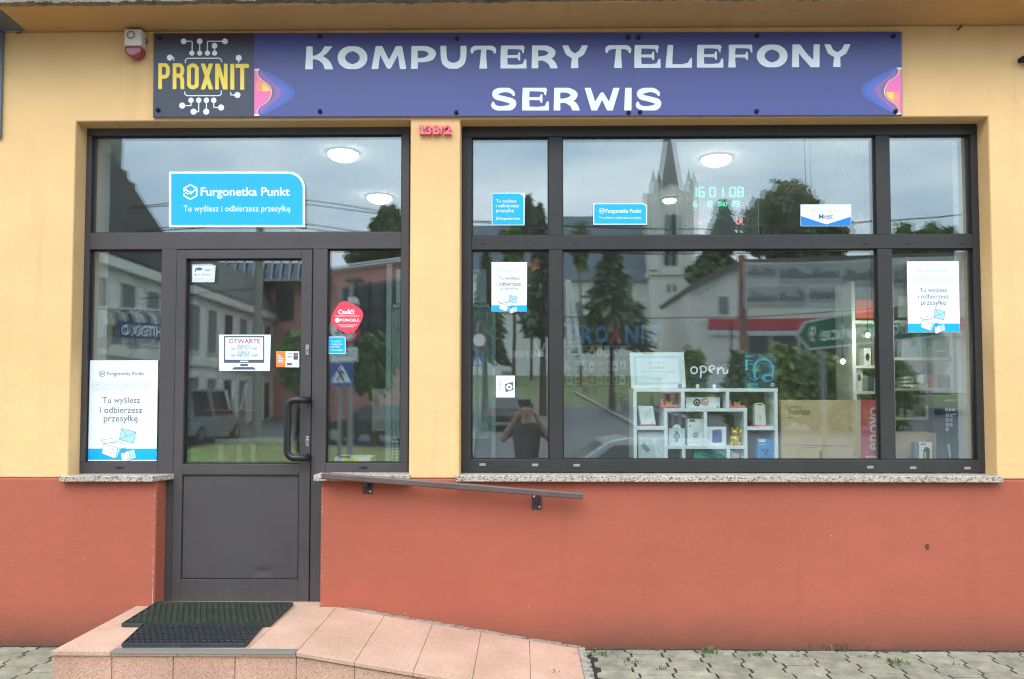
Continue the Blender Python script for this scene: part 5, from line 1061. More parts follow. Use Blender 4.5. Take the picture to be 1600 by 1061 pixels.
# shelving along the wall, seen through the far end
SU = thing('wall_shelving', 'pale open shelving unit full of small goods deep behind the end pane', 'shelving', at(1410, 719, 1.5)); ywl = 1.55; M_SHG = mat('grey green laminate', S(214, 222, 214), .5)
for y, x0, x1 in ((560.5, 1394, 1487), (608, 1394, 1487), (654, 1394, 1468), (573, 1334, 1392), (613, 1334, 1392)):
    k = MB(); a, b = at(x0, y-2, ywl), at(x1, y+2.4, ywl); k.box(a.x, b.x, ywl, ywl+.32, b.z, a.z); k.build('shelf_board', M_SHG, SU)
for x in (1333, 1393, 1489.5):
    k = MB(); a = at(x, 470, ywl).x; k.box(a-.014, a+.014, ywl-.002, ywl+.32, lz-.3, at(x, 440, ywl).z); k.build('upright_board', M_SHG, SU)
k = MB(); a = at(1333, 440, ywl); b = at(1490, 720, ywl); k.box(a.x, b.x, ywl+.321, ywl+.335, lz-.3, a.z); k.build('back_board', mat('shelving back', S(176, 190, 182), .7), SU)
def small(name, label, x0, y0, x1, y1, col, y=None, dp=.12, cat='box', group='small goods on the wall shelving', extra=None):
    o = carton(name, label, R4(x0, y0, x1, y1), mat('goods '+label[:18], S(*col), .5), y or ywl+.03, dp, cat, group, extra or ())
DK = ('picture', mat('dark print', S(22, 44, 56), .5))
small('goods_box', 'pale blue pack on the top shelf of the wall shelving', 1424.5, 541, 1435, 558, (104, 156, 176)); small('goods_box', 'green pack on the top shelf of the wall shelving', 1445, 541, 1460, 558, (70, 150, 80)); small('goods_box', 'dark green boxed game on the top shelf, at the outer end', 1461, 530, 1478, 558, (60, 84, 66), extra=(('label_strip', M_WHITE, lambda k, y: k.pline([(1463, 549), (1476, 549)], 1.5, y)),))
PS = thing('plate_stack', 'stack of three white round discs on the second wall shelf', 'disc stack', at(1414, 606, ywl+.08))
for q in range(3): p = at(1413, 605-q*6, ywl+.12); MB().lathe([(.06, 0), (.068, .004), (.068, .018), (.06, .022)], p, 24).build('disc', M_WPL, PS, smooth=False)
small('goods_box', 'flat white boxes lying on the second wall shelf', 1426, 600, 1450, 605.8, (206, 212, 208)); small('goods_box', 'orange cube on the second wall shelf', 1449, 586, 1466, 605.8, (196, 96, 56)); small('goods_box', 'dark brown box on the second wall shelf', 1472, 586, 1482, 605.8, (74, 58, 50)); small('goods_box', 'slim white pack beside the orange cube', 1443, 585, 1448, 599.5, (200, 206, 204))
small('goods_box', 'tall white pack on the lowest wall shelf', 1449, 634, 1458.5, 651.8, (206, 212, 208)); small('goods_box', 'grey pack on the lowest wall shelf', 1431, 632, 1441.5, 651.8, (132, 138, 138)); small('goods_box', 'pack with green picture on the lowest wall shelf', 1459.5, 634, 1467, 651.8, (84, 110, 112)); small('goods_box', 'low white pack on the lowest wall shelf', 1404, 638, 1412, 651.8, (150, 156, 154)); small('goods_box', 'low pale pack second on the lowest wall shelf', 1421, 640, 1430, 651.8, (160, 160, 156))
small('goods_box', 'white pack with a dark device, upper row behind the mullion', 1350, 544, 1361, 570.8, (206, 212, 208), extra=((DK[0], DK[1], lambda k, y: k.pdisc(1355.5, 558, 3, y, ry=6)),)); small('goods_box', 'olive pack in the upper row behind the mullion', 1363, 546, 1371, 570.8, (120, 116, 84))
small('goods_box', 'tall white pack with a dark phone, lower row behind the mullion', 1337.5, 577, 1348, 610.8, (206, 212, 208), extra=((DK[0], DK[1], lambda k, y: k.pdisc(1342.5, 590, 2.6, y, ry=6)),)); small('goods_box', 'grey pack in the lower row behind the mullion', 1349, 588, 1356, 610.8, (126, 132, 134)); small('goods_box', 'navy pack in the lower row behind the mullion', 1357, 587, 1365, 610.8, (56, 70, 96)); small('goods_box', 'small white pack in the lower row behind the mullion', 1367, 591, 1374, 610.8, (206, 212, 208))
# digital clock hanging on two wires
CKY = .75
CK = thing('digital_clock', 'clear hanging panel clock with green glowing digits and red lights', 'clock', at(1121, 366, CKY)); M_LED = mat('green led', (0.02, .1, .05), .5, emit=(.12, .95, .5), estr=1.1); M_LEDR = mat('red led', (.1, .02, .02), .5, emit=(1, .16, .2), estr=1.0)
M_CLR = bpy.data.materials.new('clear acrylic'); M_CLR.use_nodes = True; t = M_CLR.node_tree; pb = t.nodes['Principled BSDF']; pb.inputs['Base Color'].default_value = (.5, .55, .56, 1); pb.inputs['Alpha'].default_value = .18; pb.inputs['Roughness'].default_value = .1
k = MB(); k.pxr(1057.5, 274, 1185.5, 370, CKY+.01, .006); k.build('panel', M_CLR, CK)
k = MB(); P = [(1057.5, 370), (1057.5, 277), (1060, 274.2), (1183, 274.2), (1185.5, 277), (1185.5, 370)]; k.pline(P, .9, CKY).build('panel_edge', mat('bright edge', S(220, 226, 226), .3), CK)
SEG = {'0': 'abcdef', '1': 'bc', '2': 'abged', '3': 'abgcd', '4': 'fgbc', '5': 'afgcd', '6': 'afgedc', '7': 'abc', '8': 'abcdefg', '9': 'abcdfg'}
def digit(k, ch, x, y, w_, h_, wd):
    L_ = {'a': ((x, y), (x+w_, y)), 'b': ((x+w_, y), (x+w_, y+h_/2)), 'c': ((x+w_, y+h_/2), (x+w_, y+h_)), 'd': ((x, y+h_), (x+w_, y+h_)), 'e': ((x, y+h_/2), (x, y+h_)), 'f': ((x, y), (x, y+h_/2)), 'g': ((x, y+h_/2), (x+w_, y+h_/2))}
    for s_ in SEG[ch]:
        (a, b), (c_, d_) = L_[s_]; n = 3
        for q in range(n):                       # each bar is a row of small lights
            u, v = (q+.14)/n, (q+.86)/n; k.pline([(lerp(a, c_, u), lerp(b, d_, u)), (lerp(a, c_, v), lerp(b, d_, v))], wd, CKY-.001)
k = MB()
for ch, x in (('1', 1080), ('6', 1092), ('0', 1109.5), ('1', 1122), ('0', 1141), ('8', 1153)): digit(k, ch, x, 293, 8, 14, 1.9)
for ch, x in (('6', 1084), ('1', 1102), ('2', 1107.5), ('2', 1144), ('3', 1150)): digit(k, ch, x, 314.5, 4.6, 8.5, 1.3)
k.ptext('THU', 1121, 315.5, 1136, 322.5, CKY-.001, .02); k.build('lit_digits', M_LED, CK)
k = MB(); k.ptext('MONTH', 1082, 326, 1092, 328.6, CKY-.001); k.ptext('DATE', 1102, 326, 1111, 328.6, CKY-.001); k.ptext('WEEK', 1124, 326, 1132, 328.6, CKY-.001); k.ptext('TEMP', 1145, 326, 1154, 328.6, CKY-.001); k.ptext('°C', 1157, 315, 1162, 322, CKY-.001); k.build('captions', M_WHITE, CK)
k = MB(); r = random.Random(3)
for q in range(34):
    x = r.choice((r.uniform(1084, 1104), r.uniform(1150, 1160))); k.pdisc(x, r.gauss(346, 2.6), .8, CKY-.001, n=8)
k.build('red_lights', M_LEDR, CK)
k = MB()
for x in (1079, 1159.5): a = at(x, 274, CKY); k.tube([a, (a.x, CKY, zc)], .0018, 6)
k.build('wires', mat('bright wire', S(225, 228, 226), .3), CK)
# vinyl letters on a clear strip behind the panes
VY = .95; VL = thing('vinyl_lettering', 'blue letters with a red X on the inside of the big pane', 'lettering', at(962, 537, VY)); MV = mat('blue film', S(66, 104, 150), .5); MVR = mat('red film', S(132, 40, 44), .5)
k = MB(); kr = MB()
for ch, a, b in (('P', 888, 905), ('R', 908, 926), ('O', 930, 950), ('X', 952, 972), ('N', 976, 998), ('I', 1002, 1006), ('T', 1012, 1034)):
    m_ = kr if ch == 'X' else k; m_.ptext(ch, a, 508, b, 536.5, VY, .04 if ch != 'X' else .045)
k.build('blue_letters', MV, VL); kr.build('red_letter', MVR, VL)
k = MB(); k.text('SOSE', at(850, 555.5, .8), at(798, 555.5, .8), at(850, 548.5, .8), .01); k.px(R4(795, 556.5, 856, 557.2), .8, .004).pline([(836, 533), (838, 543), (843, 549), (849, 545), (851, 536)], 1.4, .799).px(R4(840, 550, 848, 557), .797, .003)
tag(k.build('white_lettering', C_WB, origin=at(825, 556, .8)), 'white mirrored lettering with a plug symbol behind the narrow pane', 'lettering')
# perforated display rack beside the pier, seen in both openings
RKY = .75; DR = thing('display_rack', 'metal display rack with perforated panels behind the pier', 'rack', at(690, 740, RKY)); M_RK = mat('pale green metal', S(150, 176, 168), .4)
k = MB()
for x in (607, 771): a, b = at(x-3, 412, RKY), at(x+3, 742, RKY); k.box(a.x, b.x, RKY, RKY+.03, fl, a.z)
for y in (478, 683): a, b = at(607, y-2.5, RKY), at(771, y+2.5, RKY); k.box(a.x+.03, b.x-.03, RKY+.002, RKY+.028, b.z, a.z)
k.build('frame', M_RK, DR)
k = MB(); a, b = at(611, 482, RKY), at(768, 680, RKY); nx_, nz_ = 74, 82
for q in range(nx_+1): x = lerp(a.x, b.x, q/nx_); k.box(x-.0026, x+.0026, RKY+.010, RKY+.013, b.z, a.z)
for q in range(nz_+1): z = lerp(b.z, a.z, q/nz_); k.box(a.x, b.x, RKY+.0132, RKY+.016, z-.0026, z+.0026)
k.build('mesh_panel', M_RK, DR)
k = MB(); k.pxr(619, 421, 760, 474, RKY+.02, .01); k.build('upper_panel', mat('pale acrylic', S(168, 190, 192), .3), DR)
k = MB()
for q in range(7): k.pxr(611, 690+q*5, 632, 691.2+q*5, RKY+.01, .01)
for q in range(4): k.pxr(613+q*6, 688, 614.2+q*6, 722, RKY+.021, .006)
k.build('wire_basket', M_WPL, DR)
carton('white_cabinet', 'white cabinet standing inside behind the slim pane beside the door', R4(581, 607.5, 603, 674), mat('cabinet white', S(206, 204, 192), .5), 1.6, .4, 'cabinet', None, (('cabinet_door', mat('cabinet door', S(190, 188, 176), .5), lambda k, y: k.px(R4(582, 624, 602.5, 673), y, .001)), ('dark_latch', M_MATTE, lambda k, y: k.px(R4(600.5, 616, 603, 622), y, .001))))
carton('paper_stack', 'white papers with a yellow note lying behind the slim pane beside the door', R4(523, 714, 579, 723.5), M_WPL, .42, .2, 'papers', None, (('yellow_note', mat('yellow card', S(232, 222, 40), .6), lambda k, y: k.px(R4(536, 715, 559.5, 723), y, .0006)), ('clip', M_MATTE, lambda k, y: k.px(R4(529, 712.5, 547, 715.5), y-.001, .002))))
# low green-grey bench with a wicker basket behind the door glass
BT = thing('low_bench', 'pale green slatted bench standing inside behind the door glass', 'bench', at(400, 800, 1.0)); M_BN = mat('pale green paint', S(150, 162, 132), .6); by = 1.0
k = MB(); a, b = at(335, 685.5, by), at(486, 692, by); k.box(a.x, b.x, by, by+.4, b.z, a.z); k.build('bench_top', M_BN, BT, bevel=.003)
for x in (343, 372, 394, 482): q = MB(); p = at(x, 700, by).x; q.box(p-.018, p+.018, by+.02, by+.06, fl, b.z-.001); q.build('leg', M_BN, BT)
BS = thing('wicker_basket', 'brown wicker basket holding rolled goods on the pale green bench', 'basket', at(364, 686, 1.12)); pb_ = at(362, 686, 1.12); M_WK = mat('wicker', S(120, 92, 62), .8, var=.35, vscale=40, bump=.004, bscale=90)
k = MB()
prof = []
for q in range(13): prof.append((.115+.0055*q+(.004 if q % 2 else 0), q*.017))
k.lathe(prof, pb_, 24); k.lathe([(.19, .204), (.2, .212), (.19, .222), (.178, .214)], pb_, 24); k.build('basket_body', M_WK, BS, smooth=True)
r = random.Random(12)
for q in range(9):
    k = MB(); a = r.uniform(0, 2*PI); p = pb_+Vector((r.uniform(-.08, .08), r.uniform(-.05, .05), .12)); e_ = p+Vector((r.uniform(-.11, .11), r.uniform(-.04, .04), r.uniform(.18, .34)))
    k.tube([p, (p+e_)/2, e_], r.uniform(.012, .022), 9); o = k.build('rolled_sheet', mat(['roll dark', 'roll green', 'roll pale'][q % 3], [S(40, 42, 42), S(70, 84, 66), S(170, 176, 170)][q % 3], .6)); tag(o, ['dark roll standing in the wicker basket', 'green roll standing in the wicker basket', 'pale roll standing in the wicker basket'][q % 3], 'roll', 'rolls in the wicker basket')
carton('green_crate', 'small green box on the floor behind the lower corner of the door glass', R4(291, 703, 308, 740), mat('leaf green', S(60, 150, 84), .5), .8, .2)

small('folder_box', 'orange red folder box on top of the wall shelving behind the mullion', 1338, 468, 1372, 500, (226, 106, 84)); small('folder_box', 'slim coral folder on top of the wall shelving beside the white sheet', 1395, 464, 1403, 496, (222, 120, 116)); small('folder_box', 'white sheet box on top of the wall shelving', 1404, 463, 1420, 496, (206, 214, 210)); small('folder_box', 'bright green low box at the head of the wall shelving', 1362, 501, 1404, 512, (70, 150, 84)); small('goods_box', 'tall green boxed set on the upper shelf beside the blue pack', 1437, 520, 1444, 558, (90, 150, 110)); small('goods_box', 'grey blue pack deep on the upper shelf', 1412, 530, 1423, 558, (140, 160, 168))
k = MB(); a, b = at(1334, 500, ywl), at(1490, 504, ywl); k.box(a.x, b.x, ywl, ywl+.32, b.z-.004, a.z-.004); k.build('shelf_board', M_SHG, SU)
# accessory packs hanging on a slat wall deep inside
HB = thing('slat_board', 'dark hanging board of accessory packs deep inside, beyond the certificate', 'display board', at(930, 610, 2.6)); MB().px(R4(882, 535, 980, 606), 2.6, .03).build('board', mat('dark slat board', S(58, 60, 58), .7), HB); k = MB()
for q in range(6): k.pline([(883, 541+q*12), (979, 541+q*12)], 1, 2.598)
k.build('groove', M_STEEL, HB)
rr_ = random.Random(21); hp = [('white', (206, 212, 210)), ('black', (34, 36, 40)), ('green', (104, 150, 110)), ('grey', (128, 132, 132)), ('amber', (190, 150, 90)), ('pale blue', (150, 180, 200))]
for j_ in range(3):
    for i_ in range(8):
        nm, cl = hp[rr_.randrange(6)]; x, y = 885+i_*12+rr_.uniform(-1, 1), 541+j_*22; hh_ = rr_.uniform(13, 18); k = MB(); k.px([(x, y+hh_), (x+8.5, y+hh_), (x+8.5, y+2), (x+5.5, y), (x+3, y), (x, y+2)], 2.55, .03)
        o_ = k.build('hanging_pack', mat('pack '+nm, S(*cl), .4), origin=at(x+4, y, 2.55)); tag(o_, nm+' accessory pack hanging on the dark board deep inside', 'pack', 'packs on the hanging board')
        m2_ = MB(); m2_.pdisc(x+4.2, y+hh_*.6, 2.6, 2.5488); pr = m2_.build('picture', M_MATTE if nm != 'black' else M_INKL); pr.parent = o_; pr.matrix_parent_inverse = Matrix.Translation(-Vector(o_.location))
# ceiling fixtures deep in the shop
tag(MB().px(R4(354, 230, 371, 243), 2.4, .02).build('ceiling_card', M_WHITE, origin=at(362, 236, 2.4)), 'small white card hanging from the ceiling above the big cyan sticker', 'card')

M_BULB = mat('added fill bulb', S(250, 240, 215), .3, emit=(1, .93, .78), estr=260)  # fill lamps added to brighten the wall shelving, set on glints of ceiling lamps
for px_, py_, lb in ((1356, 524, 'upper added fill lamp hanging in front of the wall shelving'), (1317, 565, 'lower added fill lamp hanging deeper beside the wall shelving')):
    p = at(px_, py_, 1.35 if py_ < 550 else 1.2); T = thing('fill_lamp', lb, 'lamp', p, 'fill lamps added in the shop'); MB().ball(p, (.014, .014, .018), 12).build('bulb', M_BULB, T, smooth=True)
    MB().tube([p+Vector((0, 0, .018)), p+Vector((0, 0, .05))], .009, 10).build('lamp_holder', M_STEEL, T); MB().tube([p+Vector((0, 0, .05)), (p.x, p.y, zc)], .002, 6).build('cord', M_MATTE, T)
# ------------------------------------------------------------------ across the street (seen mirrored in the glass)
M_CHW = mat('church render', S(222, 221, 214), .85, var=.08, vscale=.5); M_SLATE = mat('slate roof', S(92, 98, 104), .6, var=.12, vscale=1.5); M_OLDW = mat('old grey render', S(222, 222, 212), .9, var=.12, vscale=.4)
M_OLDR = mat('old tin roof', S(88, 86, 80), .7, var=.15, vscale=.8); M_PNK = mat('salmon render', S(206, 142, 130), .85, var=.06, vscale=.4); M_DKG = mat('dark window', S(44, 50, 54), .15); M_WHR = mat('white render', S(220, 216, 206), .85, var=.06, vscale=.5)
M_BAND = mat('red band', S(190, 66, 78), .6); M_BRICKC = mat('chimney render', S(128, 124, 112), .9, var=.2, vscale=2); M_LTG = mat('light window', S(120, 130, 134), .2)
def leafy(n, blobs, size, seed, m):
    """leaf-sized faces scattered through lumpy volumes: blobs = (centre, radii)"""
    r = np.random.default_rng(seed); tot = sum(b[1][0]*b[1][1]*b[1][2] for b in blobs)**1; V = []; 
    for c_, rad in blobs:
        k = max(8, int(n*rad[0]*rad[1]*rad[2]/tot)); d_ = r.normal(size=(k, 3)); d_ /= np.linalg.norm(d_, axis=1)[:, None]
        rr = r.uniform(.35, 1, k)**.5*(1+.16*np.sin(d_[:, 0]*7+d_[:, 2]*5)+.1*np.sin(d_[:, 1]*13+d_[:, 2]*9)); P = np.array(c_)+d_*rr[:, None]*np.array(rad)
        a = r.normal(size=(k, 3)); a /= np.linalg.norm(a, axis=1)[:, None]; b = np.cross(a, r.normal(size=(k, 3))); b /= np.linalg.norm(b, axis=1)[:, None]
        s_ = size*r.uniform(.6, 1.4, k)[:, None]; V.append(np.stack([P-a*s_, P+b*s_*.6, P+a*s_, P-b*s_*.6], 1))
    V = np.concatenate(V).reshape(-1, 3); nq = len(V)//4; mb = MB(); mb.v = [tuple(p) for p in V]; mb.f = [(4*i, 4*i+1, 4*i+2, 4*i+3) for i in range(nq)]; mb.m = [0]*nq
    return mb
def leafmat(nm, col):
    m = mat(nm, col, .7); t = m.node_tree; b = t.nodes['Principled BSDF']
    if not any(n.type == 'NEW_GEOMETRY' for n in t.nodes):
        g = t.nodes.new('ShaderNodeNewGeometry'); r = t.nodes.new('ShaderNodeValToRGB'); r.color_ramp.elements[0].color = tuple(c_*.55 for c_ in col[:3])+(1,); r.color_ramp.elements[1].color = tuple(min(1, c_*1.5) for c_ in col[:3])+(1,)
        t.links.new(g.outputs['Random Per Island'], r.inputs['Fac']); t.links.new(r.outputs['Color'], b.inputs['Base Color'])
    return m
ML = [leafmat('foliage dark', S(84, 106, 60)), leafmat('foliage mid', S(106, 130, 68)), leafmat('foliage conifer', S(80, 100, 70)), leafmat('foliage light', S(128, 146, 78))]
M_TRUNK = mat('bark', S(84, 72, 60), .9, var=.3, vscale=4)
def broad(px, pt, pb, hw, d, label, seed, m, n=3600, name='broadleaf_tree', group='trees across the street'):
    r = random.Random(seed); top = refl(px, pt, d); bot = refl(px, pb, d); w_ = hw/F*d; z0 = min(hgt(bot.y), bot.z); zc0 = hgt(top.y) if name == 'bush' else bot.z; H = top.z-zc0
    T = thing(name, label, 'tree', (top.x, top.y, hgt(top.y)), group)
    bl = [((top.x+r.uniform(-.55, .55)*w_, top.y+r.uniform(-.5, .5)*w_, zc0+H*r.uniform(.22, .78)), (w_*r.uniform(.35, .55), w_*r.uniform(.35, .5), H*r.uniform(.2, .3))) for _ in range(9)]+[((top.x, top.y, zc0+H*.5), (w_*.62, w_*.55, H*.5))]
    leafy(n, bl, .011*d*.55, seed, 0).build('crown', m, T)
    k = MB(); g_ = hgt(top.y)-.1
    if name == 'bush': zc0 = g_+.1
    k.tube([(top.x, top.y, g_), (top.x+.1, top.y, lerp(g_, zc0+H*.4, .5)), (top.x, top.y, zc0+H*.6)], [.03*w_+.16, .02*w_+.1, .05], 8)
    for q in range(5): a = r.uniform(0, 6.3); k.tube([(top.x, top.y, zc0+H*.15), (top.x+math.cos(a)*w_*.5, top.y+math.sin(a)*w_*.5, zc0+H*r.uniform(.4, .7))], [.1, .03], 6)
    k.build('trunk', M_TRUNK, T); return T
def conifer(px, pt, pb, hw, d, label, seed, m, n=3000, group='conifers in front of the church'):
    r = np.random.default_rng(seed); top = refl(px, pt, d); bot = refl(px, pb, d); w_ = hw/F*d; H = top.z-bot.z
    T = thing('conifer_tree', label, 'tree', (top.x, top.y, hgt(top.y)), group)
    u = r.uniform(0, 1, n)**.62; tier = (np.floor(u*11)+r.uniform(.2, 1, n)**1.5)/11; a = r.uniform(0, 2*PI, n); a = np.round(a*2.2+np.floor(u*11)*1.7)/2.2+r.normal(0, .16, n)
    rad = w_*(tier*.95+.04)*np.sqrt(r.uniform(.05, 1, n))*(1+.22*np.sin(a*3+np.floor(u*11)*2.1)); rad *= r.choice([1, 1, 1, 1.25], n); z = top.z-H*tier-rad*.18+r.normal(0, .012*H, n)
    P = np.stack([top.x+rad*np.cos(a), top.y+rad*np.sin(a), z], 1); s_ = .0058*d*r.uniform(.6, 1.5, n)[:, None]
    o = np.stack([np.cos(a), np.sin(a), -.45+r.normal(0, .25, n)], 1); q = np.cross(o, r.normal(size=(n, 3))); q /= np.linalg.norm(q, axis=1)[:, None]
    V = np.stack([P-o*s_, P+q*s_*.4, P+o*s_*1.2, P-q*s_*.4], 1).reshape(-1, 3); mb = MB(); mb.v = [tuple(p) for p in V]; mb.f = [(4*i, 4*i+1, 4*i+2, 4*i+3) for i in range(n)]; mb.m = [0]*n; mb.build('crown', m, T)
    g_ = hgt(top.y)-.1; MB().tube([(top.x, top.y, g_), (top.x, top.y, top.z-H*.1)], [.02*H+.08, .03], 8).build('trunk', M_TRUNK, T); return T
def bbox_px(m, x0, y0, x1, y1, d, dep):       # a box whose street side fills the pixels x0..x1, y0..y1, dep metres deep
    a, b = refl(x0, y1, d), refl(x1, y0, d); m.box(min(a.x, b.x), max(a.x, b.x), a.y-dep, a.y, a.z, b.z); return a, b
# church -----------------------------------------------------------------------------------------
CH = thing('church', 'pale church with a tall dark spire on its tower and a long slate nave roof', 'church', refl(1050, 560, 100)); dC = 100
a, b = refl(1021, 560, dC), refl(1082, 302, dC); cx_, cyv = (a.x+b.x)/2, a.y; hw = abs(b.x-a.x)/2; zb_, zt_ = hgt(cyv)-.5, b.z
k = MB(); k.box(cx_-hw, cx_+hw, cyv-2*hw, cyv, zb_, zt_)
zm = refl(1050, 421, dC).z; k.box(cx_-hw-.25, cx_+hw+.25, cyv-2*hw-.25, cyv+.25, zm-.5, zm+.1)
for sx in (-1, 1):
    for sy in (0, -1): x, y = cx_+sx*(hw-.25), cyv+sy*(2*hw)-(-.05 if sy == 0 else 0); k.box(x-.55, x+.55, y-.5, y+.5, zm+.12, zt_+1.2)
zg = refl(1048, 293, dC).z; k.prism([(cx_-hw+.3, cyv+.1, zt_-.4), (cx_+hw-.3, cyv+.1, zt_-.4), (cx_, cyv+.1, zg+.4)], (0, -2*hw-.1, 0)); k.build('tower', M_CHW, CH)
k = MB(); ap = refl(1041, 172, dC); zs0 = refl(1046, 310, dC).z; hs = hw*.66
R_ = [(cx_+hs*1.08*math.cos(PI/4*q+PI/8), cyv-hw+hs*1.08*math.sin(PI/4*q+PI/8), zs0) for q in range(8)]; k.loft(R_, [(cx_+.02*math.cos(PI/4*q), cyv-hw+.02*math.sin(PI/4*q), ap.z) for q in range(8)])
for sx in (-1, 1):
    for sy in (0,):
        x, y = cx_+sx*(hw-.25), cyv+sy*2*hw+(.05 if sy == 0 else 0); k.loft([(x+.6*math.cos(PI/2*q+PI/4), y+.6*math.sin(PI/2*q+PI/4), zt_+1.0) for q in range(4)], [(x+.02*math.cos(PI/2*q), y+.02*math.sin(PI/2*q), zt_+3.0) for q in range(4)])
k.build('spire', M_SLATE, CH)
def arch(px, y0, y1, hwpx, d, off, parent, m, name='window'):
    k = MB(); P = []
    for q in range(9): t = PI*q/8; P.append((px+hwpx*math.cos(t), y0+hwpx-hwpx*math.sin(t)))
    P += [(px-hwpx, y1), (px+hwpx, y1)]; k.prism([refl(x, y, d)+Vector((0, off, 0)) for x, y in P], (0, -.12, 0)); k.build(name, m, parent)
arch(1044.5, 336, 412, 4.2, dC, .16, CH, M_DKG, 'louvre_window'); arch(1055.5, 336, 412, 4.2, dC, .16, CH, M_DKG, 'louvre_window'); arch(1047.5, 441, 452, 2, dC, .1, CH, M_DKG); arch(1057.5, 441, 452, 2, dC, .1, CH, M_DKG); arch(1055.5, 470, 484, 3.2, dC, .1, CH, M_DKG)
k = MB(); a, b = refl(870, 560, 103), refl(1024, 437, 103); k.box(a.x, b.x, a.y-9, a.y, hgt(a.y)-.5, b.z) if a.x < b.x else k.box(b.x, a.x, a.y-9, a.y, hgt(a.y)-.5, b.z); xa, xb = min(a.x, b.x), max(a.x, b.x)
k.box(xa-24, xa-.01, a.y-8, a.y-1, hgt(a.y)-.5, b.z+1.2); k.build('nave', M_CHW, CH)
k = MB(); zr_ = refl(950, 338, 107).z; k.prism([(xb, a.y+.5, b.z+.01), (xb, a.y-9.5, b.z+.01), (xb, a.y-4.5, zr_)], (xa-xb, 0, 0)); k.prism([(xa-.02, a.y-.6, b.z+1.21), (xa-.02, a.y-8.4, b.z+1.21), (xa-.02, a.y-4.5, zr_-1.2)], (-24, 0, 0)); k.build('nave_roof', mat('blue slate roof', S(100, 112, 124), .6, var=.1, vscale=.6), CH)
for px_ in (905, 1000): arch(px_, 470, 520, 9, 103, .1, CH, M_LTG, 'nave_window')
arch(886, 445, 500, 9, 103, .1, CH, M_LTG, 'nave_window')
# trees ---------------------------------------------------------------------------------------------
conifer(958, 372, 536, 52, 50, 'broad dark conifer in front of the church nave', 1, ML[2], 4200); conifer(846, 318, 515, 32, 46, 'slim conifer beside the mullion, standing against the sky', 2, ML[2], 3200); conifer(828, 306, 380, 13, 95, 'tiny far conifer spire beyond the slim conifer', 3, ML[2], 1200); conifer(757, 395, 560, 30, 40, 'conifer behind the perforated rack, nearest the pier', 4, ML[2], 2600); conifer(1130, 316, 372, 20, 80, 'small round-topped conifer beside the church tower', 5, ML[2], 1300)
broad(1228, 292, 430, 66, 90, 'big dark broadleaf tree to the side of the church tower', 6, ML[0], 5200); broad(1120, 385, 450, 44, 80, 'broadleaf crown just behind the white building roof', 7, ML[0], 2600); broad(1185, 318, 400, 30, 88, 'lower dark broadleaf crown between tower and big tree', 8, ML[0], 2200); broad(1300, 330, 420, 34, 95, 'low broadleaf crown at the far side of the big tree', 9, ML[0], 2200)
broad(1408, 352, 430, 26, 100, 'small broadleaf crown over the end pane transom, first one', 10, ML[1], 1500); broad(1455, 350, 430, 30, 100, 'small broadleaf crown over the end pane transom, second one', 11, ML[1], 1700); broad(607, 322, 425, 34, 60, 'dark leafy tree rising behind the salmon building', 12, ML[0], 3000); broad(570, 386, 440, 30, 62, 'lower leafy tree behind the salmon building roof', 13, ML[0], 2000)
broad(466, 520, 612, 34, 30, 'dense street tree beside the door handle', 14, ML[1], 2800); broad(585, 520, 615, 44, 28, 'street tree behind the road sign post', 15, ML[0], 3000); broad(800, 352, 440, 20, 60, 'sparse tree beside the slim conifer', 16, ML[1], 1200); broad(908, 350, 420, 14, 85, 'little treetop beside the mullion of the middle pane', 17, ML[1], 900)
for i_, (px_, pt, w_) in enumerate(((1160, 553, 34), (1215, 540, 40), (1275, 548, 40), (1335, 552, 44), (1400, 556, 40), (1090, 545, 22))):
    broad(px_, pt, 614 if px_ > 1100 else 600, w_, 34, ['wide green bush behind the headset box', 'round green bush under the green road arrow', 'third green bush below the road arrow', 'broad bush behind the wall shelving', 'bush at the end pane', 'small bush behind the open sign'][i_], 30+i_, ML[3] if i_ % 2 else ML[1], 1700, 'bush', 'bushes across the street')
# old row of houses along the side street
HX = -14.0
HO = thing('terraced_house', 'long grey terraced house with tall windows and a steep tin roof along the side street', 'house', (HX, -25, hgt(-25)))
yn, yf = 4.9-18.0, 4.9-43.0
k = MB(); k.box(HX-9, HX, yf, yn, -.6, 6.3); k.build('wall', M_OLDW, HO)
k = MB(); ring = lambda y, z: [(HX+.35, y, 6.31), (HX-.9, y, z), (HX-8, y, z+.3), (HX-9.3, y, 6.31)]
for (ya, za), (yb2_, zb2_) in zip(((yn+.2, 10.9), (4.9-27.2, 10.3), (4.9-31.5, 8.25)), ((4.9-27.2, 10.3), (4.9-31.5, 8.25), (yf-.2, 8.25))): k.loft(ring(ya, za), ring(yb2_, zb2_), caps=False); RF = k.build('roof', M_OLDR, HO)
for yy, s_, h_ in ((4.9-28.2, 1.0, 11.5), (4.9-29.2, .5, 10.4), (4.9-29.9, .45, 10.1), (4.9-37, .5, 9.6)): MB().box(HX-1.7-s_, HX-1.7+s_*.3, yy-s_*.5, yy+s_*.5, 7.5, h_).build('chimney', M_BRICKC, RF)
k = MB().box(HX+.001, HX+.12, yf, yn, 2.9, 3.2); k.box(HX+.001, HX+.3, yf, yn, 5.9, 6.25); k.build('cornice', M_OLDW, HO)
for j in range(13):
    yy = yn-1.3-j*1.85
    for z0, z1 in ((3.5, 5.5), (.5, 2.4)):
        f_ = MB().box(HX+.002, HX+.10, yy-.62, yy+.62, z0-.08, z0).box(HX+.002, HX+.06, yy-.62, yy-.5, z0, z1).box(HX+.002, HX+.06, yy+.5, yy+.62, z0, z1).box(HX+.002, HX+.06, yy-.62, yy+.62, z1, z1+.12).build('window', M_WHR, HO)
        MB().box(HX+.003, HX+.02, yy-.5, yy+.5, z0, z1).build('pane', M_LTG if j % 3 else M_DKG, f_)
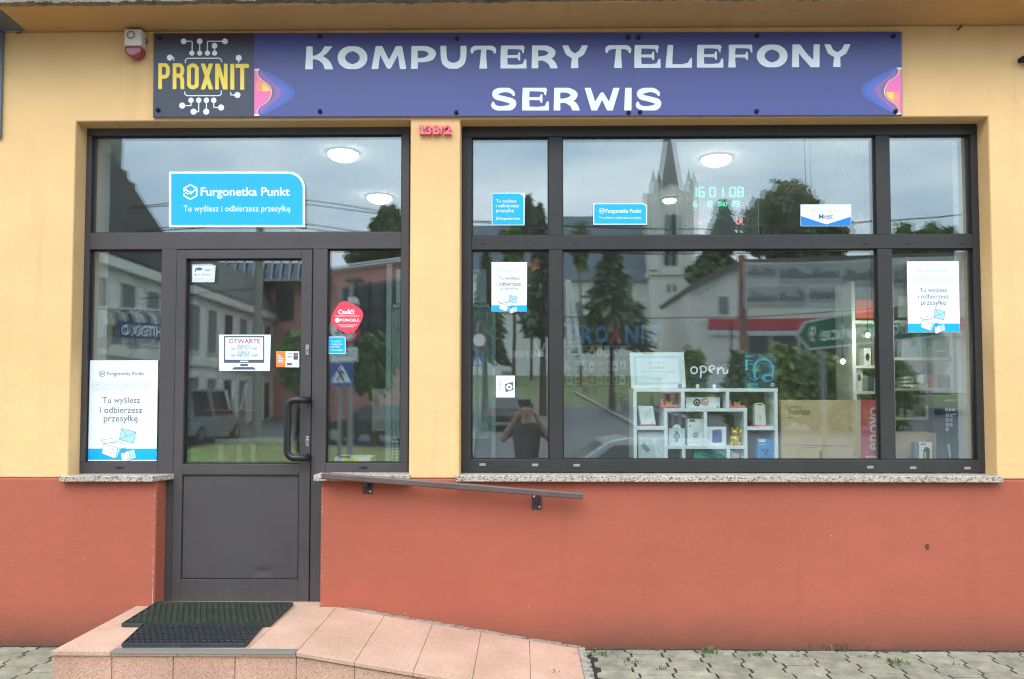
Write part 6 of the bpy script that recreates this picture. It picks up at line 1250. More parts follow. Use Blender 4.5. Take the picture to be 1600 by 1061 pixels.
# textile banner and clothes rail in front of it
BN = thing('shop_banner', 'blue banner with white capitals above the clothes rail, mirrored in the side pane', 'banner', refl(215, 545, 23.6)); k = MB(); P = [refl(182, 530, 20), refl(252, 533, 21), refl(252, 510, 21), refl(182, 503, 20)]; k.prism(P, (.05, 0, 0)).build('cloth', mat('royal blue cloth', S(40, 66, 112), .6), BN)
k = MB(); o_ = Vector((.06, .03, 0)); k.text('HITEXX O', refl(249, 529.5, dlerp(20, 21, .957))+o_, refl(186, 526, dlerp(20, 21, .06))+o_, refl(249, 513, dlerp(20, 21, .957))+o_, .02); k.build('lettering', M_WHITE, BN)
CRL = thing('clothes_rail', 'long metal clothes rail outside the textile shop', 'rail', refl(200, 600, 22)); k = MB(); e0, e1 = refl(146, 482, 22), refl(254, 488, 25); k.tube([e0, e1], .03, 8)
for t in (0, .5, 1): p = e0.lerp(e1, t); k.tube([p, (p.x, p.y, hgt(p.y)-.05)], .025, 8)
k.build('rail_frame', M_STEEL, CRL)
gcols = [('white', S(214, 214, 206)), ('grey', S(120, 122, 124)), ('dark', S(52, 54, 58)), ('cream', S(196, 186, 166)), ('slate blue', S(76, 84, 104)), ('pale', S(186, 196, 196))]
rg = random.Random(8)
for q in range(11):
    p = e0.lerp(e1, .03+q*.09); nm, cl = gcols[[0, 3, 1, 5, 2, 0, 5, 4, 0, 1, 3, 0, 2, 5, 0, 4][q]]; L_ = rg.uniform(.8, 1.25); w_ = .26; k = MB()
    d1 = Vector((1, .12, 0)).normalized(); n1 = Vector((-d1.y, d1.x, 0)); A = []
    prof = [(-.05, -.05), (-.42, -.18), (-.62, -.5), (-.46, -.58), (-.36, -.4), (-.38, -L_), (.38, -L_), (.36, -.4), (.46, -.58), (.62, -.5), (.42, -.18), (.05, -.05)]
    k.prism([p+d1*a*.62+Vector((0, 0, b)) for a, b in prof], n1*.06); k.tube([p+n1*.03+Vector((0, 0, -.05)), p+n1*.03+Vector((0, 0, .02))], .008, 6)
    tag(k.build('hanging_garment', mat('garment '+nm, cl, .8), origin=p), nm+' garment hanging on the clothes rail', 'garment', 'garments on the clothes rail')
# salmon building with dark glass band
SBD = thing('office_building', 'salmon office building with a dark glass band and slanted window strip', 'building', refl(480, 600, 44)); k = MB()
k.prism([(p.x, p.y, -.5) for p in (refl(300, 600, 47), refl(512, 600, 40.2), refl(512, 600, 60), refl(300, 600, 66))], (0, 0, refl(400, 438, 44).z+.5)); zt2 = refl(515, 420, 40).z
k.prism([(p.x, p.y, -.5) for p in (refl(513, 600, 40), refl(700, 600, 35.2), refl(700, 600, 52), refl(513, 600, 56))], (0, 0, zt2+.5)); k.build('wall', M_PNK, SBD)
k = MB(); k.prism([refl(300, 441, 46.5)+Vector((0, .3, 0)), refl(514, 441, 39.7)+Vector((0, .3, 0)), refl(514, 411, 40.4), refl(300, 409, 47.2)], (0, -.4, 0)); GB = k.build('glass_band', mat('blue black glazing', S(40, 62, 84), .2), SBD)
k = MB()
for q in range(16): k.tube([refl(300+q*14, 440, dlerp(46.5, 39.7, q/15.3))+Vector((0, .4, 0)), refl(300+q*14, 408, dlerp(47.2, 40.4, q/15.3))+Vector((0, .1, 0))], .06, 5)
k.tube([refl(300, 440.5, 46.4)+Vector((0, .45, 0)), refl(514, 440.5, 39.6)+Vector((0, .45, 0))], .09, 6); k.build('glazing_bar', M_GREYC, GB)
def quadwin(P, m, parent, name='window', off=.12):
    k = MB(); k.prism([refl(x, y, d_)+Vector((0, off, 0)) for x, y, d_ in P], (0, -.3, 0)); return k.build(name, m, parent)
for x0, x1, y0, y1 in ((370, 389, 446, 497), (431, 457, 450, 500), (404, 412, 556, 590), (340, 355, 560, 600)): quadwin([(x0, y1, dlerp(47, 40.2, (x0-300)/212)), (x1, y1, dlerp(47, 40.2, (x1-300)/212)), (x1, y0, dlerp(47, 40.2, (x1-300)/212)), (x0, y0, dlerp(47, 40.2, (x0-300)/212))], M_DKG, SBD)
dd = lambda x: dlerp(40, 35.2, (x-513)/187)
ST = quadwin([(532, 560, dd(532)), (640, 560, dd(640)), (640, 433, dd(640)), (535, 448, dd(535))], mat('smoked glazing', S(70, 80, 84), .2), SBD, 'window_strip')
k = MB()
for x in (556, 577, 600, 622): k.tube([refl(x-1, 560, dd(x))+Vector((0, .2, 0)), refl(x+2, 440, dd(x))+Vector((0, .2, 0))], .07, 5)
for y in (482, 508): k.tube([refl(533, y+4, dd(533))+Vector((0, .2, 0)), refl(640, y-3, dd(640))+Vector((0, .2, 0))], .06, 5)
k.build('glazing_bar', M_DKG, ST)
k = MB(); k.tube([refl(513, 419, 39.9)+Vector((0, .1, 0)), refl(700, 397, 35.1)+Vector((0, .1, 0))], .12, 6); k.build('coping', M_CHW, SBD)
quadwin([(457, 530, 42), (471, 530, 41.6), (471, 510, 41.6), (457, 510, 42)], M_WHITE, SBD, 'notice_board')
# white building with a red band, and the banner of old pictures on it
WB = thing('commercial_building', 'white commercial building with a red band above dark doors', 'building', refl(1300, 600, 46)); dB = 46
k = MB(); P = [(1080, 448), (1092, 443), (1160, 412), (1600, 398), (1600, 612), (1080, 612)]; k.prism([refl(x, y, dB) for x, y in P], (0, -9, 0)); k.build('wall', M_WHR, WB)
k = MB(); P = [(1077, 452), (1077, 445), (1160, 405), (1610, 390), (1610, 398), (1160, 413.5)]; k.prism([refl(x, y, dB)+Vector((0, .5, 0)) for x, y in P], (0, -10, 0)); k.build('roof', mat('grey brown roof', S(92, 86, 82), .8), WB)
k = MB(); k.prism([refl(x, y, dB)+Vector((0, .12, 0)) for x, y in ((1110, 515), (1600, 515), (1600, 494), (1110, 497))], (0, -.11, 0)); k.build('red_band', M_BAND, WB)
for x0, x1 in ((1172, 1205), (1210, 1250), (1256, 1330), (1340, 1400)): quadwin([(x0, 600, dB), (x1, 600, dB), (x1, 524, dB), (x0, 524, dB)], M_DKG, WB, 'door', .1)
for x0, x1, y0, y1 in ((1128, 1141, 460, 487), (1420, 1440, 440, 475)): quadwin([(x0, y1, dB), (x1, y1, dB), (x1, y0, dB), (x0, y0, dB)], M_LTG, WB, 'window', .1)
k = MB()
for y in (517.5, 520, 523): k.tube([refl(1110, y, dB)+Vector((0, .15, 0)), refl(1600, y, dB)+Vector((0, .15, 0))], .035, 5)
k.build('gutter_rail', M_WHITE, WB)
dP = 40
PB = thing('picture_banner', 'long white banner with seven old grey town pictures, mirrored in the big pane', 'banner', refl(1280, 480, dP)); k = MB(); k.prism([refl(x, y, dP) for x, y in ((1166, 480), (1500, 481), (1500, 398), (1400, 400), (1372, 400), (1340, 404), (1260, 407), (1166, 407))], (0, -.05, 0)); k.build('cloth', mat('banner cloth', S(176, 178, 172), .7), PB)
rp = random.Random(4)
for (x0, y0, x1, y1) in ((1169, 411, 1217, 432), (1220, 409, 1316, 440), (1318, 408, 1375, 446), (1169, 446, 1217, 477), (1219, 444, 1264, 477), (1268, 448, 1312, 470), (1398, 412, 1470, 450)):
    k = MB(); k.prism([refl(x, y, dP)+Vector((0, .012, 0)) for x, y in ((x0, y1), (x1, y1), (x1, y0), (x0, y0))], (0, -.01, 0)); PH = k.build('old_picture', mat('faded grey print', S(150, 152, 148), .7, var=.2, vscale=.9), PB)
    k = MB(); yb2 = lerp(y0, y1, .62); x = x0+1
    P = [(x0+.5, yb2+4)]
    while x < x1-3: h_ = rp.uniform(2, (y1-y0)*.42); w_ = rp.uniform(3, 9); P += [(x, yb2-h_), (min(x+w_, x1-1), yb2-h_-rp.uniform(-2, 2))]; x += w_
    P += [(x1-.5, yb2+4)]; k.add([refl(a, b, dP)+Vector((0, .016, 0)) for a, b in P], [tuple(range(len(P)))]); k.build('skyline_print', mat('dark grey print', S(104, 108, 106), .7), PH)
PC = thing('brick_column', 'slim brick-red column before the white building', 'column', refl(1165, 600, 41)); k = MB(); a, b = refl(1161, 600, 41), refl(1169, 396, 41); k.box(min(a.x, b.x), max(a.x, b.x), a.y-.3, a.y, hgt(a.y), b.z); k.build('shaft', mat('brick column', S(140, 92, 80), .8), PC); k = MB(); k.box(min(a.x, b.x)-.05, max(a.x, b.x)+.05, a.y-.35, a.y+.05, hgt(a.y), hgt(a.y)+.5); k.build('base', M_CHW, PC)
# red gate posts and steel stair
for (x0, x1, y0, lb) in ((1043, 1051, 517, 'shorter red gate pillar beside the church tower foot'), (1058, 1067, 482, 'taller red gate pillar beside the steel stair')):
    k = MB(); a, b = refl(x0, 565, 60), refl(x1, y0, 60); k.box(min(a.x, b.x), max(a.x, b.x), a.y-.4, a.y, hgt(a.y), b.z); k.box(min(a.x, b.x)-.06, max(a.x, b.x)+.06, a.y-.46, a.y+.06, b.z, b.z+.12); tag(k.build('gate_pillar', mat('red pillar paint', S(186, 60, 56), .6), origin=(a.x, a.y, hgt(a.y))), lb, 'pillar')
SR = thing('steel_walkway', 'brown steel walkway with railings beside the red pillars', 'walkway', refl(1095, 560, 58)); k = MB(); k.prism([refl(x, y, 58) for x, y in ((1067, 512), (1130, 512), (1130, 507), (1067, 507))], (0, -1.2, 0)); k.build('deck', mat('brown steel', S(110, 66, 62), .6), SR); k = MB()
for y in (490, 496, 502): k.tube([refl(1067, y, 57.9), refl(1130, y, 57.9)], .06, 5)
for x in (1068, 1083, 1098, 1113, 1129): k.tube([refl(x, 508, 57.9), refl(x, 489, 57.9)], .06, 5)
k.build('railing', mat('brown steel', S(110, 66, 62), .6), SR); k = MB()
for x in (1075, 1122): p = refl(x, 512, 58.3); k.tube([p, (p.x, p.y, hgt(p.y)-.1)], .12, 6)
k.build('support_post', mat('brown steel', S(110, 66, 62), .6), SR)
# green direction sign on two posts
dS = 13.0
GS = thing('direction_sign', 'green road direction arrow sign on two grey posts, mirrored behind the monitor box', 'road sign', refl(1330, 700, dS)); sd_ = lambda x: dlerp(dS, dS-1.1, (x-1247)/220)
k = MB(); Pq = [(1248, 524), (1262, 501), (1470, 462), (1470, 525), (1268, 547)]; k.prism([refl(x, y, sd_(x)) for x, y in Pq], (0, -.03, 0)); k.build('sign_border', mat('sign back white', S(176, 184, 182), .4), GS)
k = MB(); Pq = [(1252, 523.5), (1264, 504), (1467, 466), (1467, 521.5), (1269.5, 543)]; k.prism([refl(x, y, sd_(x))+Vector((0, .006, 0)) for x, y in Pq], (0, -.005, 0)); k.build('green_field', mat('sign green', S(14, 96, 66), .4), GS)
k = MB(); o_ = Vector((0, .009, 0)); k.text('Sieroniowice', refl(1460, 517, sd_(1460))+o_, refl(1286, 533, sd_(1286))+o_, refl(1460, 491, sd_(1460))+o_, .02); k.text('9', refl(1278, 534, sd_(1278))+o_, refl(1269, 535, sd_(1269))+o_, refl(1278, 508, sd_(1278))+o_, .02); k.build('lettering', mat('sign letter white', S(206, 212, 206), .4), GS)
for x in (1291, 1342, 1455): k = MB(); p = refl(x, 505, sd_(x)); p.y -= .07; k.tube([(p.x, p.y, hgt(p.y)-.1), (p.x, p.y, p.z)], .04, 10); k.build('post', M_GREYC, GS)
# crossing sign post with lamp, and its farther twin
def crossing(d, dx, dy, sc, label, full):
    q = lambda x, y: refl(534+(x-534)*sc+dx, 560+(y-560)*sc+dy, d); T = thing('crossing_sign', label, 'road sign', q(534, 740), 'pedestrian crossing sign posts'); k = MB(); p = q(530, 560); p.y -= .05; pb_ = q(527, 745); k.tube([(p.x, p.y, hgt(p.y)-.1), (p.x, p.y, q(530, 450).z)], .036*d/14*sc, 10); k.build('post', M_GREYC, T)
    k = MB(); c_ = q(537, 511); R_ = (q(563, 511)-c_).length; k.lathe([(R_, 0), (R_, .02)], c_, 36, axis='y'); k.build('red_ring', mat('sign red', S(196, 44, 44), .4), T); k = MB(); k.lathe([(R_*.8, .0), (R_*.8, .004)], c_+Vector((0, .0205, 0)), 36, axis='y'); k.build('white_disc', M_WHITE, T)
    if full:
        k = MB(); o_ = Vector((0, .027, 0)); k.text('10t', q(551, 521)+o_, q(525, 521)+o_, q(551, 503)+o_, .02); k.build('lettering', M_MATTE, T)
        k = MB(); k.prism([q(x, y) for x, y in ((513, 565), (559, 562), (559, 541), (513, 541))], (0, .02, 0)); PLT = k.build('plate', M_WPL, T); k = MB(); o_ = Vector((0, .024, 0))
        k.text('Nie dotyczy', q(556, 550)+o_, q(528, 551)+o_, q(556, 544)+o_); k.text('dojazdu do posesji', q(556, 556)+o_, q(524, 557)+o_, q(556, 551)+o_); k.build('lettering', M_INK, PLT)
    k = MB(); k.prism([q(x, y) for x, y in ((514, 600), (550, 601), (552, 566), (517, 566))], (0, .02, 0)); k.build('blue_panel', mat('sign blue', S(30, 92, 170), .4), T)
    k = MB(); o_ = Vector((0, .024, 0)); k.add([q(x, y)+o_ for x, y in ((515.5, 596), (549, 596), (534, 568))], [(0, 1, 2)]); k.build('white_triangle', M_WHITE, T); k = MB(); o2 = Vector((0, .028, 0))
    for P in (((533.5, 573, 2.1), (534, 573, 2.1)), ((533.5, 577, 2.2), (532, 584, 2)), ((532, 584, 1.7), (535.5, 590, 1.2), (537.5, 594, 1)), ((532, 584, 1.6), (529.5, 589, 1.2), (526, 593, 1)), ((533.5, 577, 1), (538, 582, .8)), ((533, 577, 1), (528, 581, .8))):
        for (a, b, c1), (a2, b2, c2) in zip(P[:-1], P[1:]):
            l = math.hypot(a2-a, b2-b); nx_, ny_ = -(b2-b)/l, (a2-a)/l; k.k += 1; o3 = o2+Vector((0, .0006*k.k, 0)); k.add([q(a+nx_*c1, b+ny_*c1)+o3, q(a2+nx_*c2, b2+ny_*c2)+o3, q(a2-nx_*c2, b2-ny_*c2)+o3, q(a-nx_*c1, b-ny_*c1)+o3], [(0, 1, 2, 3)])
    k.build('walker_mark', M_MATTE, T); return T
crossing(14, 0, 0, 1, 'near post with crossing sign, round weight limit sign and white plate, mirrored beside the door', True); crossing(30, 212, -8, .46, 'far smaller crossing sign post, mirrored behind the perforated rack', False)
SL = thing('street_lamp', 'grey street lamp with a flat head and a camera box, mirrored beside the door', 'street lamp', refl(549, 640, 20)); k = MB(); p = refl(549, 440, 20); k.tube([(p.x, p.y, hgt(p.y)-.1), (p.x, p.y, p.z)], [.08, .05], 10); k.build('pole', M_GREYC, SL); k = MB(); k.loft([refl(x, y, 20) for x, y in ((538, 436), (565, 436), (565, 432), (540, 430))], [refl(x, y, 20)+Vector((0, -.5, 0)) for x, y in ((538, 436), (565, 436), (565, 432), (540, 430))]); k.build('lamp_head', mat('lamp grey', S(96, 100, 100), .5), SL); k = MB(); k.prism([refl(x, y, 19.8) for x, y in ((544, 470), (557, 472), (557, 462), (544, 462))], (0, -.3, 0)); k.build('camera_box', M_WPL, SL)
# utility poles
UP = thing('utility_pole', 'concrete utility pole with wires before the salmon building, mirrored in the door', 'pole', refl(405, 610, 28)); k = MB(); p = refl(405, 300, 28); k.tube([(p.x, p.y, hgt(p.y)-.1), (p.x, p.y, p.z)], [.18, .12], 10); k.build('pole', mat('pole concrete', S(140, 138, 128), .9), UP); k = MB()
for z in (8.0, 8.9): k.box(p.x-.7, p.x+.7, p.y-.05, p.y+.05, z, z+.1)
k.build('crossarm', M_GREYC, UP); k = MB()
for i_, (z, e) in enumerate(((8.1, -.6), (8.1, .6), (9.0, -.6), (9.0, .6), (5.6, 0))):
    for sgn in (-1, 1): A = Vector((p.x+e, p.y, z)); Bq = Vector((p.x+sgn*30, p.y-3*sgn, z+.3)); k.tube([A.lerp(Bq, t)+Vector((0, 0, -1.1*4*t*(1-t))) for t in [q/8 for q in range(9)]], .018, 5)
k.build('wire', M_MATTE, UP)
AP = thing('braced_pole', 'pale A-shaped braced pole before the church nave', 'pole', refl(895, 590, 40)); k = MB(); k.tube([refl(890, 565, 40), refl(890, 436, 40)], .14, 8).tube([refl(911, 570, 40), refl(891, 436, 40)], .12, 8).tube([refl(890, 490, 40), refl(902, 492, 40)], .07, 8); k.build('pole', M_CHW, AP)
for i_, (x, y0, d_) in enumerate(((1145, 502, 24), (1258.5, 228, 140), (455, 320, 70))):
    k = MB(); p = refl(x, y0, d_); k.tube([(p.x, p.y, hgt(p.y)-.1), (p.x, p.y, p.z)], [[.03, .03], [.35, .06], [.12, .03]][i_], 8); k.tube([(p.x, p.y, p.z), (p.x, p.y, p.z+[.05, 4, 1][i_])], [.02, .05, .02][i_], 6); tag(k.build(['sign_post', 'radio_mast', 'antenna_mast'][i_], [M_MATTE, M_GREYC, M_GREYC][i_], origin=(p.x, p.y, hgt(p.y))), ['thin dark post beside the headset box reflection', 'very tall thin radio mast on the skyline beyond the big tree', 'thin mast on the skyline in the pane above the door'][i_], ['post', 'mast', 'mast'][i_])
# bollards
bo = None
for i_, (x, y) in enumerate(((914, 612), (919, 612), (933, 612), (956, 628), (961, 632), (966, 632), (973, 632), (979, 638), (985, 640), (1022, 630), (1030, 664), (1050, 668), (1060, 672), (1072, 676))):
    p = gpx(x, y+2); h_ = 1.0
    if bo is None:
        bo = thing('bollard', '', 'bollard', p, 'black bollards along the far kerb'); MB().tube([p, p+Vector((0, 0, h_*.93))], .055, 10).lathe([(.055, 0), (.06, .02), (.03, .07)], p+Vector((0, 0, h_*.93)), 10).build('post', M_MATTE, bo); MB().tube([p+Vector((0, 0, h_*.70)), p+Vector((0, 0, h_*.82))], .058, 10).build('white_ring', M_WHITE, bo); b0 = p
        bo['label'] = 'black bollard with a white ring along the far kerb'
    else: copy_thing(bo, p-b0, 'black bollard with a white ring along the far kerb')
# cars
def car(name, label, c_, rz, L_, H_, Wd, body, van=False, group='parked cars across the street'):
    T = thing(name, label, 'car', c_, group); hl, hw_ = L_/2, Wd/2
    lo = [(-hl, .32), (-hl+.05, .62), (-hl+.25, .78), (-hl*.42, .90), (hl*.55, .93), (hl-.12, .86), (hl, .6), (hl, .32)]
    up = [(-hl*.46, .88), (-hl*.12, H_-.05), (0, H_), (hl*.52, H_-.02), (hl*.92, .90)] if not van else [(-hl*.62, .88), (-hl*.40, H_-.06), (-hl*.2, H_), (hl*.9, H_-.03), (hl*.97, .90)]
    M_ = mat('car paint '+name+label[:9], body, .25, coat=.8); k = MB(); ins = lambda z: 0 if z < .95 else .2*(z-.9)/(H_-.9)
    k.loft([c_+Vector((x, -hw_+.04*(z < .4), z)) for x, z in lo], [c_+Vector((x, hw_-.04*(z < .4), z)) for x, z in lo]); k.loft([c_+Vector((x, -hw_+.03+ins(z), z)) for x, z in up], [c_+Vector((x, hw_-.03-ins(z), z)) for x, z in up]); k.build('body', M_, T, bevel=.03)
    for sy in (-1, 1):
        k = MB(); xs0, xs1 = up[0][0], up[-1][0]; zl_, zh = .95, H_-.10; x_ = lambda t, z: lerp(lerp(up[0][0], up[1][0], (z-.88)/(H_-.93)), lerp(up[-1][0], up[-2][0], (z-.88)/(H_-.93)), t)
        for t0, t1 in ((.07, .47), (.52, .92)): k.add([c_+Vector((x_(t, z), sy*(hw_-.025-ins(z)), z)) for t, z in ((t0, zl_), (t1, zl_), (t1-.02, zh), (t0+.03, zh))], [(0, 1, 2, 3)])
        k.build('side_window', M_DKG, T)
    for nm, (a, b), s_ in (('windscreen', (up[0], up[1]), -1), ('rear_window', (up[-1], up[-2]), 1)):
        k = MB(); P = []
        for t, f_ in ((.12, 1), (.9, 1)): x, z = lerp(a[0], b[0], t)+s_*.012, lerp(a[1], b[1], t); P += [(x, -hw_+.12+ins(z), z), (x, hw_-.12-ins(z), z)]
        k.add([c_+Vector(P[i]) for i in (0, 1, 3, 2)], [(0, 1, 2, 3)]); k.build(nm, M_DKG, T)
    for sx in (-.62, .62):
        for sy in (-1, 1): k = MB(); k.lathe([(.2, -.1), (.31, -.1), (.32, -.06), (.32, .06), (.31, .1), (.2, .1)], c_+Vector((sx*hl, sy*(hw_-.11), .32)), 18, axis='y'); wh = k.build('wheel', M_MATTE, T); MB().lathe([(.2, -.104), (.2, .104)], c_+Vector((sx*hl, sy*(hw_-.11), .32)), 14, axis='y').build('rim', M_STEEL, wh)
    for sy in (-1, 1): p = c_+Vector((-hl+.1, sy*hw_*.72, .68)); MB().ball(p, (.14, .16, .08), 10).build('headlight', M_WPL, T); p = c_+Vector((hl-.06, sy*hw_*.78, .74)); MB().ball(p, (.08, .12, .12), 10).build('tail_light', M_BAND, T)
    T.rotation_euler = (0, 0, rz); return T
pc_ = refl(985, 684, 10.6); car('silver_car', 'silver car parked close behind the photographer, its roof mirrored low in the big pane', Vector((pc_.x, pc_.y-.8, -.42)), 0, 4.3, 1.37, 1.75, S(140, 147, 154), False, None)
p = gpx(791, 668); car('hatchback_car', 'black hatchback parked behind the photographer, mirrored under the fan notice', p, PI/2, 4.0, 1.5, 1.7, S(30, 32, 34)); p = gpx(793, 600); p.z = hgt(p.y); car('estate_car', 'dark estate car farther up the road above the hatchback', p, PI/2, 4.4, 1.6, 1.8, S(60, 62, 66)); p = gpx(590, 690); car('black_car', 'black car mirrored in the slim pane beside the door', p, .2, 4.3, 1.45, 1.75, S(24, 26, 28)); p = gpx(305, 690); car('grey_van', 'blue grey van parked along the terraced house, mirrored in the door', p, PI/2+.05, 4.8, 1.95, 1.9, S(120, 134, 146), True); p = gpx(322, 655); car('grey_car', 'grey car behind the blue grey van on the side street', p, PI/2, 4.3, 1.45, 1.75, S(104, 110, 116))
# ------------------------------------------------------------------ people
M_SKIN = mat('skin', S(176, 132, 110), .5, var=.06, vscale=20); M_HAIR = mat('dark hair', S(48, 38, 32), .7); M_TEE = mat('black cotton', S(52, 53, 58), .85, var=.2, vscale=9); M_JEAN = mat('blue denim', S(60, 72, 96), .85, var=.15, vscale=14)
def skin(name, J, E, m, parent, root, sub=2):
    me = bpy.data.meshes.new(name); bm = bmesh.new(); lay_ = bm.verts.layers.skin.verify(); vs_ = {}
    for k_, (p, r) in J.items(): v = bm.verts.new(p); v[lay_].radius = (r, r) if not isinstance(r, tuple) else r; v[lay_].use_root = (k_ == root); vs_[k_] = v
    for a, b in E: bm.edges.new((vs_[a], vs_[b]))
    bm.to_mesh(me); bm.free(); me.materials.append(m); o = bpy.data.objects.new(name, me); COL.objects.link(o); s_ = o.modifiers.new('skin', 'SKIN'); s_.use_smooth_shade = True; s_ = o.modifiers.new('sub', 'SUBSURF'); s_.levels = sub; s_.render_levels = sub
    if parent is not None: o.parent = parent; o.matrix_parent_inverse = Matrix.Translation(-Vector(parent.location))
    return o
def person(label, base, rz, H_, arms, hairc, topm, legm, group=None, lean=0.0, fingers=False, legs=None):
    """arms: {'L': (elbow, wrist), 'R': ...} as offsets in a frame where the person faces +y"""
    T = thing('person', label, 'person', base, group); s_ = H_/1.78; B_ = Vector(base); V = lambda x, y, z: B_+Vector((x, y, z))*s_
    J = {'pel': (V(0, 0, .94), (.15*s_, .11*s_)), 'wa': (V(0, lean*.3, 1.1), (.14*s_, .10*s_)), 'ch': (V(0, lean, 1.32), (.17*s_, .115*s_)), 'nk': (V(0, lean, 1.48), .062*s_), 'hd0': (V(0, lean+.02, 1.565), .066*s_), 'hd1': (V(0, lean+.015, 1.655), .083*s_), 'hd2': (V(0, lean, 1.725), .066*s_)}
    E = [('pel', 'wa'), ('wa', 'ch'), ('ch', 'nk'), ('nk', 'hd0'), ('hd0', 'hd1'), ('hd1', 'hd2')]
    for S_, sx in (('L', -1), ('R', 1)):
        el, wr = arms[S_]; fwd = Vector(wr)-Vector(el); fwd.normalize()
        J[S_+'sh'] = (V(sx*.19, lean, 1.425), .06*s_); J[S_+'el'] = (V(*el), .044*s_); J[S_+'fm'] = (V(*(Vector(el).lerp(Vector(wr), .35))), .043*s_); J[S_+'wr'] = (V(*wr), .028*s_); pm = Vector(wr)+fwd*.065; J[S_+'pm'] = (V(*pm), (.036*s_, .020*s_)); E += [('ch', S_+'sh'), (S_+'sh', S_+'el'), (S_+'el', S_+'fm'), (S_+'fm', S_+'wr'), (S_+'wr', S_+'pm')]
        lp = (legs or {}).get(S_, ((sx*.10, .02, .50), (sx*.11, -.02, .09), (sx*.12, .13, .04)))
        J[S_+'hp'] = (V(sx*.095, 0, .86), .092*s_); J[S_+'kn'] = (V(*lp[0]), .058*s_); J[S_+'an'] = (V(*lp[1]), .042*s_); J[S_+'to'] = (V(*lp[2]), (.045*s_, .032*s_)); E += [('pel', S_+'hp'), (S_+'hp', S_+'kn'), (S_+'kn', S_+'an'), (S_+'an', S_+'to')]
    J['ns'] = (V(0, lean+.115, 1.635), .012*s_); 
    skin('body', J, E, M_SKIN, T, 'pel')
    if fingers:
        for S_, sx in (('L', -1), ('R', 1)):
            el, wr = arms[S_]; fwd = (Vector(wr)-Vector(el)).normalized(); pm = Vector(wr)+fwd*.075; side = Vector((-sx, 0, 0)); up_ = side.cross(fwd)*1.0
            for q in range(5):
                if q < 4: a = pm+Vector((0, 0, .018-.012*q)); tip = [.075, .085, .08, .065][q]; mid = a+Vector((-sx*.35*tip, .55*tip, .25*tip)); en = mid+Vector((-sx*.62*tip, .15*tip, -.02))
                else: a = Vector(wr)+fwd*.03+Vector((-sx*.02, -.02, 0)); mid = a+Vector((-sx*.03, -.01, .03)); en = mid+Vector((-sx*.035, .012, .01))
                skin('finger' if q < 4 else 'thumb', {'a': (V(*a), .010*s_), 'b': (V(*mid), .009*s_), 'c': (V(*en), .0075*s_)}, [('a', 'b'), ('b', 'c')], M_SKIN, T, 'a', 1)
    k = MB(); hc = V(0, lean, 1.672); k.ball(hc+Vector((0, -.022, .022))*s_, (.090*s_, .098*s_, .088*s_), 18).build('hair', hairc, T, smooth=True)
    k = MB()
    for sx in (-1, 1): k.ball(V(sx*.033, lean+.082, 1.652), (.012*s_, .007*s_, .007*s_), 8)
    k.ball(V(0, lean+.086, 1.592), (.024*s_, .006*s_, .006*s_), 8); k.build('eyes_and_mouth', M_HAIR, T, smooth=True)
    k = MB()
    for sx in (-1, 1): k.ball(V(sx*.088, lean+.0, 1.64), (.012*s_, .02*s_, .032*s_), 8)
    k.build('ears', M_SKIN, T, smooth=True)
    TJ = {'hip': (V(0, 0, .93), (.165*s_, .125*s_)), 'wa': (V(0, lean*.3, 1.1), (.165*s_, .12*s_)), 'ch': (V(0, lean, 1.32), (.185*s_, .13*s_)), 'col': (V(0, lean, 1.478), (.092*s_, .085*s_))}; TE = [('hip', 'wa'), ('wa', 'ch'), ('ch', 'col')]
    for S_, sx in (('L', -1), ('R', 1)): el = Vector(arms[S_][0]); sh = Vector((sx*.19, lean, 1.425)); TJ[S_+'s'] = (V(*sh), .075*s_); TJ[S_+'e'] = (V(*sh.lerp(el, .72)), .068*s_); TE += [('ch', S_+'s'), (S_+'s', S_+'e')]
    skin('shirt', TJ, TE, topm, T, 'ch')
    LJ = {'pel': (V(0, 0, .93), (.162*s_, .122*s_))}; LE = []
    for S_, sx in (('L', -1), ('R', 1)):
        lp = (legs or {}).get(S_, ((sx*.10, .02, .50), (sx*.11, -.02, .09), (sx*.12, .13, .04))); LJ[S_+'h'] = (V(sx*.095, 0, .84), .102*s_); LJ[S_+'k'] = (V(*lp[0]), .070*s_); LJ[S_+'a'] = (V(*(Vector(lp[1])+Vector((0, 0, .03)))), .058*s_); LE += [('pel', S_+'h'), (S_+'h', S_+'k'), (S_+'k', S_+'a')]
        k = MB(); f_ = Vector(lp[2]); k.ball(V(f_.x, f_.y-.06, .045), (.048*s_, .13*s_, .045*s_), 12).build('shoe', M_MATTE, T, smooth=True)
    skin('trousers', LJ, LE, legm, T, 'pel'); T.rotation_euler = (0, 0, rz); return T
by_ = CAM.y-.34; bz = hgt(by_)+.06
PHG = person('man in a black printed T-shirt holding a phone up in both hands', (CAM.x+.03, by_, bz), 0, 1.76, {'L': ((-.31, .05, 1.25), (-.125, .22, 1.575)), 'R': ((.31, .05, 1.25), (.125, .22, 1.575))}, M_HAIR, M_TEE, M_JEAN, fingers=True)
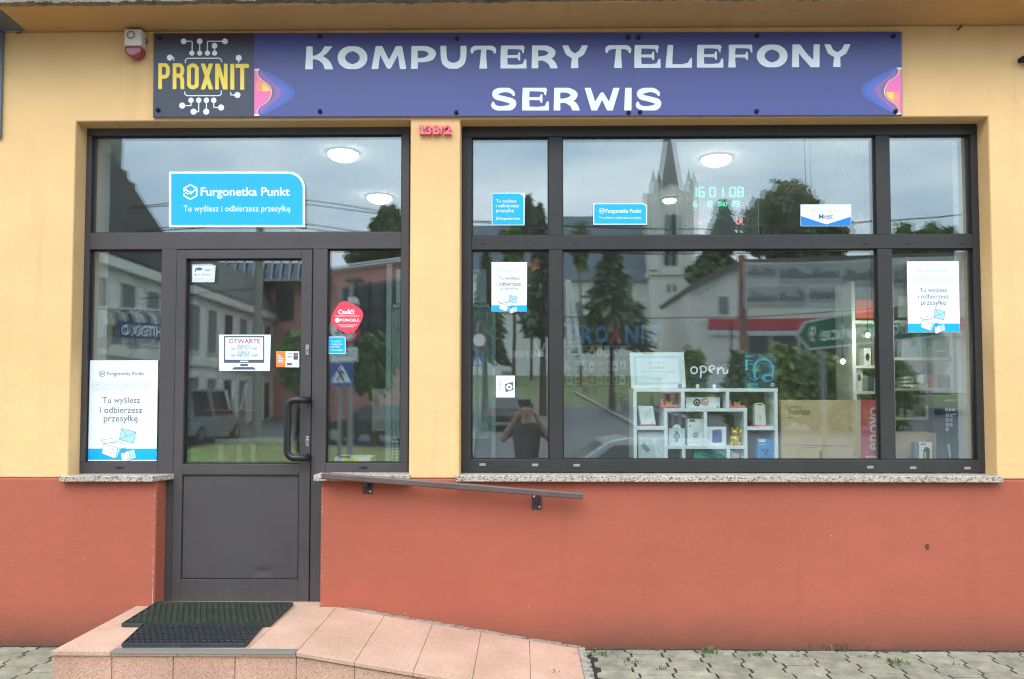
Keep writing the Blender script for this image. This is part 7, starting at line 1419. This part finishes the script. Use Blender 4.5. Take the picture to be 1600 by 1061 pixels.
k = MB(); k.box(CAM.x-.078, CAM.x+.078, CAM.y-.028, CAM.y-.018, CAM.z-.05, CAM.z+.022); PH = k.build('phone', M_MATTE, bevel=.006, origin=(CAM.x, CAM.y-.023, CAM.z-.06)); tag(PH, 'black phone held sideways in the hands of the photographer', 'phone')
k = MB(); k.lathe([(.011, 0), (.011, .003), (.008, .004)], (CAM.x, CAM.y-.018, CAM.z), 16, axis='y').lathe([(.009, 0), (.009, .003)], (CAM.x+.03, CAM.y-.018, CAM.z), 16, axis='y'); k.build('lens', M_DKG, PH)
for o_ in (PH,):
    for c_ in kids(o_): c_.matrix_parent_inverse = Matrix.Translation(-Vector(o_.location))
hang = {'L': ((-.27, -.02, 1.15), (-.25, .12, .92)), 'R': ((.27, -.02, 1.15), (.25, .12, .92))}
p = gpx(390, 650); person('person in dark clothes by the bicycle stand, mirrored in the door glass', (p.x, p.y, p.z), .7, 1.66, hang, M_HAIR, mat('navy cotton', S(40, 50, 74), .85), M_JEAN, 'people across the street'); p = gpx(404, 652); person('person in a white shirt by the bicycle stand, mirrored in the door glass', (p.x, p.y, p.z), 2.6, 1.72, hang, M_HAIR, mat('white cotton', S(196, 196, 200), .85), M_JEAN, 'people across the street')
BKS = thing('bicycle', 'dark bicycle parked beside the two people, mirrored in the door glass', 'bicycle', gpx(397, 655)); p = gpx(397, 655); p.y += .5
for sx in (-.52, .52): k = MB(); k.tube([p+Vector((sx+.33*math.cos(PI*q/10), 0, .34+.33*math.sin(PI*q/10))) for q in range(21)], .018, 6); k.build('wheel', M_MATTE, BKS)
k = MB(); k.tube([p+Vector((-.52, 0, .34)), p+Vector((-.15, 0, .34)), p+Vector((.38, 0, .85)), p+Vector((-.22, 0, .80)), p+Vector((-.15, 0, .34))], .02, 6).tube([p+Vector((.52, 0, .34)), p+Vector((.36, 0, 1.0))], .018, 6).tube([p+Vector((-.22, 0, .8)), p+Vector((-.52, 0, .34))], .015, 6); k.build('frame', M_NAVY, BKS); MB().ball(p+Vector((-.24, 0, .9)), (.13, .07, .04), 10).build('saddle', M_MATTE, BKS); MB().tube([p+Vector((.36, -.25, 1.02)), p+Vector((.34, 0, 1.0)), p+Vector((.36, .25, 1.02))], .016, 6).build('handlebar', M_STEEL, BKS)
